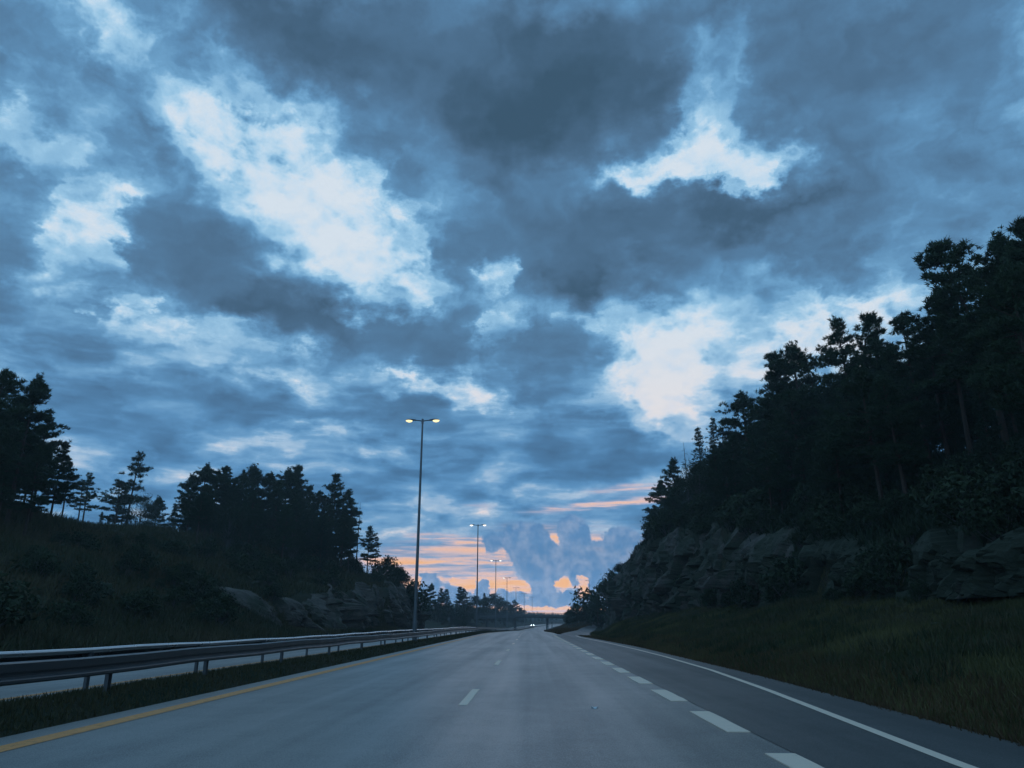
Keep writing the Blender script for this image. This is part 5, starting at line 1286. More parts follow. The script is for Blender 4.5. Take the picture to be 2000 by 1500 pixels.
    ('pineF', -46.46, 62.29, 8.12, 'dark pine inside the left-edge clump, at the picture edge, ninth from left', 'clump pines at the left edge', 'tree'),
    ('pineC', -48.13, 69.33, 8.51, 'dark pine inside the left-edge clump, near its middle, second from left', 'clump pines at the left edge', 'tree'),
    ('pineA', -47.34, 66.25, 7.35, 'dark pine inside the left-edge clump, near its middle, leftmost', 'clump pines at the left edge', 'tree'),
    ('pineC', -43.34, 56.33, 9.2, 'dark pine inside the left-edge clump, at the picture edge, sixth from left', 'clump pines at the left edge', 'tree'),
    ('pineA', -50.21, 65.08, 10.03, 'dark pine inside the left-edge clump, at the picture edge, seventh from left', 'clump pines at the left edge', 'tree'),
    ('pineC', -38.24, 48.85, 8.93, 'dark pine inside the left-edge clump, at the picture edge, third from left', 'clump pines at the left edge', 'tree'),
    ('pineF', -48.43, 63.16, 8.52, 'dark pine inside the left-edge clump, at the picture edge, eighth from left', 'clump pines at the left edge', 'tree'),
    ('bushA', -28.0, 145.82, 4.27, 'bush below the last pine of the left clump', 'bushes on the left hill tip', 'bush'),
    ('bushC', -25.0, 138.43, 2.89, 'bush on the falling shoulder of the left hill', 'bushes on the left hill tip', 'bush'),
    ('bushB', -24.0, 142.32, 2.08, 'bush on the tip of the left hill nearest the tall lamp post', 'bushes on the left hill tip', 'bush'),
    ('bushA', -22.9, 143.77, 5.82, 'lowest bush on the tip of the left hill, touching the lamp post', 'bushes on the left hill tip', 'bush'),
    ('bushA', -39.22, 116.89, 1.03, 'dark bush high on the slope below the dense clump, fifteenth from left', 'bushes on the left slope', 'bush'),
    ('bushB', -25.01, 53.75, 1.42, 'dark bush low on the slope below the dense clump, leftmost', 'bushes on the left slope', 'bush'),
    ('bushB', -22.99, 53.68, 0.96, 'dark bush low on the slope below the dense clump, fifth from left', 'bushes on the left slope', 'bush'),
    ('bushC', -29.66, 77.73, 2.01, 'dark bush halfway up the slope below the dense clump, sixth from left', 'bushes on the left slope', 'bush'),
    ('bushC', -35.52, 59.03, 1.58, 'dark bush halfway up the slope below the bare left ridge, leftmost', 'bushes on the left slope', 'bush'),
    ('bushB', -40.04, 125.81, 2.01, 'dark bush high on the slope above the left rock face, leftmost', 'bushes on the left slope', 'bush'),
    ('bushA', -43.06, 124.82, 0.78, 'dark bush high on the slope below the dense clump, thirteenth from left', 'bushes on the left slope', 'bush'),
    ('bushB', -24.74, 48.47, 1.09, 'dark bush low on the slope below the bare left ridge, fourth from left', 'bushes on the left slope', 'bush'),
    ('bushA', -27.85, 63.77, 2.11, 'dark bush low on the slope below the dense clump, fourth from left', 'bushes on the left slope', 'bush'),
    ('bushC', -38.12, 96.75, 0.72, 'dark bush high on the slope below the dense clump, sixth from left', 'bushes on the left slope', 'bush'),
    ('bushA', -40.01, 93.72, 1.35, 'dark bush high on the slope below the dense clump, leftmost', 'bushes on the left slope', 'bush'),
    ('bushC', -34.29, 92.57, 1.9, 'dark bush halfway up the slope below the dense clump, seventh from left', 'bushes on the left slope', 'bush'),
    ('bushC', -32.68, 49.23, 0.71, 'dark bush halfway up the slope below the left-edge pines, leftmost', 'bushes on the left slope', 'bush'),
    ('bushC', -41.58, 116.13, 1.27, 'dark bush high on the slope below the dense clump, ninth from left', 'bushes on the left slope', 'bush'),
    ('bushC', -22.74, 31.16, 2.14, 'dark bush low on the slope below the left-edge pines, leftmost', 'bushes on the left slope', 'bush'),
    ('bushB', -32.01, 103.31, 1.11, 'dark bush halfway up the slope above the left rock face, second from left', 'bushes on the left slope', 'bush'),
    ('bushB', -26.11, 75.32, 1.86, 'dark bush low on the slope below the dense clump, ninth from left', 'bushes on the left slope', 'bush'),
    ('bushA', -23.26, 53.39, 0.74, 'dark bush low on the slope below the dense clump, third from left', 'bushes on the left slope', 'bush'),
    ('bushB', -31.41, 132.73, 2.09, 'dark bush halfway up the slope above the left rock face, nineteenth from left', 'bushes on the left slope', 'bush'),
    ('bushA', -29.77, 63.83, 1.76, 'dark bush halfway up the slope below the dense clump, second from left', 'bushes on the left slope', 'bush'),
    ('bushA', -32.11, 134.17, 1.79, 'dark bush halfway up the slope above the left rock face, seventeenth from left', 'bushes on the left slope', 'bush'),
    ('bushA', -43.43, 122.18, 1.33, 'dark bush high on the slope below the dense clump, tenth from left', 'bushes on the left slope', 'bush'),
    ('bushA', -42.34, 127.4, 1.38, 'dark bush high on the slope below the dense clump, eighteenth from left', 'bushes on the left slope', 'bush'),
    ('bushC', -26.24, 129.11, 1.86, 'dark bush low on the slope above the left rock face, tenth from left', 'bushes on the left slope', 'bush'),
    ('bushA', -29.48, 83.75, 2.19, 'dark bush halfway up the slope below the dense clump, tenth from left', 'bushes on the left slope', 'bush'),
    ('bushC', -34.18, 105.65, 1.55, 'dark bush halfway up the slope above the left rock face, leftmost', 'bushes on the left slope', 'bush'),
    ('bushB', -27.71, 105.24, 2.3, 'dark bush low on the slope above the left rock face, fourth from left', 'bushes on the left slope', 'bush'),
    ('bushB', -39.17, 123.27, 1.84, 'dark bush high on the slope above the left rock face, second from left', 'bushes on the left slope', 'bush'),
    ('bushA', -25.49, 96.92, 1.38, 'dark bush low on the slope above the left rock face, third from left', 'bushes on the left slope', 'bush'),
    ('bushA', -32.54, 126.81, 0.8, 'dark bush halfway up the slope above the left rock face, twelfth from left', 'bushes on the left slope', 'bush'),
    ('bushC', -28.61, 68.16, 0.89, 'dark bush low on the slope below the dense clump, seventh from left', 'bushes on the left slope', 'bush'),
    ('bushB', -29.93, 55.87, 1.66, 'dark bush halfway up the slope below the bare left ridge, second from left', 'bushes on the left slope', 'bush'),
    ('bushA', -37.39, 71.56, 1.27, 'dark bush high on the slope below the bare left ridge, second from left', 'bushes on the left slope', 'bush'),
    ('bushA', -38.78, 147.53, 1.77, 'dark bush high on the slope above the left rock face, rightmost', 'bushes on the left slope', 'bush'),
    ('bushA', -27.0, 59.19, 1.92, 'dark bush low on the slope below the dense clump, second from left', 'bushes on the left slope', 'bush'),
    ('bushB', -28.59, 114.21, 0.98, 'dark bush low on the slope above the left rock face, seventh from left', 'bushes on the left slope', 'bush'),
    ('bushB', -23.94, 148.48, 1.35, 'dark bush low on the slope above the left rock face, rightmost', 'bushes on the left slope', 'bush'),
    ('bushA', -42.92, 131.95, 1.3, 'dark bush high on the slope below the dense clump, rightmost', 'bushes on the left slope', 'bush'),
    ('bushA', -35.63, 82.18, 1.98, 'dark bush halfway up the slope below the dense clump, fourth from left', 'bushes on the left slope', 'bush'),
    ('bushB', -24.89, 89.52, 1.59, 'dark bush low on the slope above the left rock face, second from left', 'bushes on the left slope', 'bush'),
    ('bushA', -33.74, 127.54, 1.33, 'dark bush halfway up the slope above the left rock face, ninth from left', 'bushes on the left slope', 'bush'),
    ('bushB', -44.0, 112.53, 1.62, 'dark bush high on the slope below the dense clump, seventh from left', 'bushes on the left slope', 'bush'),
    ('bushA', -29.51, 95.72, 0.96, 'dark bush halfway up the slope above the left rock face, third from left', 'bushes on the left slope', 'bush'),
    ('bushA', -33.24, 110.02, 2.07, 'dark bush halfway up the slope above the left rock face, fifth from left', 'bushes on the left slope', 'bush'),
    ('bushA', -40.29, 119.77, 0.78, 'dark bush high on the slope below the dense clump, fourteenth from left', 'bushes on the left slope', 'bush'),
    ('bushC', -30.68, 87.58, 1.51, 'dark bush halfway up the slope below the dense clump, eleventh from left', 'bushes on the left slope', 'bush'),
    ('bushC', -24.8, 143.26, 2.39, 'dark bush low on the slope above the left rock face, twelfth from left', 'bushes on the left slope', 'bush'),
    ('bushB', -33.72, 126.2, 1.3, 'dark bush halfway up the slope above the left rock face, eighth from left', 'bushes on the left slope', 'bush'),
    ('bushA', -23.8, 70.51, 1.5, 'dark bush low on the slope below the dense clump, tenth from left', 'bushes on the left slope', 'bush'),
    ('bushA', -29.51, 125.27, 2.25, 'dark bush halfway up the slope above the left rock face, twentieth from left', 'bushes on the left slope', 'bush'),
    ('bushA', -45.27, 136.13, 1.08, 'dark bush high on the slope below the dense clump, sixteenth from left', 'bushes on the left slope', 'bush'),
    ('bushB', -34.73, 96.4, 0.98, 'dark bush halfway up the slope below the dense clump, ninth from left', 'bushes on the left slope', 'bush'),
    ('bushC', -30.48, 125.47, 1.16, 'dark bush halfway up the slope above the left rock face, fourteenth from left', 'bushes on the left slope', 'bush'),
    ('bushB', -39.28, 77.48, 1.05, 'dark bush high on the slope below the bare left ridge, rightmost', 'bushes on the left slope', 'bush'),
    ('bushA', -34.57, 101.2, 0.78, 'dark bush halfway up the slope below the dense clump, rightmost', 'bushes on the left slope', 'bush'),
    ('bushC', -38.02, 60.27, 1.14, 'dark bush high on the slope below the left-edge pines', 'bushes on the left slope', 'bush'),
    ('bushA', -30.27, 102.54, 2.08, 'dark bush halfway up the slope above the left rock face, sixth from left', 'bushes on the left slope', 'bush'),
    ('bushA', -31.99, 61.5, 2.23, 'dark bush halfway up the slope below the bare left ridge, third from left', 'bushes on the left slope', 'bush'),
    ('bushB', -33.9, 93.38, 1.44, 'dark bush halfway up the slope below the dense clump, eighth from left', 'bushes on the left slope', 'bush'),
    ('bushA', -40.9, 133.3, 1.94, 'dark bush high on the slope above the left rock face, fourth from left', 'bushes on the left slope', 'bush'),
    ('bushC', -30.01, 125.48, 1.78, 'dark bush halfway up the slope above the left rock face, eighteenth from left', 'bushes on the left slope', 'bush'),
    ('bushB', -40.06, 100.21, 1.53, 'dark bush high on the slope below the dense clump, fourth from left', 'bushes on the left slope', 'bush'),
    ('bushB', -28.38, 89.22, 2.3, 'dark bush low on the slope above the left rock face, leftmost', 'bushes on the left slope', 'bush'),
    ('bushB', -44.19, 105.65, 1.66, 'dark bush high on the slope below the dense clump, second from left', 'bushes on the left slope', 'bush'),
    ('bushA', -36.42, 138.16, 2.33, 'dark bush halfway up the slope above the left rock face, tenth from left', 'bushes on the left slope', 'bush'),
    ('bushC', -37.71, 108.07, 2.29, 'dark bush high on the slope below the dense clump, twelfth from left', 'bushes on the left slope', 'bush'),
    ('bushB', -30.31, 59.08, 0.97, 'dark bush halfway up the slope below the bare left ridge, fourth from left', 'bushes on the left slope', 'bush'),
    ('bushC', -35.86, 116.18, 1.9, 'dark bush halfway up the slope above the left rock face, fourth from left', 'bushes on the left slope', 'bush'),
    ('bushA', -29.43, 122.39, 1.11, 'dark bush halfway up the slope above the left rock face, sixteenth from left', 'bushes on the left slope', 'bush'),
    ('bushA', -22.72, 55.67, 2.14, 'dark bush low on the slope below the dense clump, eighth from left', 'bushes on the left slope', 'bush'),
    ('bushC', -41.17, 125.86, 1.37, 'dark bush high on the slope below the dense clump, nineteenth from left', 'bushes on the left slope', 'bush'),
    ('bushB', -28.19, 47.51, 1.39, 'dark bush low on the slope below the bare left ridge, leftmost', 'bushes on the left slope', 'bush'),
    ('bushB', -37.76, 138.96, 1.83, 'dark bush high on the slope above the left rock face, seventh from left', 'bushes on the left slope', 'bush'),
    ('bushA', -37.13, 66.67, 1.07, 'dark bush high on the slope below the bare left ridge, leftmost', 'bushes on the left slope', 'bush'),
    ('bushA', -24.6, 48.45, 1.52, 'dark bush low on the slope below the bare left ridge, rightmost', 'bushes on the left slope', 'bush'),
    ('bushB', -29.32, 62.5, 1.73, 'dark bush halfway up the slope below the dense clump, leftmost', 'bushes on the left slope', 'bush'),
    ('bushC', -38.58, 97.67, 1.27, 'dark bush high on the slope below the dense clump, fifth from left', 'bushes on the left slope', 'bush'),
    ('bushB', -24.28, 119.5, 1.53, 'dark bush low on the slope above the left rock face, ninth from left', 'bushes on the left slope', 'bush'),
    ('bushC', -37.16, 90.54, 0.76, 'dark bush high on the slope below the dense clump, third from left', 'bushes on the left slope', 'bush'),
    ('bushA', -34.99, 133.06, 2.38, 'dark bush halfway up the slope above the left rock face, eleventh from left', 'bushes on the left slope', 'bush'),
    ('bushC', -24.57, 47.55, 1.21, 'dark bush low on the slope below the bare left ridge, third from left', 'bushes on the left slope', 'bush'),
    ('bushB', -22.77, 89.22, 1.63, 'dark bush low on the slope above the left rock face, sixth from left', 'bushes on the left slope', 'bush'),
    ('bushB', -44.74, 122.0, 2.22, 'dark bush high on the slope below the dense clump, eighth from left', 'bushes on the left slope', 'bush'),
    ('bushB', -29.51, 60.19, 0.89, 'dark bush halfway up the slope below the bare left ridge, fifth from left', 'bushes on the left slope', 'bush'),
    ('bushC', -40.71, 133.29, 0.73, 'dark bush high on the slope above the left rock face, fifth from left', 'bushes on the left slope', 'bush'),
    ('bushC', -23.61, 39.29, 1.27, 'dark bush low on the slope below the left-edge pines, rightmost', 'bushes on the left slope', 'bush'),
    ('bushB', -34.18, 86.27, 2.27, 'dark bush halfway up the slope below the dense clump, fifth from left', 'bushes on the left slope', 'bush'),
    ('bushA', -28.67, 124.7, 2.0, 'dark bush low on the slope above the left rock face, eighth from left', 'bushes on the left slope', 'bush'),
    ('bushA', -25.1, 59.52, 2.11, 'dark bush low on the slope below the dense clump, sixth from left', 'bushes on the left slope', 'bush'),
    ('bushB', -27.44, 80.72, 2.39, 'dark bush low on the slope below the dense clump, rightmost', 'bushes on the left slope', 'bush'),
    ('bushA', -36.31, 83.18, 0.99, 'dark bush halfway up the slope below the dense clump, third from left', 'bushes on the left slope', 'bush'),
    ('bushA', -32.54, 134.82, 1.72, 'dark bush halfway up the slope above the left rock face, fifteenth from left', 'bushes on the left slope', 'bush'),
    ('bushB', -24.91, 96.21, 2.24, 'dark bush low on the slope above the left rock face, fifth from left', 'bushes on the left slope', 'bush'),
    ('bushA', -44.17, 126.9, 0.93, 'dark bush high on the slope below the dense clump, eleventh from left', 'bushes on the left slope', 'bush'),
    ('bushA', -42.96, 136.77, 1.77, 'dark bush high on the slope above the left rock face, third from left', 'bushes on the left slope', 'bush'),
    ('bushA', -34.69, 142.88, 2.13, 'dark bush halfway up the slope above the left rock face, thirteenth from left', 'bushes on the left slope', 'bush'),
    ('bushA', -31.51, 137.96, 1.53, 'dark bush halfway up the slope above the left rock face, rightmost', 'bushes on the left slope', 'bush'),
    ('bushC', -40.08, 120.2, 0.9, 'dark bush high on the slope below the dense clump, seventeenth from left', 'bushes on the left slope', 'bush'),
    ('bushA', -25.63, 43.62, 1.62, 'dark bush low on the slope below the bare left ridge, second from left', 'bushes on the left slope', 'bush'),
    ('bushA', -29.91, 45.52, 1.78, 'dark bush halfway up the slope below the left-edge pines, rightmost', 'bushes on the left slope', 'bush'),
    ('bushC', -36.33, 74.24, 1.25, 'dark bush halfway up the slope below the bare left ridge, sixth from left', 'bushes on the left slope', 'bush'),
    ('bushA', -39.69, 134.26, 0.95, 'dark bush high on the slope above the left rock face, sixth from left', 'bushes on the left slope', 'bush'),
    ('bushA', -30.21, 108.84, 2.11, 'dark bush halfway up the slope above the left rock face, seventh from left', 'bushes on the left slope', 'bush'),
    ('bushA', -23.11, 131.82, 1.04, 'dark bush low on the slope above the left rock face, eleventh from left', 'bushes on the left slope', 'bush'),
    ('bushC', -35.48, 74.21, 1.63, 'dark bush halfway up the slope below the bare left ridge, rightmost', 'bushes on the left slope', 'bush'),
    ('pineB', -35.24, 255.0, 9.62, 'far pine right beside the tall lamp post, on the left', 'trees beyond the cuttings', 'tree'),
    ('pineA', -33.99, 262.0, 11.9, 'tallest of the far pines just right of the tall lamp post', 'trees beyond the cuttings', 'tree'),
    ('pineC', -31.38, 262.0, 7.93, 'short far pine between the two tall ones right of the lamp post', 'trees beyond the cuttings', 'tree'),
    ('pineD', -31.16, 270.0, 10.41, 'slender far pine right of the tallest far pine', 'trees beyond the cuttings', 'tree'),
    ('pineD', -29.3, 268.0, 10.9, 'far pine with a dark pointed crown before the gap to the twin pines', 'trees beyond the cuttings', 'tree'),
    ('pineT', -27.99, 270.0, 7.44, 'small thin far pine left of the twin far pines', 'trees beyond the cuttings', 'tree'),
    ('pineD', -26.68, 290.0, 12.67, 'left one of the twin far pines', 'trees beyond the cuttings', 'tree'),
    ('pineC', -24.73, 290.0, 12.46, 'right one of the twin far pines', 'trees beyond the cuttings', 'tree'),
    ('spruceA', -20.91, 350.0, 13.69, 'small pointed spruce tip between the round far crowns', 'trees beyond the cuttings', 'tree'),
    ('broadF', -23.23, 330.0, 11.06, 'round far leafy tree at the foot of the second lamp post', 'trees beyond the cuttings', 'tree'),
    ('broadF', -18.89, 385.0, 14.32, 'round far leafy tree, highest of the mass left of the bridge', 'trees beyond the cuttings', 'tree'),
    ('broadF', -20.82, 345.0, 11.48, 'round far leafy tree in the middle of the mass left of the bridge', 'trees beyond the cuttings', 'tree'),
    ('broadF', -16.11, 420.0, 14.22, 'round far leafy tree stepping down to the right', 'trees beyond the cuttings', 'tree'),
    ('broadF', -13.66, 450.0, 12.7, 'far leafy tree below the fourth lamp post', 'trees beyond the cuttings', 'tree'),
    ('pineB', -9.78, 480.0, 14.55, 'small far pine at the right end of the round crowns', 'trees beyond the cuttings', 'tree'),
    ('broadF', -11.14, 470.0, 10.95, 'low far leafy tree under the small far pine', 'trees beyond the cuttings', 'tree'),
    ('broadF', -6.12, 520.0, 10.77, 'last low far leafy tree before the open sky', 'trees beyond the cuttings', 'tree'),
    ('broadF', -22.87, 285.0, 7.91, 'low far leafy tree at the foot of the twin far pines', 'trees beyond the cuttings', 'tree'),
    ('broadF', -30.24, 262.0, 5.13, 'low far leafy tree beneath the far pines', 'trees beyond the cuttings', 'tree'),
    ('broadF', -32.87, 250.0, 5.47, 'low far leafy tree beside the left rock end', 'trees beyond the cuttings', 'tree'),
    ('broadF', -27.09, 280.0, 5.34, 'low far leafy tree below the gap of pale sky', 'trees beyond the cuttings', 'tree'),
    ('broadF', 13.07, 226.0, 5.94, 'dark leafy tree at the left end of the clump right of the bridge', 'trees beyond the cuttings', 'tree'),
    ('broadF', 15.34, 222.0, 5.89, 'dark leafy tree in the middle of the clump right of the bridge', 'trees beyond the cuttings', 'tree'),
    ('broadF', 17.35, 214.0, 6.68, 'dark leafy tree of the clump touching the right rock end', 'trees beyond the cuttings', 'tree'),
    ('pineB', 16.46, 190.0, 7.93, 'small pine leaning out from the right rock end', 'trees beyond the cuttings', 'tree'),
    ('broadF', 11.84, 235.0, 4.84, 'low leafy tree at the outer tip of the clump right of the bridge', 'trees beyond the cuttings', 'tree'),
    ('broadF', 16.76, 222.0, 4.26, 'low leafy tree in front of the clump right of the bridge', 'trees beyond the cuttings', 'tree'),
    ('broadF', -21.83, 418.35, 6.62, 'low far leafy tree below the skyline, under the round crowns, fourth from left', 'far wood left of the bridge', 'tree'),
    ('pineF', -29.22, 270.0, 4.02, 'low far pine below the skyline, under the far pines, third from left', 'far wood left of the bridge', 'tree'),
    ('broadF', -34.96, 391.74, 4.59, 'low far leafy tree below the skyline, under the twin pines, fifth from left', 'far wood left of the bridge', 'tree'),
    ('spruceA', -53.73, 419.7, 2.31, 'low far spruce below the skyline, under the far pines, leftmost', 'far wood left of the bridge', 'tree'),
    ('pineF', -27.18, 288.13, 4.88, 'low far pine below the skyline, under the twin pines, third from left', 'far wood left of the bridge', 'tree'),
    ('spruceA', -25.06, 244.83, 6.07, 'low far spruce below the skyline, under the far pines, rightmost', 'far wood left of the bridge', 'tree'),
    ('broadF', -42.17, 315.4, 3.21, 'low far leafy tree below the skyline, under the far pines, second from left', 'far wood left of the bridge', 'tree'),
    ('pineF', -26.85, 270.8, 3.39, 'low far pine below the skyline, under the twin pines, leftmost', 'far wood left of the bridge', 'tree'),
    ('pineF', -36.93, 346.73, 4.98, 'low far pine below the skyline, under the far pines, rightmost', 'far wood left of the bridge', 'tree'),
    ('pineF', -45.27, 413.8, 2.78, 'low far pine below the skyline, under the far pines, second from left', 'far wood left of the bridge', 'tree'),
    ('spruceA', -13.74, 410.42, 5.67, 'low far spruce below the skyline, near the open sky', 'far wood left of the bridge', 'tree'),
    ('broadF', -28.87, 372.12, 3.33, 'low far leafy tree below the skyline, under the twin pines, rightmost', 'far wood left of the bridge', 'tree'),
    ('broadF', -33.63, 278.36, 4.66, 'low far leafy tree below the skyline, under the far pines, fifth from left', 'far wood left of the bridge', 'tree'),
    ('spruceA', -31.34, 269.58, 2.13, 'low far spruce below the skyline, under the far pines, second from left', 'far wood left of the bridge', 'tree'),
    ('broadF', -31.03, 354.18, 2.06, 'low far leafy tree below the skyline, under the twin pines, sixth from left', 'far wood left of the bridge', 'tree'),
    ('broadF', -36.04, 253.05, 2.62, 'low far leafy tree below the skyline, under the far pines, leftmost', 'far wood left of the bridge', 'tree'),
    ('broadF', -27.42, 375.65, 5.81, 'low far leafy tree below the skyline, under the round crowns, leftmost', 'far wood left of the bridge', 'tree'),
    ('broadF', -23.67, 280.15, 5.56, 'low far leafy tree below the skyline, under the twin pines, seventh from left', 'far wood left of the bridge', 'tree'),
    ('pineF', -24.92, 313.11, 4.05, 'low far pine below the skyline, under the twin pines, rightmost', 'far wood left of the bridge', 'tree'),
    ('broadF', -26.86, 241.06, 4.33, 'low far leafy tree below the skyline, under the far pines, sixth from left', 'far wood left of the bridge', 'tree'),
    ('broadF', -27.32, 393.26, 5.99, 'low far leafy tree below the skyline, under the round crowns, second from left', 'far wood left of the bridge', 'tree'),
    ('broadF', -20.23, 415.02, 6.78, 'low far leafy tree below the skyline, under the round crowns, rightmost', 'far wood left of the bridge', 'tree'),
    ('broadF', -23.96, 291.43, 3.58, 'low far leafy tree below the skyline, under the twin pines, ninth from left', 'far wood left of the bridge', 'tree'),
    ('broadF', -27.3, 326.85, 3.26, 'low far leafy tree below the skyline, under the twin pines, eighth from left', 'far wood left of the bridge', 'tree'),
    ('broadF', -22.5, 246.14, 5.61, 'low far leafy tree below the skyline, under the twin pines, fourth from left', 'far wood left of the bridge', 'tree'),
    ('broadF', -34.97, 325.38, 5.17, 'low far leafy tree below the skyline, under the far pines, seventh from left', 'far wood left of the bridge', 'tree'),
    ('pineF', -30.54, 271.64, 3.64, 'low far pine below the skyline, under the far pines, leftmost', 'far wood left of the bridge', 'tree'),
    ('spruceA', -35.78, 374.65, 3.33, 'low far spruce below the skyline, under the twin pines', 'far wood left of the bridge', 'tree'),
    ('pineF', -20.51, 239.69, 5.03, 'low far pine below the skyline, under the twin pines, fourth from left', 'far wood left of the bridge', 'tree'),
    ('broadF', -34.19, 330.72, 2.27, 'low far leafy tree below the skyline, under the far pines, rightmost', 'far wood left of the bridge', 'tree'),
    ('broadF', -31.42, 341.43, 3.7, 'low far leafy tree below the skyline, under the twin pines, third from left', 'far wood left of the bridge', 'tree'),
    ('pineF', -23.41, 407.78, 3.89, 'low far pine below the skyline, under the round crowns', 'far wood left of the bridge', 'tree'),
    ('broadF', -39.39, 407.31, 5.64, 'low far leafy tree below the skyline, under the twin pines, leftmost', 'far wood left of the bridge', 'tree'),
    ('spruceA', -41.32, 356.2, 3.86, 'low far spruce below the skyline, under the far pines, third from left', 'far wood left of the bridge', 'tree'),
    ('broadF', -33.79, 256.42, 5.0, 'low far leafy tree below the skyline, under the far pines, third from left', 'far wood left of the bridge', 'tree'),
    ('broadF', -31.43, 340.89, 3.99, 'low far leafy tree below the skyline, under the twin pines, second from left', 'far wood left of the bridge', 'tree'),
    ('broadF', -33.13, 263.93, 2.59, 'low far leafy tree below the skyline, under the far pines, fourth from left', 'far wood left of the bridge', 'tree'),
    ('broadF', -22.83, 366.16, 4.93, 'low far leafy tree below the skyline, under the round crowns, third from left', 'far wood left of the bridge', 'tree'),
    ('broadF', -25.9, 318.52, 5.29, 'low far leafy tree below the skyline, under the twin pines, tenth from left', 'far wood left of the bridge', 'tree'),
    ('pineF', -35.45, 357.62, 3.8, 'low far pine below the skyline, under the twin pines, second from left', 'far wood left of the bridge', 'tree'),
    ('broadF', 20.28, 372.44, 4.14, 'low far leafy tree right of the bridge, at its outer tip, fourth from left', 'far wood right of the bridge', 'tree'),
    ('broadF', 14.81, 225.13, 2.76, 'low far leafy tree right of the bridge, in its middle, second from left', 'far wood right of the bridge', 'tree'),
    ('broadF', 14.42, 313.19, 4.57, 'low far leafy tree right of the bridge, at its outer tip, leftmost', 'far wood right of the bridge', 'tree'),
    ('broadF', 24.26, 279.13, 2.79, 'low far leafy tree right of the bridge, by the rock end, fourth from left', 'far wood right of the bridge', 'tree'),
    ('pineF', 32.96, 377.86, 2.41, 'low far pine right of the bridge, by the rock end', 'far wood right of the bridge', 'tree'),
    ('pineF', 11.55, 235.65, 5.01, 'low far pine right of the bridge, at its outer tip, rightmost', 'far wood right of the bridge', 'tree'),
    ('broadF', 33.67, 353.97, 4.0, 'low far leafy tree right of the bridge, by the rock end, rightmost', 'far wood right of the bridge', 'tree'),
    ('broadF', 21.92, 286.58, 3.2, 'low far leafy tree right of the bridge, in its middle, rightmost', 'far wood right of the bridge', 'tree'),
    ('broadF', 21.11, 378.87, 3.7, 'low far leafy tree right of the bridge, at its outer tip, rightmost', 'far wood right of the bridge', 'tree'),
    ('broadF', 17.48, 313.73, 4.76, 'low far leafy tree right of the bridge, at its outer tip, sixth from left', 'far wood right of the bridge', 'tree'),
    ('broadF', 19.18, 345.65, 3.05, 'low far leafy tree right of the bridge, at its outer tip, fifth from left', 'far wood right of the bridge', 'tree'),
    ('broadF', 24.3, 390.32, 4.9, 'low far leafy tree right of the bridge, in its middle, leftmost', 'far wood right of the bridge', 'tree'),
    ('broadF', 19.7, 280.53, 4.44, 'low far leafy tree right of the bridge, in its middle, third from left', 'far wood right of the bridge', 'tree'),
    ('pineF', 14.02, 289.03, 4.45, 'low far pine right of the bridge, at its outer tip, leftmost', 'far wood right of the bridge', 'tree'),
    ('broadF', 21.44, 395.37, 3.07, 'low far leafy tree right of the bridge, at its outer tip, third from left', 'far wood right of the bridge', 'tree'),
    ('broadF', 33.19, 399.24, 4.85, 'low far leafy tree right of the bridge, by the rock end, second from left', 'far wood right of the bridge', 'tree'),
    ('broadF', 12.42, 246.61, 3.49, 'low far leafy tree right of the bridge, at its outer tip, second from left', 'far wood right of the bridge', 'tree'),
    ('pineF', 18.06, 242.4, 1.53, 'low far pine right of the bridge, in its middle', 'far wood right of the bridge', 'tree'),
    ('broadF', 28.51, 329.05, 2.59, 'low far leafy tree right of the bridge, by the rock end, third from left', 'far wood right of the bridge', 'tree'),
    ('broadF', 30.51, 373.14, 3.91, 'low far leafy tree right of the bridge, by the rock end, leftmost', 'far wood right of the bridge', 'tree'),
    ('spruceA', 7.88, 285.0, 2.55, 'small dark conical shrub right of the bridge pier', None, 'bush'),
]
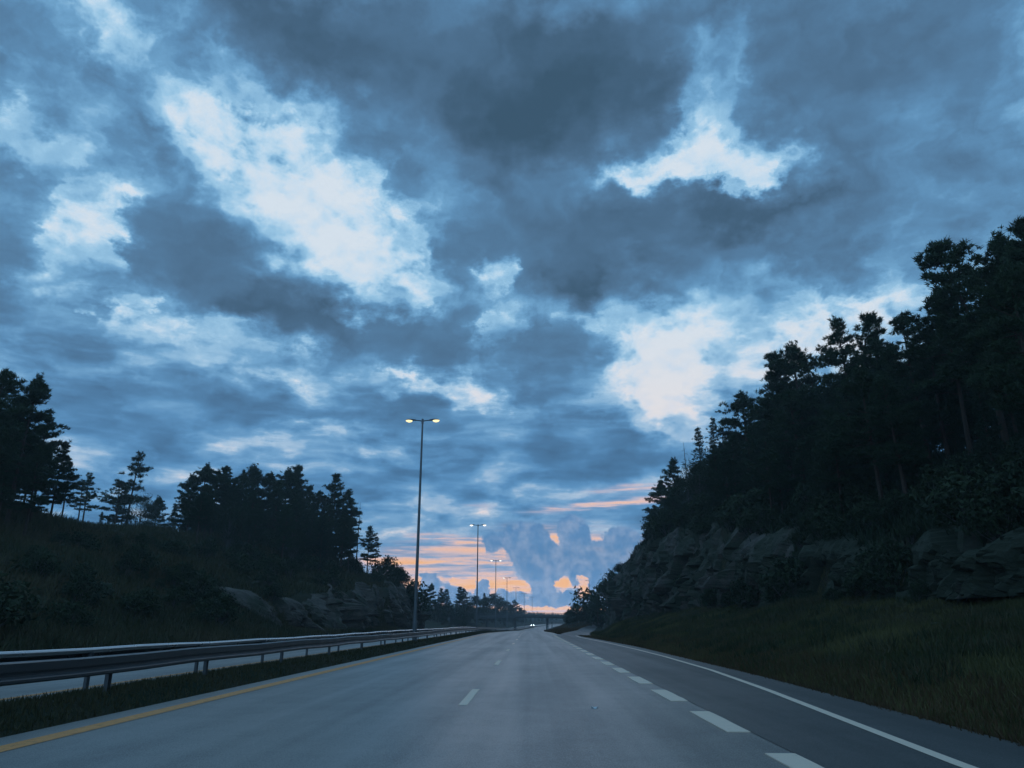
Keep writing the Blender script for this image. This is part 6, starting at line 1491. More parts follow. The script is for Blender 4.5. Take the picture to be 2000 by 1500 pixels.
# x, y, half sizes, turn, lift, label
BOULDERS = [
    (16.4, 37.54, 1.2, 1.7, 1.15, 0.3, -0.1, 'large rounded boulder on the right slope, leftmost of the near rocks'),
    (15.8, 31.63, 0.9, 2.4, 0.7, 0.1, 0.0, 'long flat-topped rock slab on the right slope, in the middle of the near rocks'),
    (17.4, 30.0, 1.0, 1.1, 1.2, 0.6, -0.2, 'pale upright rock high on the right slope near the picture edge'),
    (17.0, 27.06, 1.0, 1.6, 0.7, 0.2, -0.1, 'rock slab on the right slope at the picture edge'),
    (17.0, 45.0, 1.0, 1.9, 1.2, 0.4, 0.0, 'rock block at the near end of the right rock face'),
    (15.8, 39.47, 0.9, 1.4, 0.7, 0.4, 0.1, 'low grey rock at the foot of the right slope boulders'),
    (16.2, 46.48, 0.9, 1.8, 1.0, 0.2, 0.0, 'rock block beside the near end of the right rock face, lower one'),
    (10.5, 17.7, 0.4, 0.7, 0.12, 0.2, 0.0, 'small flat stone in the grass near the right edge'),
    (12.0, 22.97, 0.3, 0.4, 0.12, 0.2, 0.0, 'small stone in the grass left of the flat stone'),
    (11.0, 28.87, 0.4, 0.5, 0.3, 0.2, 0.0, 'dark round stone in the grass of the right slope'),
    (-43, 70.93, 1.6, 1.2, 0.5, 0.0, 0.05, 'pale rock slab on the bare left ridge, left one'),
    (-44, 75.6, 1.8, 1.3, 0.5, 0.3, 0.05, 'pale rock slab on the bare left ridge, middle one'),
    (-42, 74.87, 1.2, 1.0, 0.6, 0.6, 0.05, 'pale rock on the bare left ridge, right one'),
    (-40, 67.36, 0.8, 0.7, 0.4, 0.8999999999999999, 0.05, 'small pale rock below the left ridge'),
    (-42, 79.0, 1, 0.8, 0.4, 1.2, 0.05, 'small pale rock right of the ridge slabs'),
    (-38, 84.97, 0.9, 0.8, 0.6, 1.5, 0.05, 'pale rock in front of the dense clump'),
    (-36, 57.13, 0.9, 0.8, 0.5, 1.7999999999999998, 0.05, 'grey rock on the brushy left slope'),
    (-27, 47.41, 1.8, 1.2, 0.5, 2.1, 0.05, 'flat grey rock low on the left slope above the guard rail'),
    (-33, 98.31, 2.0, 1.4, 0.6, 0.0, -0.15, 'flat pale rock ledge above the left rock face'),
    (-26, 88.9, 2.2, 1.6, 0.9, 0.3, -0.15, 'grey rock ledge at the left end of the left rock face'),
    (-26, 101.42, 1.9, 1.4, 0.7, 0.6, -0.15, 'grey rock ledge above the middle of the left rock face'),
    (-27, 74.93, 1.6, 1.2, 0.7, 0.8999999999999999, -0.15, 'grey rock low on the slope left of the left rock face'),
]

guard_rail(-7.0, 'guard_rail', 'galvanised steel guard rail nearest the road, on the right of the median', [-2.4, 2.8, 7.9, 13.1, 17.0, 22.15], 1, False)
guard_rail(-9.1, 'guard_rail', 'guard rail with bright round top tube beside the oncoming carriageway', [-4.8], -1, True)


# ------------------------------------------------------------------ overpass
def bridge():
    root = empty('road_bridge', (1.9, 300, 0))
    tag(root, 'low grey concrete overpass crossing the motorway in the distance', 'bridge')

    def deckz(x):
        return 4.05 - 0.0011 * (x + 4) ** 2

    def slab(name, x0, x1, y0, y1, dz0, dz1, mat, n=24):
        mb = MB()
        V, F = [], []
        for k in range(n + 1):
            x = x0 + (x1 - x0) * k / n
            z = deckz(x)
            V += [(x, y0, z + dz0), (x, y1, z + dz0), (x, y1, z + dz1), (x, y0, z + dz1)]
        for k in range(n):
            a = k * 4
            for j in range(4):
                F.append((a + j, a + (j + 1) % 4, a + 4 + (j + 1) % 4, a + 4 + j))
        F += [(0, 1, 2, 3), (n * 4 + 3, n * 4 + 2, n * 4 + 1, n * 4)]
        mb.add(V, F)
        return mb.build(name, mat, root)

    slab('deck', -34, 22, -4.2, 4.2, -0.85, 0.0, M['concrete'])
    slab('edge_beam', -34, 22, -4.55, -4.2, -0.45, 0.28, M['concrete'])
    slab('edge_beam', -34, 22, 4.2, 4.55, -0.45, 0.28, M['concrete'])
    for sy in (-4.37, 4.37):
        slab('parapet_rail', -34, 22, sy - 0.04, sy + 0.04, 0.98, 1.06, M['galv'])
        slab('parapet_rail', -34, 22, sy - 0.03, sy + 0.03, 0.60, 0.66, M['galv'])
        x = -33.0
        while x < 22:
            mb = MB()
            mb.box(x - 0.04, x + 0.04, sy - 0.05, sy + 0.05, deckz(x) + 0.2, deckz(x) + 1.02)
            mb.build('parapet_post', M['post'], root)
            x += 2.5
    for px in (-18.6, -6.0 - 1.9, 4.6):
        for sy in (-2.4, 2.4):
            mb = MB()
            zb = float(road_z(300)) - 0.6
            mb.tube([(px, sy, zb), (px, sy, deckz(px) - 0.84)], [0.42, 0.42], 14)
            mb.build('pier', M['concrete'], root, False)
    for x0, x1 in ((-36, -32.5), (20.5, 24)):
        mb = MB()
        mb.box(x0, x1, -4.8, 4.8, -1.5, deckz((x0 + x1) / 2) - 0.06)
        mb.build('abutment', M['concrete'], root)
    return root


bridge()


# ------------------------------------------------------------------ street lamps in the median
def lamp_parts(root, arms, lit_mat, h=15.9):
    mb = MB()
    mb.tube([(0, 0, -0.3), (0, 0, 1.4), (0, 0, 1.5), (0, 0, h)], [0.15, 0.145, 0.125, 0.065], 12)
    mb.build('pole', M['pole'], root, False)
    mb = MB()
    mb.tube([(0, 0, -0.3), (0, 0, 0.06)], [0.24, 0.24], 10)
    mb.build('base_plate', M['post'], root)
    mb = MB()
    mb.tube([(0, 0, h - 0.25), (0, 0, h + 0.12)], [0.085, 0.085], 10)
    for s in arms:
        mb.tube([(0, 0, h - 0.05), (s * 0.25, 0, h), (s * 0.62, 0, h + 0.02)], [0.05, 0.045, 0.04], 8)
    mb.build('arm', M['pole'], root)
    for s, lit in arms.items():
        # tapered head: narrow at the arm, wide over the lamp
        st = [(0.50, 0.045, 0.05), (0.60, 0.09, 0.085), (0.78, 0.13, 0.105), (1.02, 0.15, 0.095), (1.20, 0.12, 0.06), (1.25, 0.05, 0.03)]
        V, F, n = [], [], 12
        for x, wy, hz in st:
            for k in range(n):
                a = 2 * math.pi * k / n
                zz = math.sin(a)
                V.append((s * x, wy * math.cos(a), h + 0.02 + 0.02 * x + hz * (zz if zz > 0 else 0.55 * zz)))
        for i in range(len(st) - 1):
            for k in range(n):
                F.append((i * n + k, i * n + (k + 1) % n, (i + 1) * n + (k + 1) % n, (i + 1) * n + k))
        F += [tuple(range(n)), tuple(range((len(st) - 1) * n, len(st) * n))[::-1]]
        hd = mesh_obj('lamp_head', V, F, M['pole'], root, True)
        V, F = [], []
        st = [(0.76, 0.05, 0.02), (0.86, 0.13, 0.11), (1.02, 0.16, 0.15), (1.18, 0.13, 0.11), (1.28, 0.04, 0.02)]
        for x, wy, hz in st:
            for k in range(n):
                a = 2 * math.pi * k / n
                V.append((s * x, wy * math.cos(a), h - 0.02 + 0.02 * x + hz * math.sin(a) * (0.35 if math.sin(a) > 0 else 1)))
        for i in range(len(st) - 1):
            for k in range(n):
                F.append((i * n + k, i * n + (k + 1) % n, (i + 1) * n + (k + 1) % n, (i + 1) * n + k))
        F += [tuple(range(n)), tuple(range((len(st) - 1) * n, len(st) * n))[::-1]]
        mesh_obj('lamp_lens', V, F, lit_mat if lit else M['lamp_off'], hd, True)


LAMP_LABELS = ['tallest twin-armed street lamp in the median, both heads glowing yellow', 'second nearest twin-armed street lamp in the median, both heads lit',
               'third nearest twin-armed street lamp in the median, both heads lit', 'fourth nearest twin-armed street lamp, above the round bush crowns',
               'fifth nearest twin-armed street lamp, small beside the orange band of sky', 'sixth nearest twin-armed street lamp, seen tiny over the far trees',
               'seventh nearest twin-armed street lamp, the faintest before the bridge gap']
for i, lab in enumerate(LAMP_LABELS):
    q = 54.0 + 62.3 * i
    root = empty('street_lamp', (float(road_x(q)) - 8.05, q, float(road_z(q))))
    tag(root, lab, 'street lamp', 'street lamps along the median')
    both = {-1: True, 1: True} if i < 3 else ({-1: True, 1: False} if i == 3 else {-1: False, 1: False})
    lamp_parts(root, both, M['lamp_warm'] if i == 0 else M['lamp_pale'])
for (x, q, h, lab) in ((14.6, 236.0, 10.6, 'slim unlit lamp pole right of the orange cloud hole, left of its pair'),
                       (20.6, 268.0, 13.2, 'slim unlit lamp pole with one short arm nearest the right rock wall')):
    root = empty('lamp_pole', (x, q, land(x, q)))
    tag(root, lab, 'street lamp', 'lamp poles along the exit ramp')
    lamp_parts(root, {-1: False}, M['lamp_off'], h)


# ------------------------------------------------------------------ rock faces of the cutting
def cells(P, dens, seed):
    # blocky offset: nearest of jittered feature points, one value and one tilt per block
    r = np.random.default_rng(seed)
    lo, hi = P.min(0) - 2, P.max(0) + 2
    n = int(np.prod((hi - lo)[[1, 2]]) * dens)
    Q = lo + r.random((n, 3)) * (hi - lo)
    Q[:, 0] = P[:, 0].mean()
    S = np.array([0.2, 1.35, 0.85])
    off, tilt = r.random(n), r.normal(0, 0.28, (n, 2))
    out = np.zeros(len(P))
    for k in range(0, len(P), 2000):
        p = P[k:k + 2000]
        d = (((p[:, None, :] - Q[None]) * S) ** 2).sum(2)
        j = d.argmin(1)
        out[k:k + 2000] = off[j] + tilt[j, 0] * (p[:, 1] - Q[j, 1]) + tilt[j, 1] * (p[:, 2] - Q[j, 2])
    return out


def rock_face(side, y0, y1, name, label, seed, nv=34, mat='rock', step=0.30):
    T = RIGHT if side > 0 else LEFT
    ys = np.arange(y0, y1, step)
    rows = []
    for y in ys:
        t = [np.interp(y, T[:, 0], T[:, k]) for k in range(1, 9)]
        bx, bz, tx, tz = t[1] - 0.3, t[2] - 0.5, t[3] + 0.9, t[4] + 0.5
        for k in range(nv):
            v = k / (nv - 1)
            w = v ** 1.15
            xx = bx + (tx - bx) * (0.55 * v + 0.45 * w ** 5)
            zz = bz + (tz - bz) * (v if v < 0.9 else 0.9 + (v - 0.9) * 0.9)
            rows.append((side * xx + float(road_x(y)), y, zz + float(road_z(y))))
    P = np.array(rows)
    v = np.tile(np.linspace(0, 1, nv), len(ys))
    big = cells(P, 0.10, seed)
    near = 4.0 if step < 0.2 else 1.0
    small = cells(P, 0.9 * near, seed + 1)
    fine = fbm(P[:, 1] * 1.1, P[:, 2] * 1.1, 3, seed)
    edge = np.clip(np.minimum((P[:, 1] - y0) / 4, (y1 - P[:, 1]) / 4), 0, 1)
    ragged = np.clip(1.5 * (1 - v) + 0.15, 0, 1)
    tiny = cells(P, 3.0 * near, seed + 2)
    disp = (1.7 * (big - 0.42) + 0.75 * (small - 0.5) + 0.32 * (tiny - 0.5) + 0.2 * fine) * np.clip(edge + 0.1, 0, 1)
    disp -= 1.6 * (1 - edge)
    P[:, 0] -= side * disp * (0.35 + 0.65 * ragged)
    P[:, 2] += 1.5 * fbm(P[:, 1] * 0.22, P[:, 2] * 0 + seed, 3, seed + 5) * v ** 2
    F = []
    for i in range(len(ys) - 1):
        for k in range(nv - 1):
            a = i * nv + k
            q = (a, a + 1, a + nv + 1, a + nv)
            F.append(q if side > 0 else q[::-1])
    o = mesh_obj(name, P, F, M[mat])
    tag(o, label, 'rock')
    return o


rock_face(1, 47, 178, 'rock_cliff', 'tall blasted rock face on the right between the grass slope and the pines', 21)
rock_face(1, 14, 50, 'rock_outcrop', 'low dark rock ledge at the foot of the near right forest', 27, 26, 'rock_mossy', 0.13)
rock_face(-1, 66, 160, 'rock_cliff', 'low blasted rock face on the left below the wooded hill', 33, 24, 'rock_bare')


def boulder_mesh(seed, size):
    bm = bmesh.new()
    bmesh.ops.create_icosphere(bm, subdivisions=3, radius=1.0)
    r = random.Random(seed)
    planes = [(Vector((r.gauss(0, 1), r.gauss(0, 1), r.gauss(0, 0.8))).normalized(), r.uniform(0.42, 0.78)) for _ in range(14)]
    for v in bm.verts:
        for n, d in planes:
            k = v.co.dot(n)
            if k > d:
                v.co -= n * (k - d) * 0.92
        v.co += v.co.normalized() * 0.16 * mnoise.noise(v.co * 2.3 + Vector((seed, 0, 0)))
        v.co = Vector((v.co.x * size[0], v.co.y * size[1], v.co.z * size[2]))
    me = bpy.data.meshes.new('boulder')
    bm.to_mesh(me)
    bm.free()
    me.materials.append(M['rock_mossy'])
    return me


# x, y, half sizes, turn, label
for i, (x, y, sx, sy, sz, rz, dz, lab) in enumerate(BOULDERS):
    o = bpy.data.objects.new('boulder', boulder_mesh(60 + i, (sx, sy, sz)))
    o.location = (x, y, land(x, y) + dz)
    o.rotation_euler = (0, 0, rz)
    link(o)
    tag(o, lab, 'boulder', 'boulders on the slopes')


# ------------------------------------------------------------------ trees
def tuft_tris(C, D, n, length, width, r, flat=0.0):
    """fans of needles: centres C (k,3), directions D (k,3); n blades each"""
    k = len(C)
    rnd = r.normal(0, 1, (k, n, 3))
    d = D[:, None, :] * 1.0 + rnd * np.array([0.75, 0.75, 0.55 * (1 - flat)])
    d /= np.linalg.norm(d, axis=2, keepdims=True) + 1e-9
    L = length * r.uniform(0.6, 1.15, (k, n, 1))
    side = np.cross(d, r.normal(0, 1, (k, n, 3)))
    side /= np.linalg.norm(side, axis=2, keepdims=True) + 1e-9
    base = C[:, None, :] + r.normal(0, 0.06, (k, n, 3))
    a = base + side * width * 0.5
    b = base - side * width * 0.5
    c = base + d * L
    V = np.stack([a, b, c], 2).reshape(-1, 3, 3)
    tint = np.repeat(r.random(k), n) * 0.7 + r.random(k * n) * 0.3
    return V, tint


def pine(seed, H=14.0, crown=0.45, spread=2.4, top=0.5, dens=1.0, lean=0.0, slim=False, gaps=0.12, droop=0.0):
    r = np.random.default_rng(seed)
    mb = MB()
    n = 9
    ph = r.uniform(0, 6.28)
    path = []
    for k in range(n + 1):
        t = k / n
        path.append(np.array([0.22 * math.sin(2.2 * t + ph) * t + lean * t * t, 0.22 * math.cos(2.7 * t + ph) * t, H * t * 0.985]))
    path[0][2] = -0.8
    rad = [0.20 * (1 - 0.86 * k / n) * (H / 14) ** 0.8 + 0.012 for k in range(n + 1)]
    mb.tube(path, rad, 7)
    path = np.array(path)

    def at(t):
        return np.array([np.interp(t, np.linspace(0, 1, n + 1), path[:, k]) for k in range(3)])

    Cs, Ds = [], []
    # dead stubs under the crown
    for _ in range(int(7 * crown * 2)):
        t = r.uniform(0.22, max(0.24, crown))
        a = r.uniform(0, 6.28)
        L = r.uniform(0.3, 1.3)
        p = at(t)
        mb.tube([p, p + np.array([math.cos(a) * L, math.sin(a) * L, r.uniform(-0.25, 0.15) * L])], [0.03, 0.008], 4, False)
    z, ang = crown, r.uniform(0, 6.28)
    while z < 0.985:
        s = (z - crown) / (1 - crown)
        prof = (math.sin(math.pi * min(1, 0.22 + 0.78 * s)) ** 0.7 if not slim else 1.0) * (1 - s) ** top + 0.10
        for _ in range(int(r.integers(3, 6))):
            if r.random() < gaps:
                continue
            ang += r.uniform(0.9, 1.9)
            L = spread * prof * r.uniform(0.5, 1.3)
            p = at(min(1, z + r.uniform(-0.012, 0.012)))
            el = -droop + (0.02 + 0.75 * s) + r.normal(0, 0.14)
            dh = np.array([math.cos(ang), math.sin(ang), 0.0])
            tip = p + dh * L * math.cos(el) + np.array([0, 0, L * math.sin(el)])
            mid = p + dh * L * 0.55 * math.cos(el) + np.array([0, 0, L * 0.55 * math.sin(el) - 0.10 * L])
            mb.tube([p, mid, tip], [0.028 + 0.018 * L / 2, 0.022, 0.007], 4, False)
            m = max(3, int(L * 4.4 * dens))
            for q in range(m):
                f = 0.30 + 0.70 * (q + r.random()) / m
                c = (p * (1 - f) ** 2 + 2 * mid * f * (1 - f) + tip * f * f)
                w = 0.42 * L * (1.2 - abs(f - 0.65))
                sd = np.array([-dh[1], dh[0], 0]) * r.normal(0, w * 0.55)
                c = c + sd + np.array([0, 0, abs(r.normal(0.05, 0.08))])
                # a twig end carries a flat pad of needle tufts
                for _k in range(5):
                    Cs.append(c + r.normal(0, 1, 3) * np.array([0.22, 0.22, 0.06]))
                    Ds.append(dh * 0.4 + np.array([0, 0, 0.55]) + sd * 0.5)
        z += r.uniform(0.5, 1.05) / H * (1.0 if not slim else 0.8)
    for _ in range(int(34 * dens)):
        Cs.append(at(1.0) + r.normal(0, 0.24, 3) - np.array([0, 0, r.uniform(0, 0.6)]))
        Ds.append(np.array([0, 0, 1.0]) + r.normal(0, 0.5, 3) * [1, 1, 0])
    V, tint = tuft_tris(np.array(Cs), np.array(Ds), 13, 0.36, 0.08, r)
    return mb, V, tint


def snag(seed, H=9.0):
    r = np.random.default_rng(seed)
    mb = MB()
    mb.tube([(0, 0, -0.6), (0.06, 0, H * 0.5), (0.14, 0.05, H)], [0.10, 0.07, 0.012], 6)
    C, D = [], []
    for _ in range(34):
        z = r.uniform(0.3, 0.97) * H
        a, L = r.uniform(0, 6.28), r.uniform(0.25, 1.2) * (1.1 - z / H)
        tip = np.array([0.1 + math.cos(a) * L, math.sin(a) * L, z - 0.12 * L])
        mb.tube([(0.1 * z / H, 0, z), tip], [0.02, 0.005], 4, False)
        C.append(tip)
        D.append(np.array([math.cos(a), math.sin(a), 0.2]))
    V, tint = tuft_tris(np.array(C), np.array(D), 5, 0.28, 0.05, r)
    return mb, V, tint


def spruce(seed, H=12.0, spread=1.6, dens=1.0, crown=0.12, needle=0.34):
    r = np.random.default_rng(seed)
    mb = MB()
    mb.tube([(0, 0, -0.6), (0, 0, H * 0.5), (0.05, 0, H)], [0.15, 0.09, 0.012], 6)
    C, D = [], []
    z, ang = crown, 0.0
    while z < 0.99:
        L0 = spread * (1 - z) ** 0.75 + 0.12
        for _ in range(int(r.integers(4, 7))):
            ang += r.uniform(0.7, 1.6)
            L = L0 * r.uniform(0.6, 1.15)
            dh = np.array([math.cos(ang), math.sin(ang), 0])
            p = np.array([0, 0, z * H])
            tip = p + dh * L + np.array([0, 0, -0.28 * L + 0.1])
            mb.tube([p, tip], [0.022, 0.005], 4, False)
            m = max(3, int(L * 6 * dens))
            for q in range(m):
                f = 0.15 + 0.85 * (q + r.random()) / m
                C.append(p * (1 - f) + tip * f + r.normal(0, 0.09, 3))
                D.append(dh * 0.7 + np.array([0, 0, -0.15]) + r.normal(0, 0.3, 3))
        z += r.uniform(0.30, 0.5) / H
    V, tint = tuft_tris(np.array(C), np.array(D), 11, needle, 0.08, r)
    return mb, V, tint


def leafy(seed, H=10.0, width=5.0, crown=0.25, nclump=46, leaves=130, leaf=0.20, stems=5):
    """broad-leaved tree or shrub: leaf faces in clumps at branch ends"""
    r = np.random.default_rng(seed)
    mb = MB()
    trunk = H > 4
    if trunk:
        mb.tube([(0, 0, -0.7), (0.1, 0, H * 0.3), (0.0, 0.1, H * 0.75)], [0.17, 0.12, 0.04], 7)
    Vs, Ts = [], []
    for k in range(nclump):
        u = r.normal(0, 1, 3)
        u /= np.linalg.norm(u)
        rr = r.uniform(0.35, 1.0) ** 0.5
        zc = crown + (1 - crown) * 0.5 + u[2] * rr * (1 - crown) * 0.5
        sh = 1.0 - 0.35 * max(0, (zc - 0.55)) / 0.45
        c = np.array([u[0] * rr * width / 2 * sh, u[1] * rr * width / 2 * sh, zc * H])
        base = np.array([0, 0, H * max(0.02, zc - 0.38)]) if trunk else np.array([r.normal(0, 0.12), r.normal(0, 0.12), -0.3])
        mb.tube([base, (base + c) / 2 + np.array([0, 0, -0.05 * H]), c], [0.035 if trunk else 0.02, 0.02, 0.006], 4, False)
        sz = width * r.uniform(0.07, 0.13)
        P = c + np.clip(r.normal(0, 1, (leaves, 3)), -1.7, 1.7) * sz * np.array([1, 1, 0.75])
        a = r.normal(0, 1, (leaves, 3))
        a /= np.linalg.norm(a, axis=1, keepdims=True)
        b = np.cross(a, r.normal(0, 1, (leaves, 3)))
        b /= np.linalg.norm(b, axis=1, keepdims=True)
        L = leaf * r.uniform(0.6, 1.3, (leaves, 1))
        V = np.stack([P - a * L * 0.5 + b * L * 0.34, P - a * L * 0.5 - b * L * 0.34, P + a * L * 0.7], 1)
        Vs.append(V)
        Ts.append(np.full(leaves, r.random()) * 0.6 + r.random(leaves) * 0.4)
    return mb, np.concatenate(Vs), np.concatenate(Ts)


def proto(name, gen, bark, leafmat, crown_name='crown'):
    mb, V, tint = gen
    root = bpy.data.objects.new(name, None)
    tr = mb.build('trunk', M[bark])
    cr = tris_obj(crown_name, V, M[leafmat], None, tint)
    col.objects.unlink(tr)
    col.objects.unlink(cr)
    return name, tr, cr


KIND = {
    'pineA': (14.0, proto('pine_tree', pine(1, 14, 0.40, 3.0, 0.38), 'bark', 'needles')),
    'pineB': (14.0, proto('pine_tree', pine(2, 14, 0.48, 3.3, 0.32, 1.05), 'bark', 'needles')),
    'pineC': (14.0, proto('pine_tree', pine(3, 14, 0.34, 2.7, 0.42, 0.95, 0.3), 'bark', 'needles')),
    'pineD': (14.0, proto('pine_tree', pine(4, 14, 0.30, 2.5, 0.62, 1.0, 0.0, True, 0.15), 'bark', 'needles')),
    'pineE': (14.0, proto('pine_tree', pine(5, 14, 0.52, 2.9, 0.3, 0.9, -0.5, False, 0.25), 'bark', 'needles')),
    'pineF': (14.0, proto('pine_tree', pine(6, 14, 0.24, 3.2, 0.48, 1.2), 'bark', 'needles')),
    'pineT': (14.0, proto('pine_tree', pine(7, 14, 0.50, 1.9, 0.4, 0.75, 0.4, False, 0.3, 0.15), 'bark', 'needles')),
    'pineL': (14.0, proto('pine_tree', pine(8, 14, 0.38, 3.5, 0.4, 1.0, -1.6, False, 0.2), 'bark', 'needles')),
    'spruceA': (12.0, proto('spruce_tree', spruce(21, 12, 1.7), 'bark', 'spruce')),
    'spruceB': (12.0, proto('spruce_tree', spruce(22, 12, 1.9, 0.5, 0.2, 0.2), 'bark', 'spruce')),
    'snag': (9.0, proto('dead_tree', snag(31), 'bark_grey', 'spruce', 'twigs')),
    'broadA': (10.0, proto('leafy_tree', leafy(41, 10, 6.5, 0.22, 70, 190, 0.14), 'bark_grey', 'leaves')),
    'broadB': (10.0, proto('leafy_tree', leafy(42, 10, 5.0, 0.2, 60, 190, 0.14), 'bark_grey', 'leaves')),
    'broadF': (10.0, proto('leafy_tree', leafy(43, 10, 6.0, 0.10, 40, 110, 0.36), 'bark_grey', 'leaves')),
    'bushA': (2.0, proto('bush', leafy(51, 2.0, 2.6, 0.05, 26, 70, 0.17), 'bark_grey', 'leaves', 'foliage')),
    'bushB': (2.0, proto('bush', leafy(52, 2.0, 2.0, 0.05, 22, 70, 0.14), 'bark_grey', 'leaves', 'foliage')),
    'bushC': (2.0, proto('bush', leafy(53, 2.0, 3.6, 0.05, 30, 70, 0.19), 'bark_grey', 'leaves', 'foliage')),
}
PART = {'bush': 'stems'}


def plant(kind, x, y, h, label, group=None, cat='tree', z=None):
    h0, (name, tr, cr) = KIND[kind]
    r = random.Random(int(x * 131 + y * 17 + h * 7))
    root = empty(name, (x, y, land(x, y) if z is None else z), 0.0 if kind in ('pineL', 'pineE') else r.uniform(0, 6.28))
    s = h / h0
    w = s * r.uniform(0.92, 1.12)
    root.scale = (w, w, s)
    tag(root, label, cat, group)
    a, b = tr.copy(), cr.copy()
    if name in PART:
        a.name = PART[name]
    link(a, root)
    link(b, root)
    return root


for row in TREES:
    plant(*row)


# ------------------------------------------------------------------ grass and weeds
class LandGrid:
    """bilinear look-up of the land height for scattering"""

    def __init__(self, x0, x1, y0, y1, step):
        self.x0, self.y0, self.s = x0, y0, step
        xs = np.arange(x0, x1 + 2 * step, step)
        ys = np.arange(y0, y1 + 2 * step, step)
        self.z = np.stack([land_row(q, xs) for q in ys])

    def __call__(self, x, y):
        u, v = (x - self.x0) / self.s, (y - self.y0) / self.s
        i, j = np.floor(u).astype(int), np.floor(v).astype(int)
        i, j = np.clip(i, 0, self.z.shape[1] - 2), np.clip(j, 0, self.z.shape[0] - 2)
        fu, fv = u - i, v - j
        z = self.z
        return (z[j, i] * (1 - fu) + z[j, i + 1] * fu) * (1 - fv) + (z[j + 1, i] * (1 - fu) + z[j + 1, i + 1] * fu) * fv


def blades(name, label, x, y, z, hmin, hmax, wide, mat, tone, seed, cat='grass'):
    r = np.random.default_rng(seed)
    n = len(x)
    a = r.uniform(0, 2 * math.pi, n)
    h = r.uniform(hmin, hmax, n)
    lean = r.normal(0, 0.35, (n, 2)) * h[:, None]
    w = wide * r.uniform(0.6, 1.4, n)
    dx, dy = np.cos(a) * w / 2, np.sin(a) * w / 2
    V = np.zeros((n, 3, 3))
    V[:, 0] = np.stack([x - dx, y - dy, z - 0.03], 1)
    V[:, 1] = np.stack([x + dx, y + dy, z - 0.03], 1)
    V[:, 2] = np.stack([x + lean[:, 0], y + lean[:, 1], z + h], 1)
    tint = np.clip(tone + r.normal(0, 0.16, n), 0, 1)
    o = tris_obj(name, V, M[mat], None, tint)
    tag(o, label, cat, None, 'stuff')
    return o


def scatter(n, xlo, xhi, y0, y1, seed, nearbias=1.6):
    r = np.random.default_rng(seed)
    y = y0 + (y1 - y0) * r.random(n) ** nearbias
    x = xlo(y) + (xhi(y) - xlo(y)) * r.random(n)
    return x, y


lg = LandGrid(2, 30, 4, 240, 0.5)
toe = lambda y: np.interp(y, RIGHT[:, 0], RIGHT[:, 1])
foot = lambda y: np.interp(y, RIGHT[:, 0], RIGHT[:, 2])
x, y = scatter(260000, lambda y: np.interp(y, [-20, 9, 20, 45, 63, 80, 92], [5.3, 5.5, 5.9, 6.2, 5.75, 5.2, 5.2]) + 0.05, lambda y: foot(y) + 1.0, 7, 125, 71, 1.9)
keep = np.abs(x - np.interp(y, _RAMP[:, 1], _RAMP[:, 0])) > np.where(y > 80, 2.0, -1)
x, y = x[keep], y[keep]
tone = 0.42 + 1.5 * fbm(x / 3.1, y / 4.5, 4, 8)
short = np.clip((x - 5.6) / 2.2, 0.35, 1)
tall = 0.6 + 0.9 * np.clip(0.5 + 1.3 * fbm(x / 2.0, y / 2.0, 3, 9), 0, 1)
r_ = np.random.default_rng(72)
blades('slope_grass', 'rough dark green grass on the slope between the exit lane and the right rocks', x, y, lg(x, y), 0.05, 0.22, 0.035, 'grass', tone, 73)
x, y = scatter(42000, lambda y: np.interp(y, [-20, 9, 20, 45, 63, 80, 92], [5.3, 5.5, 5.9, 6.2, 5.75, 5.2, 5.2]) - 0.10, lambda y: np.interp(y, [-20, 9, 20, 45, 63, 80, 92], [7.0, 7.4, 8.0, 8.2, 7.6, 6.6, 6.4]), 7, 84, 74, 1.9)
blades('dry_verge_grass', 'reddish brown dry grass along the edge of the exit lane', x, y, lg(x, y), 0.06, 0.22, 0.03, 'dry', 0.45 + 0.7 * fbm(x / 1.5, y / 4, 3, 18), 79)
# clumps of taller weeds in the slope
rw = np.random.default_rng(70)
cx_, cy_ = rw.uniform(7.0, 16.0, 420), 7 + 95 * rw.random(420) ** 1.5
kk = np.repeat(np.arange(420), 90)
x, y = cx_[kk] + rw.normal(0, 0.28, len(kk)), cy_[kk] + rw.normal(0, 0.32, len(kk))
ok = x > np.interp(y, [-20, 9, 20, 45, 63, 80, 92], [5.3, 5.5, 5.9, 6.2, 5.75, 5.2, 5.2]) + 0.3
ok &= np.abs(x - np.interp(y, _RAMP[:, 1], _RAMP[:, 0])) > np.where(y > 80, 2.2, -1)
x, y, kk = x[ok], y[ok], kk[ok]
blades('slope_weed_clumps', 'clumps of taller weeds dotted over the right grass slope', x, y, lg(x, y), 0.10, 0.42, 0.05, 'weeds', (rw.random(420)[kk]) * 1.1, 69)
# gore between motorway and ramp
x, y = scatter(26000, lambda y: road_x(y) + 3.45, lambda y: np.maximum(np.interp(y, _RAMP[:, 1], _RAMP[:, 0]) - 1.9, road_x(y) + 3.5), 96, 290, 75, 1.3)
blades('gore_grass', 'dry brownish grass on the wedge between the motorway and the exit ramp', x, y, np.array([land(a, b) for a, b in zip(x[:1], y[:1])] + list(LandGrid(2, 45, 90, 292, 1.0)(x, y))[1:]), 0.15, 0.5, 0.08, 'dry', 0.6, 76)
# median
x, y = scatter(85000, lambda y: road_x(y) - 8.7, lambda y: road_x(y) - 6.32, 4, 230, 77, 2.2)
zz = road_z(y) - 0.06 + np.interp(road_x(y) - x, [6.3, 6.85, 7.35, 8.2, 8.75], [0, 0.28, 0.27, 0.11, 0])
blades('median_grass', 'short olive grass strip under the guard rails', x, y, zz, 0.03, 0.12, 0.03, 'weeds', 0.75 + 0.5 * fbm(x / 1.5, y / 3, 3, 12), 78)
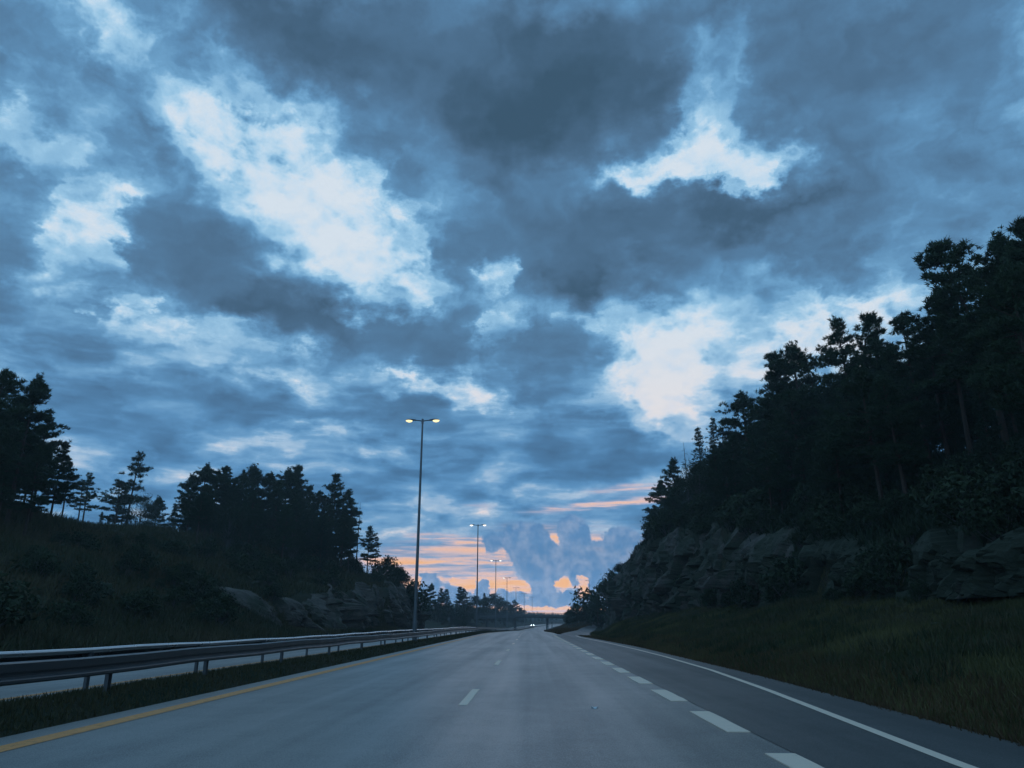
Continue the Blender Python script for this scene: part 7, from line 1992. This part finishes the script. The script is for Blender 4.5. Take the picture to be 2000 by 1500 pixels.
# left slope: taller brown and green weeds
lg2 = LandGrid(-62, -17, 10, 165, 0.6)
x, y = scatter(150000, lambda y: -np.interp(y, LEFT[:, 0], np.where(LEFT[:, 0] < 62, 48.0, LEFT[:, 2] + 1)), lambda y: y * 0 - 19.3, 14, 158, 81, 1.5)
blades('slope_weeds', 'tangled brown and green weeds covering the lower left slope', x, y, lg2(x, y), 0.15, 0.75, 0.08, 'weeds', 0.45 + 0.9 * fbm(x / 4, y / 6, 4, 14), 82)
x, y = scatter(70000, lambda y: y * 0 - 60.0, lambda y: -np.interp(y, LEFT[:, 0], LEFT[:, 4]) - 0.3, 62, 152, 83, 1.2)
blades('hill_heather', 'dark heather and low scrub on the upper left hill', x, y, lg2(x, y), 0.2, 0.9, 0.13, 'weeds', 0.25 + 0.6 * fbm(x / 4, y / 6, 4, 15), 84)
# forest floor on the right
lg3 = LandGrid(15, 48, 8, 190, 0.7)
x, y = scatter(90000, lambda y: np.interp(y, RIGHT[:, 0], RIGHT[:, 4]) - 0.2, lambda y: y * 0 + 42.0, 12, 185, 85, 1.3)
blades('forest_floor', 'dark ferns and blueberry scrub under the right-hand forest', x, y, lg3(x, y), 0.25, 1.0, 0.16, 'leaves', 0.15 + 0.5 * fbm(x / 4, y / 6, 4, 16), 86, 'undergrowth')


# ------------------------------------------------------------------ distant woods, too far to tell the trees apart
def far_wood():
    r = np.random.default_rng(91)
    V = []
    n = 0
    while n < 4200:
        y = 520 * (1080 / 520) ** r.random()
        side = 1 if r.random() < 0.5 else -1
        x = float(road_x(y)) + side * (26 + abs(r.normal(0, 0.3)) * y) if y < 820 else float(road_x(y)) + r.uniform(-0.5, 0.4) * y
        z = land(x, y)
        h = r.uniform(2.5, 5.5)
        w = h * r.uniform(0.22, 0.4)
        a0 = r.uniform(0, 6.28)
        pts = [np.array([x + w * math.cos(a0 + k * 2.094), y + w * math.sin(a0 + k * 2.094), z + h * r.uniform(0.05, 0.3)]) for k in range(3)]
        pts2 = [np.array([x + 0.75 * w * math.cos(a0 + 1 + k * 2.094), y + 0.75 * w * math.sin(a0 + 1 + k * 2.094), z + h * 0.55]) for k in range(3)]
        topp = np.array([x, y, z + h])
        for k in range(3):
            V.append([pts[k], pts[(k + 1) % 3], np.array([x, y, z + h * 0.85])])
            V.append([pts2[k], pts2[(k + 1) % 3], topp])
        n += 1
    o = tris_obj('distant_wood', np.array(V), M['spruce'], None, r.random(len(V)))
    tag(o, 'bluish wooded ridges closing the valley beyond the bridge', 'wood', None, 'stuff')


far_wood()


# ------------------------------------------------------------------ oncoming car, marker posts, scrap
def car(x, y, z, rz):
    root = empty('oncoming_car', (x, y, z), rz)
    tag(root, 'oncoming car with bright headlights far away beyond the guard rail', 'car')
    # side profile lofted across the width
    prof = [(-2.15, 0.30), (-2.2, 0.62), (-2.05, 0.80), (-1.15, 0.92), (-0.45, 1.38), (0.95, 1.42), (1.75, 0.98), (2.12, 0.92), (2.2, 0.55), (2.1, 0.28)]
    V, F = [], []
    n = len(prof)
    for sx, k in ((-0.86, 0.0), (-0.78, 1.0), (0.78, 1.0), (0.86, 0.0)):
        for px, pz in prof:
            inset = 0.12 if (pz > 1.0 and k == 0) else 0.0
            V.append((sx * (1 - inset), px, pz - (0.05 if k == 0 and pz > 0.7 else 0)))
    for s in range(3):
        for k in range(n):
            F.append((s * n + k, s * n + (k + 1) % n, (s + 1) * n + (k + 1) % n, (s + 1) * n + k))
    F += [tuple(range(n))[::-1], tuple(range(3 * n, 4 * n))]
    mesh_obj('body', V, F, M['carpaint'], root)
    mesh_obj('windscreen', [(-0.66, -1.12, 0.95), (0.66, -1.12, 0.95), (0.58, -0.50, 1.37), (-0.58, -0.50, 1.37)], [(0, 1, 2, 3)], M['glass'], root)
    for sx in (-0.8, 0.8):
        for py in (-1.35, 1.35):
            mb = MB()
            mb.tube([(sx - 0.1, py, 0.32), (sx + 0.1, py, 0.32)], [0.32, 0.32], 14)
            w = mb.build('wheel', M['rubber'], root)
            mb = MB()
            e = 0.105 if sx > 0 else -0.105
            mb.tube([(sx, py, 0.32), (sx + e, py, 0.32)], [0.19, 0.19], 10)
            mb.build('rim', M['galv'], w)
    for sx in (-0.62, 0.62):
        mb = MB()
        mb.tube([(sx, -2.12, 0.66), (sx, -2.24, 0.66)], [0.11, 0.10], 10)
        mb.build('headlight', M['headlight'], root)


q = 470.0
car(float(road_x(q)) - 11.2, q, float(road_z(q)) + 0.01, 0.0)

for (x, y, lab) in ((6.0, 268.0, 'white roadside marker post left of the bridge pier'), (7.55, 272.0, 'white roadside marker post right of the bridge pier')):
    root = empty('marker_post', (x, y, land(x, y)))
    tag(root, lab, 'marker post', 'white marker posts near the bridge')
    mb = MB()
    mb.box(-0.13, 0.13, -0.04, 0.04, -0.2, 1.75)
    mb.build('shaft', M['marker'], root)
    mb = MB()
    mb.box(-0.131, 0.131, -0.043, 0.043, 1.3, 1.5)
    mb.build('dark_band', M['rubber'], root)

V = [(0.05 * math.cos(a) * (1 + 0.4 * math.sin(3 * a)), 0.11 * math.sin(a), 0.012 + 0.012 * math.cos(2 * a)) for a in np.linspace(0, 6.2832, 10, endpoint=False)]
o = mesh_obj('litter_scrap', V + [(p[0], p[1], 0.0) for p in V], [tuple(range(10)), tuple(range(19, 9, -1))] + [(k, (k + 1) % 10, 10 + (k + 1) % 10, 10 + k) for k in range(10)], M['marker'], None, False, (1.02, 12.9, 0.006))
tag(o, 'tiny pale scrap lying on the asphalt in the right lane', 'litter')


# ------------------------------------------------------------------ haze
m = bpy.data.materials.new('dusk_air')
m.use_nodes = True
t = NT(m.node_tree)
pv = t.n('ShaderNodeVolumePrincipled')
pv.inputs['Color'].default_value = (0.86, 0.90, 0.95, 1)
pv.inputs['Density'].default_value = HAZE
pv.inputs['Anisotropy'].default_value = 0.25
out = t.n('ShaderNodeOutputMaterial')
t.t.links.new(pv.outputs[0], out.inputs['Volume'])
mb = MB()
mb.box(-940, 960, -40, 1115, -5, 38)
hz = mb.build('haze', m)
tag(hz, 'thin bluish dusk haze filling the valley', 'haze', None, 'stuff')
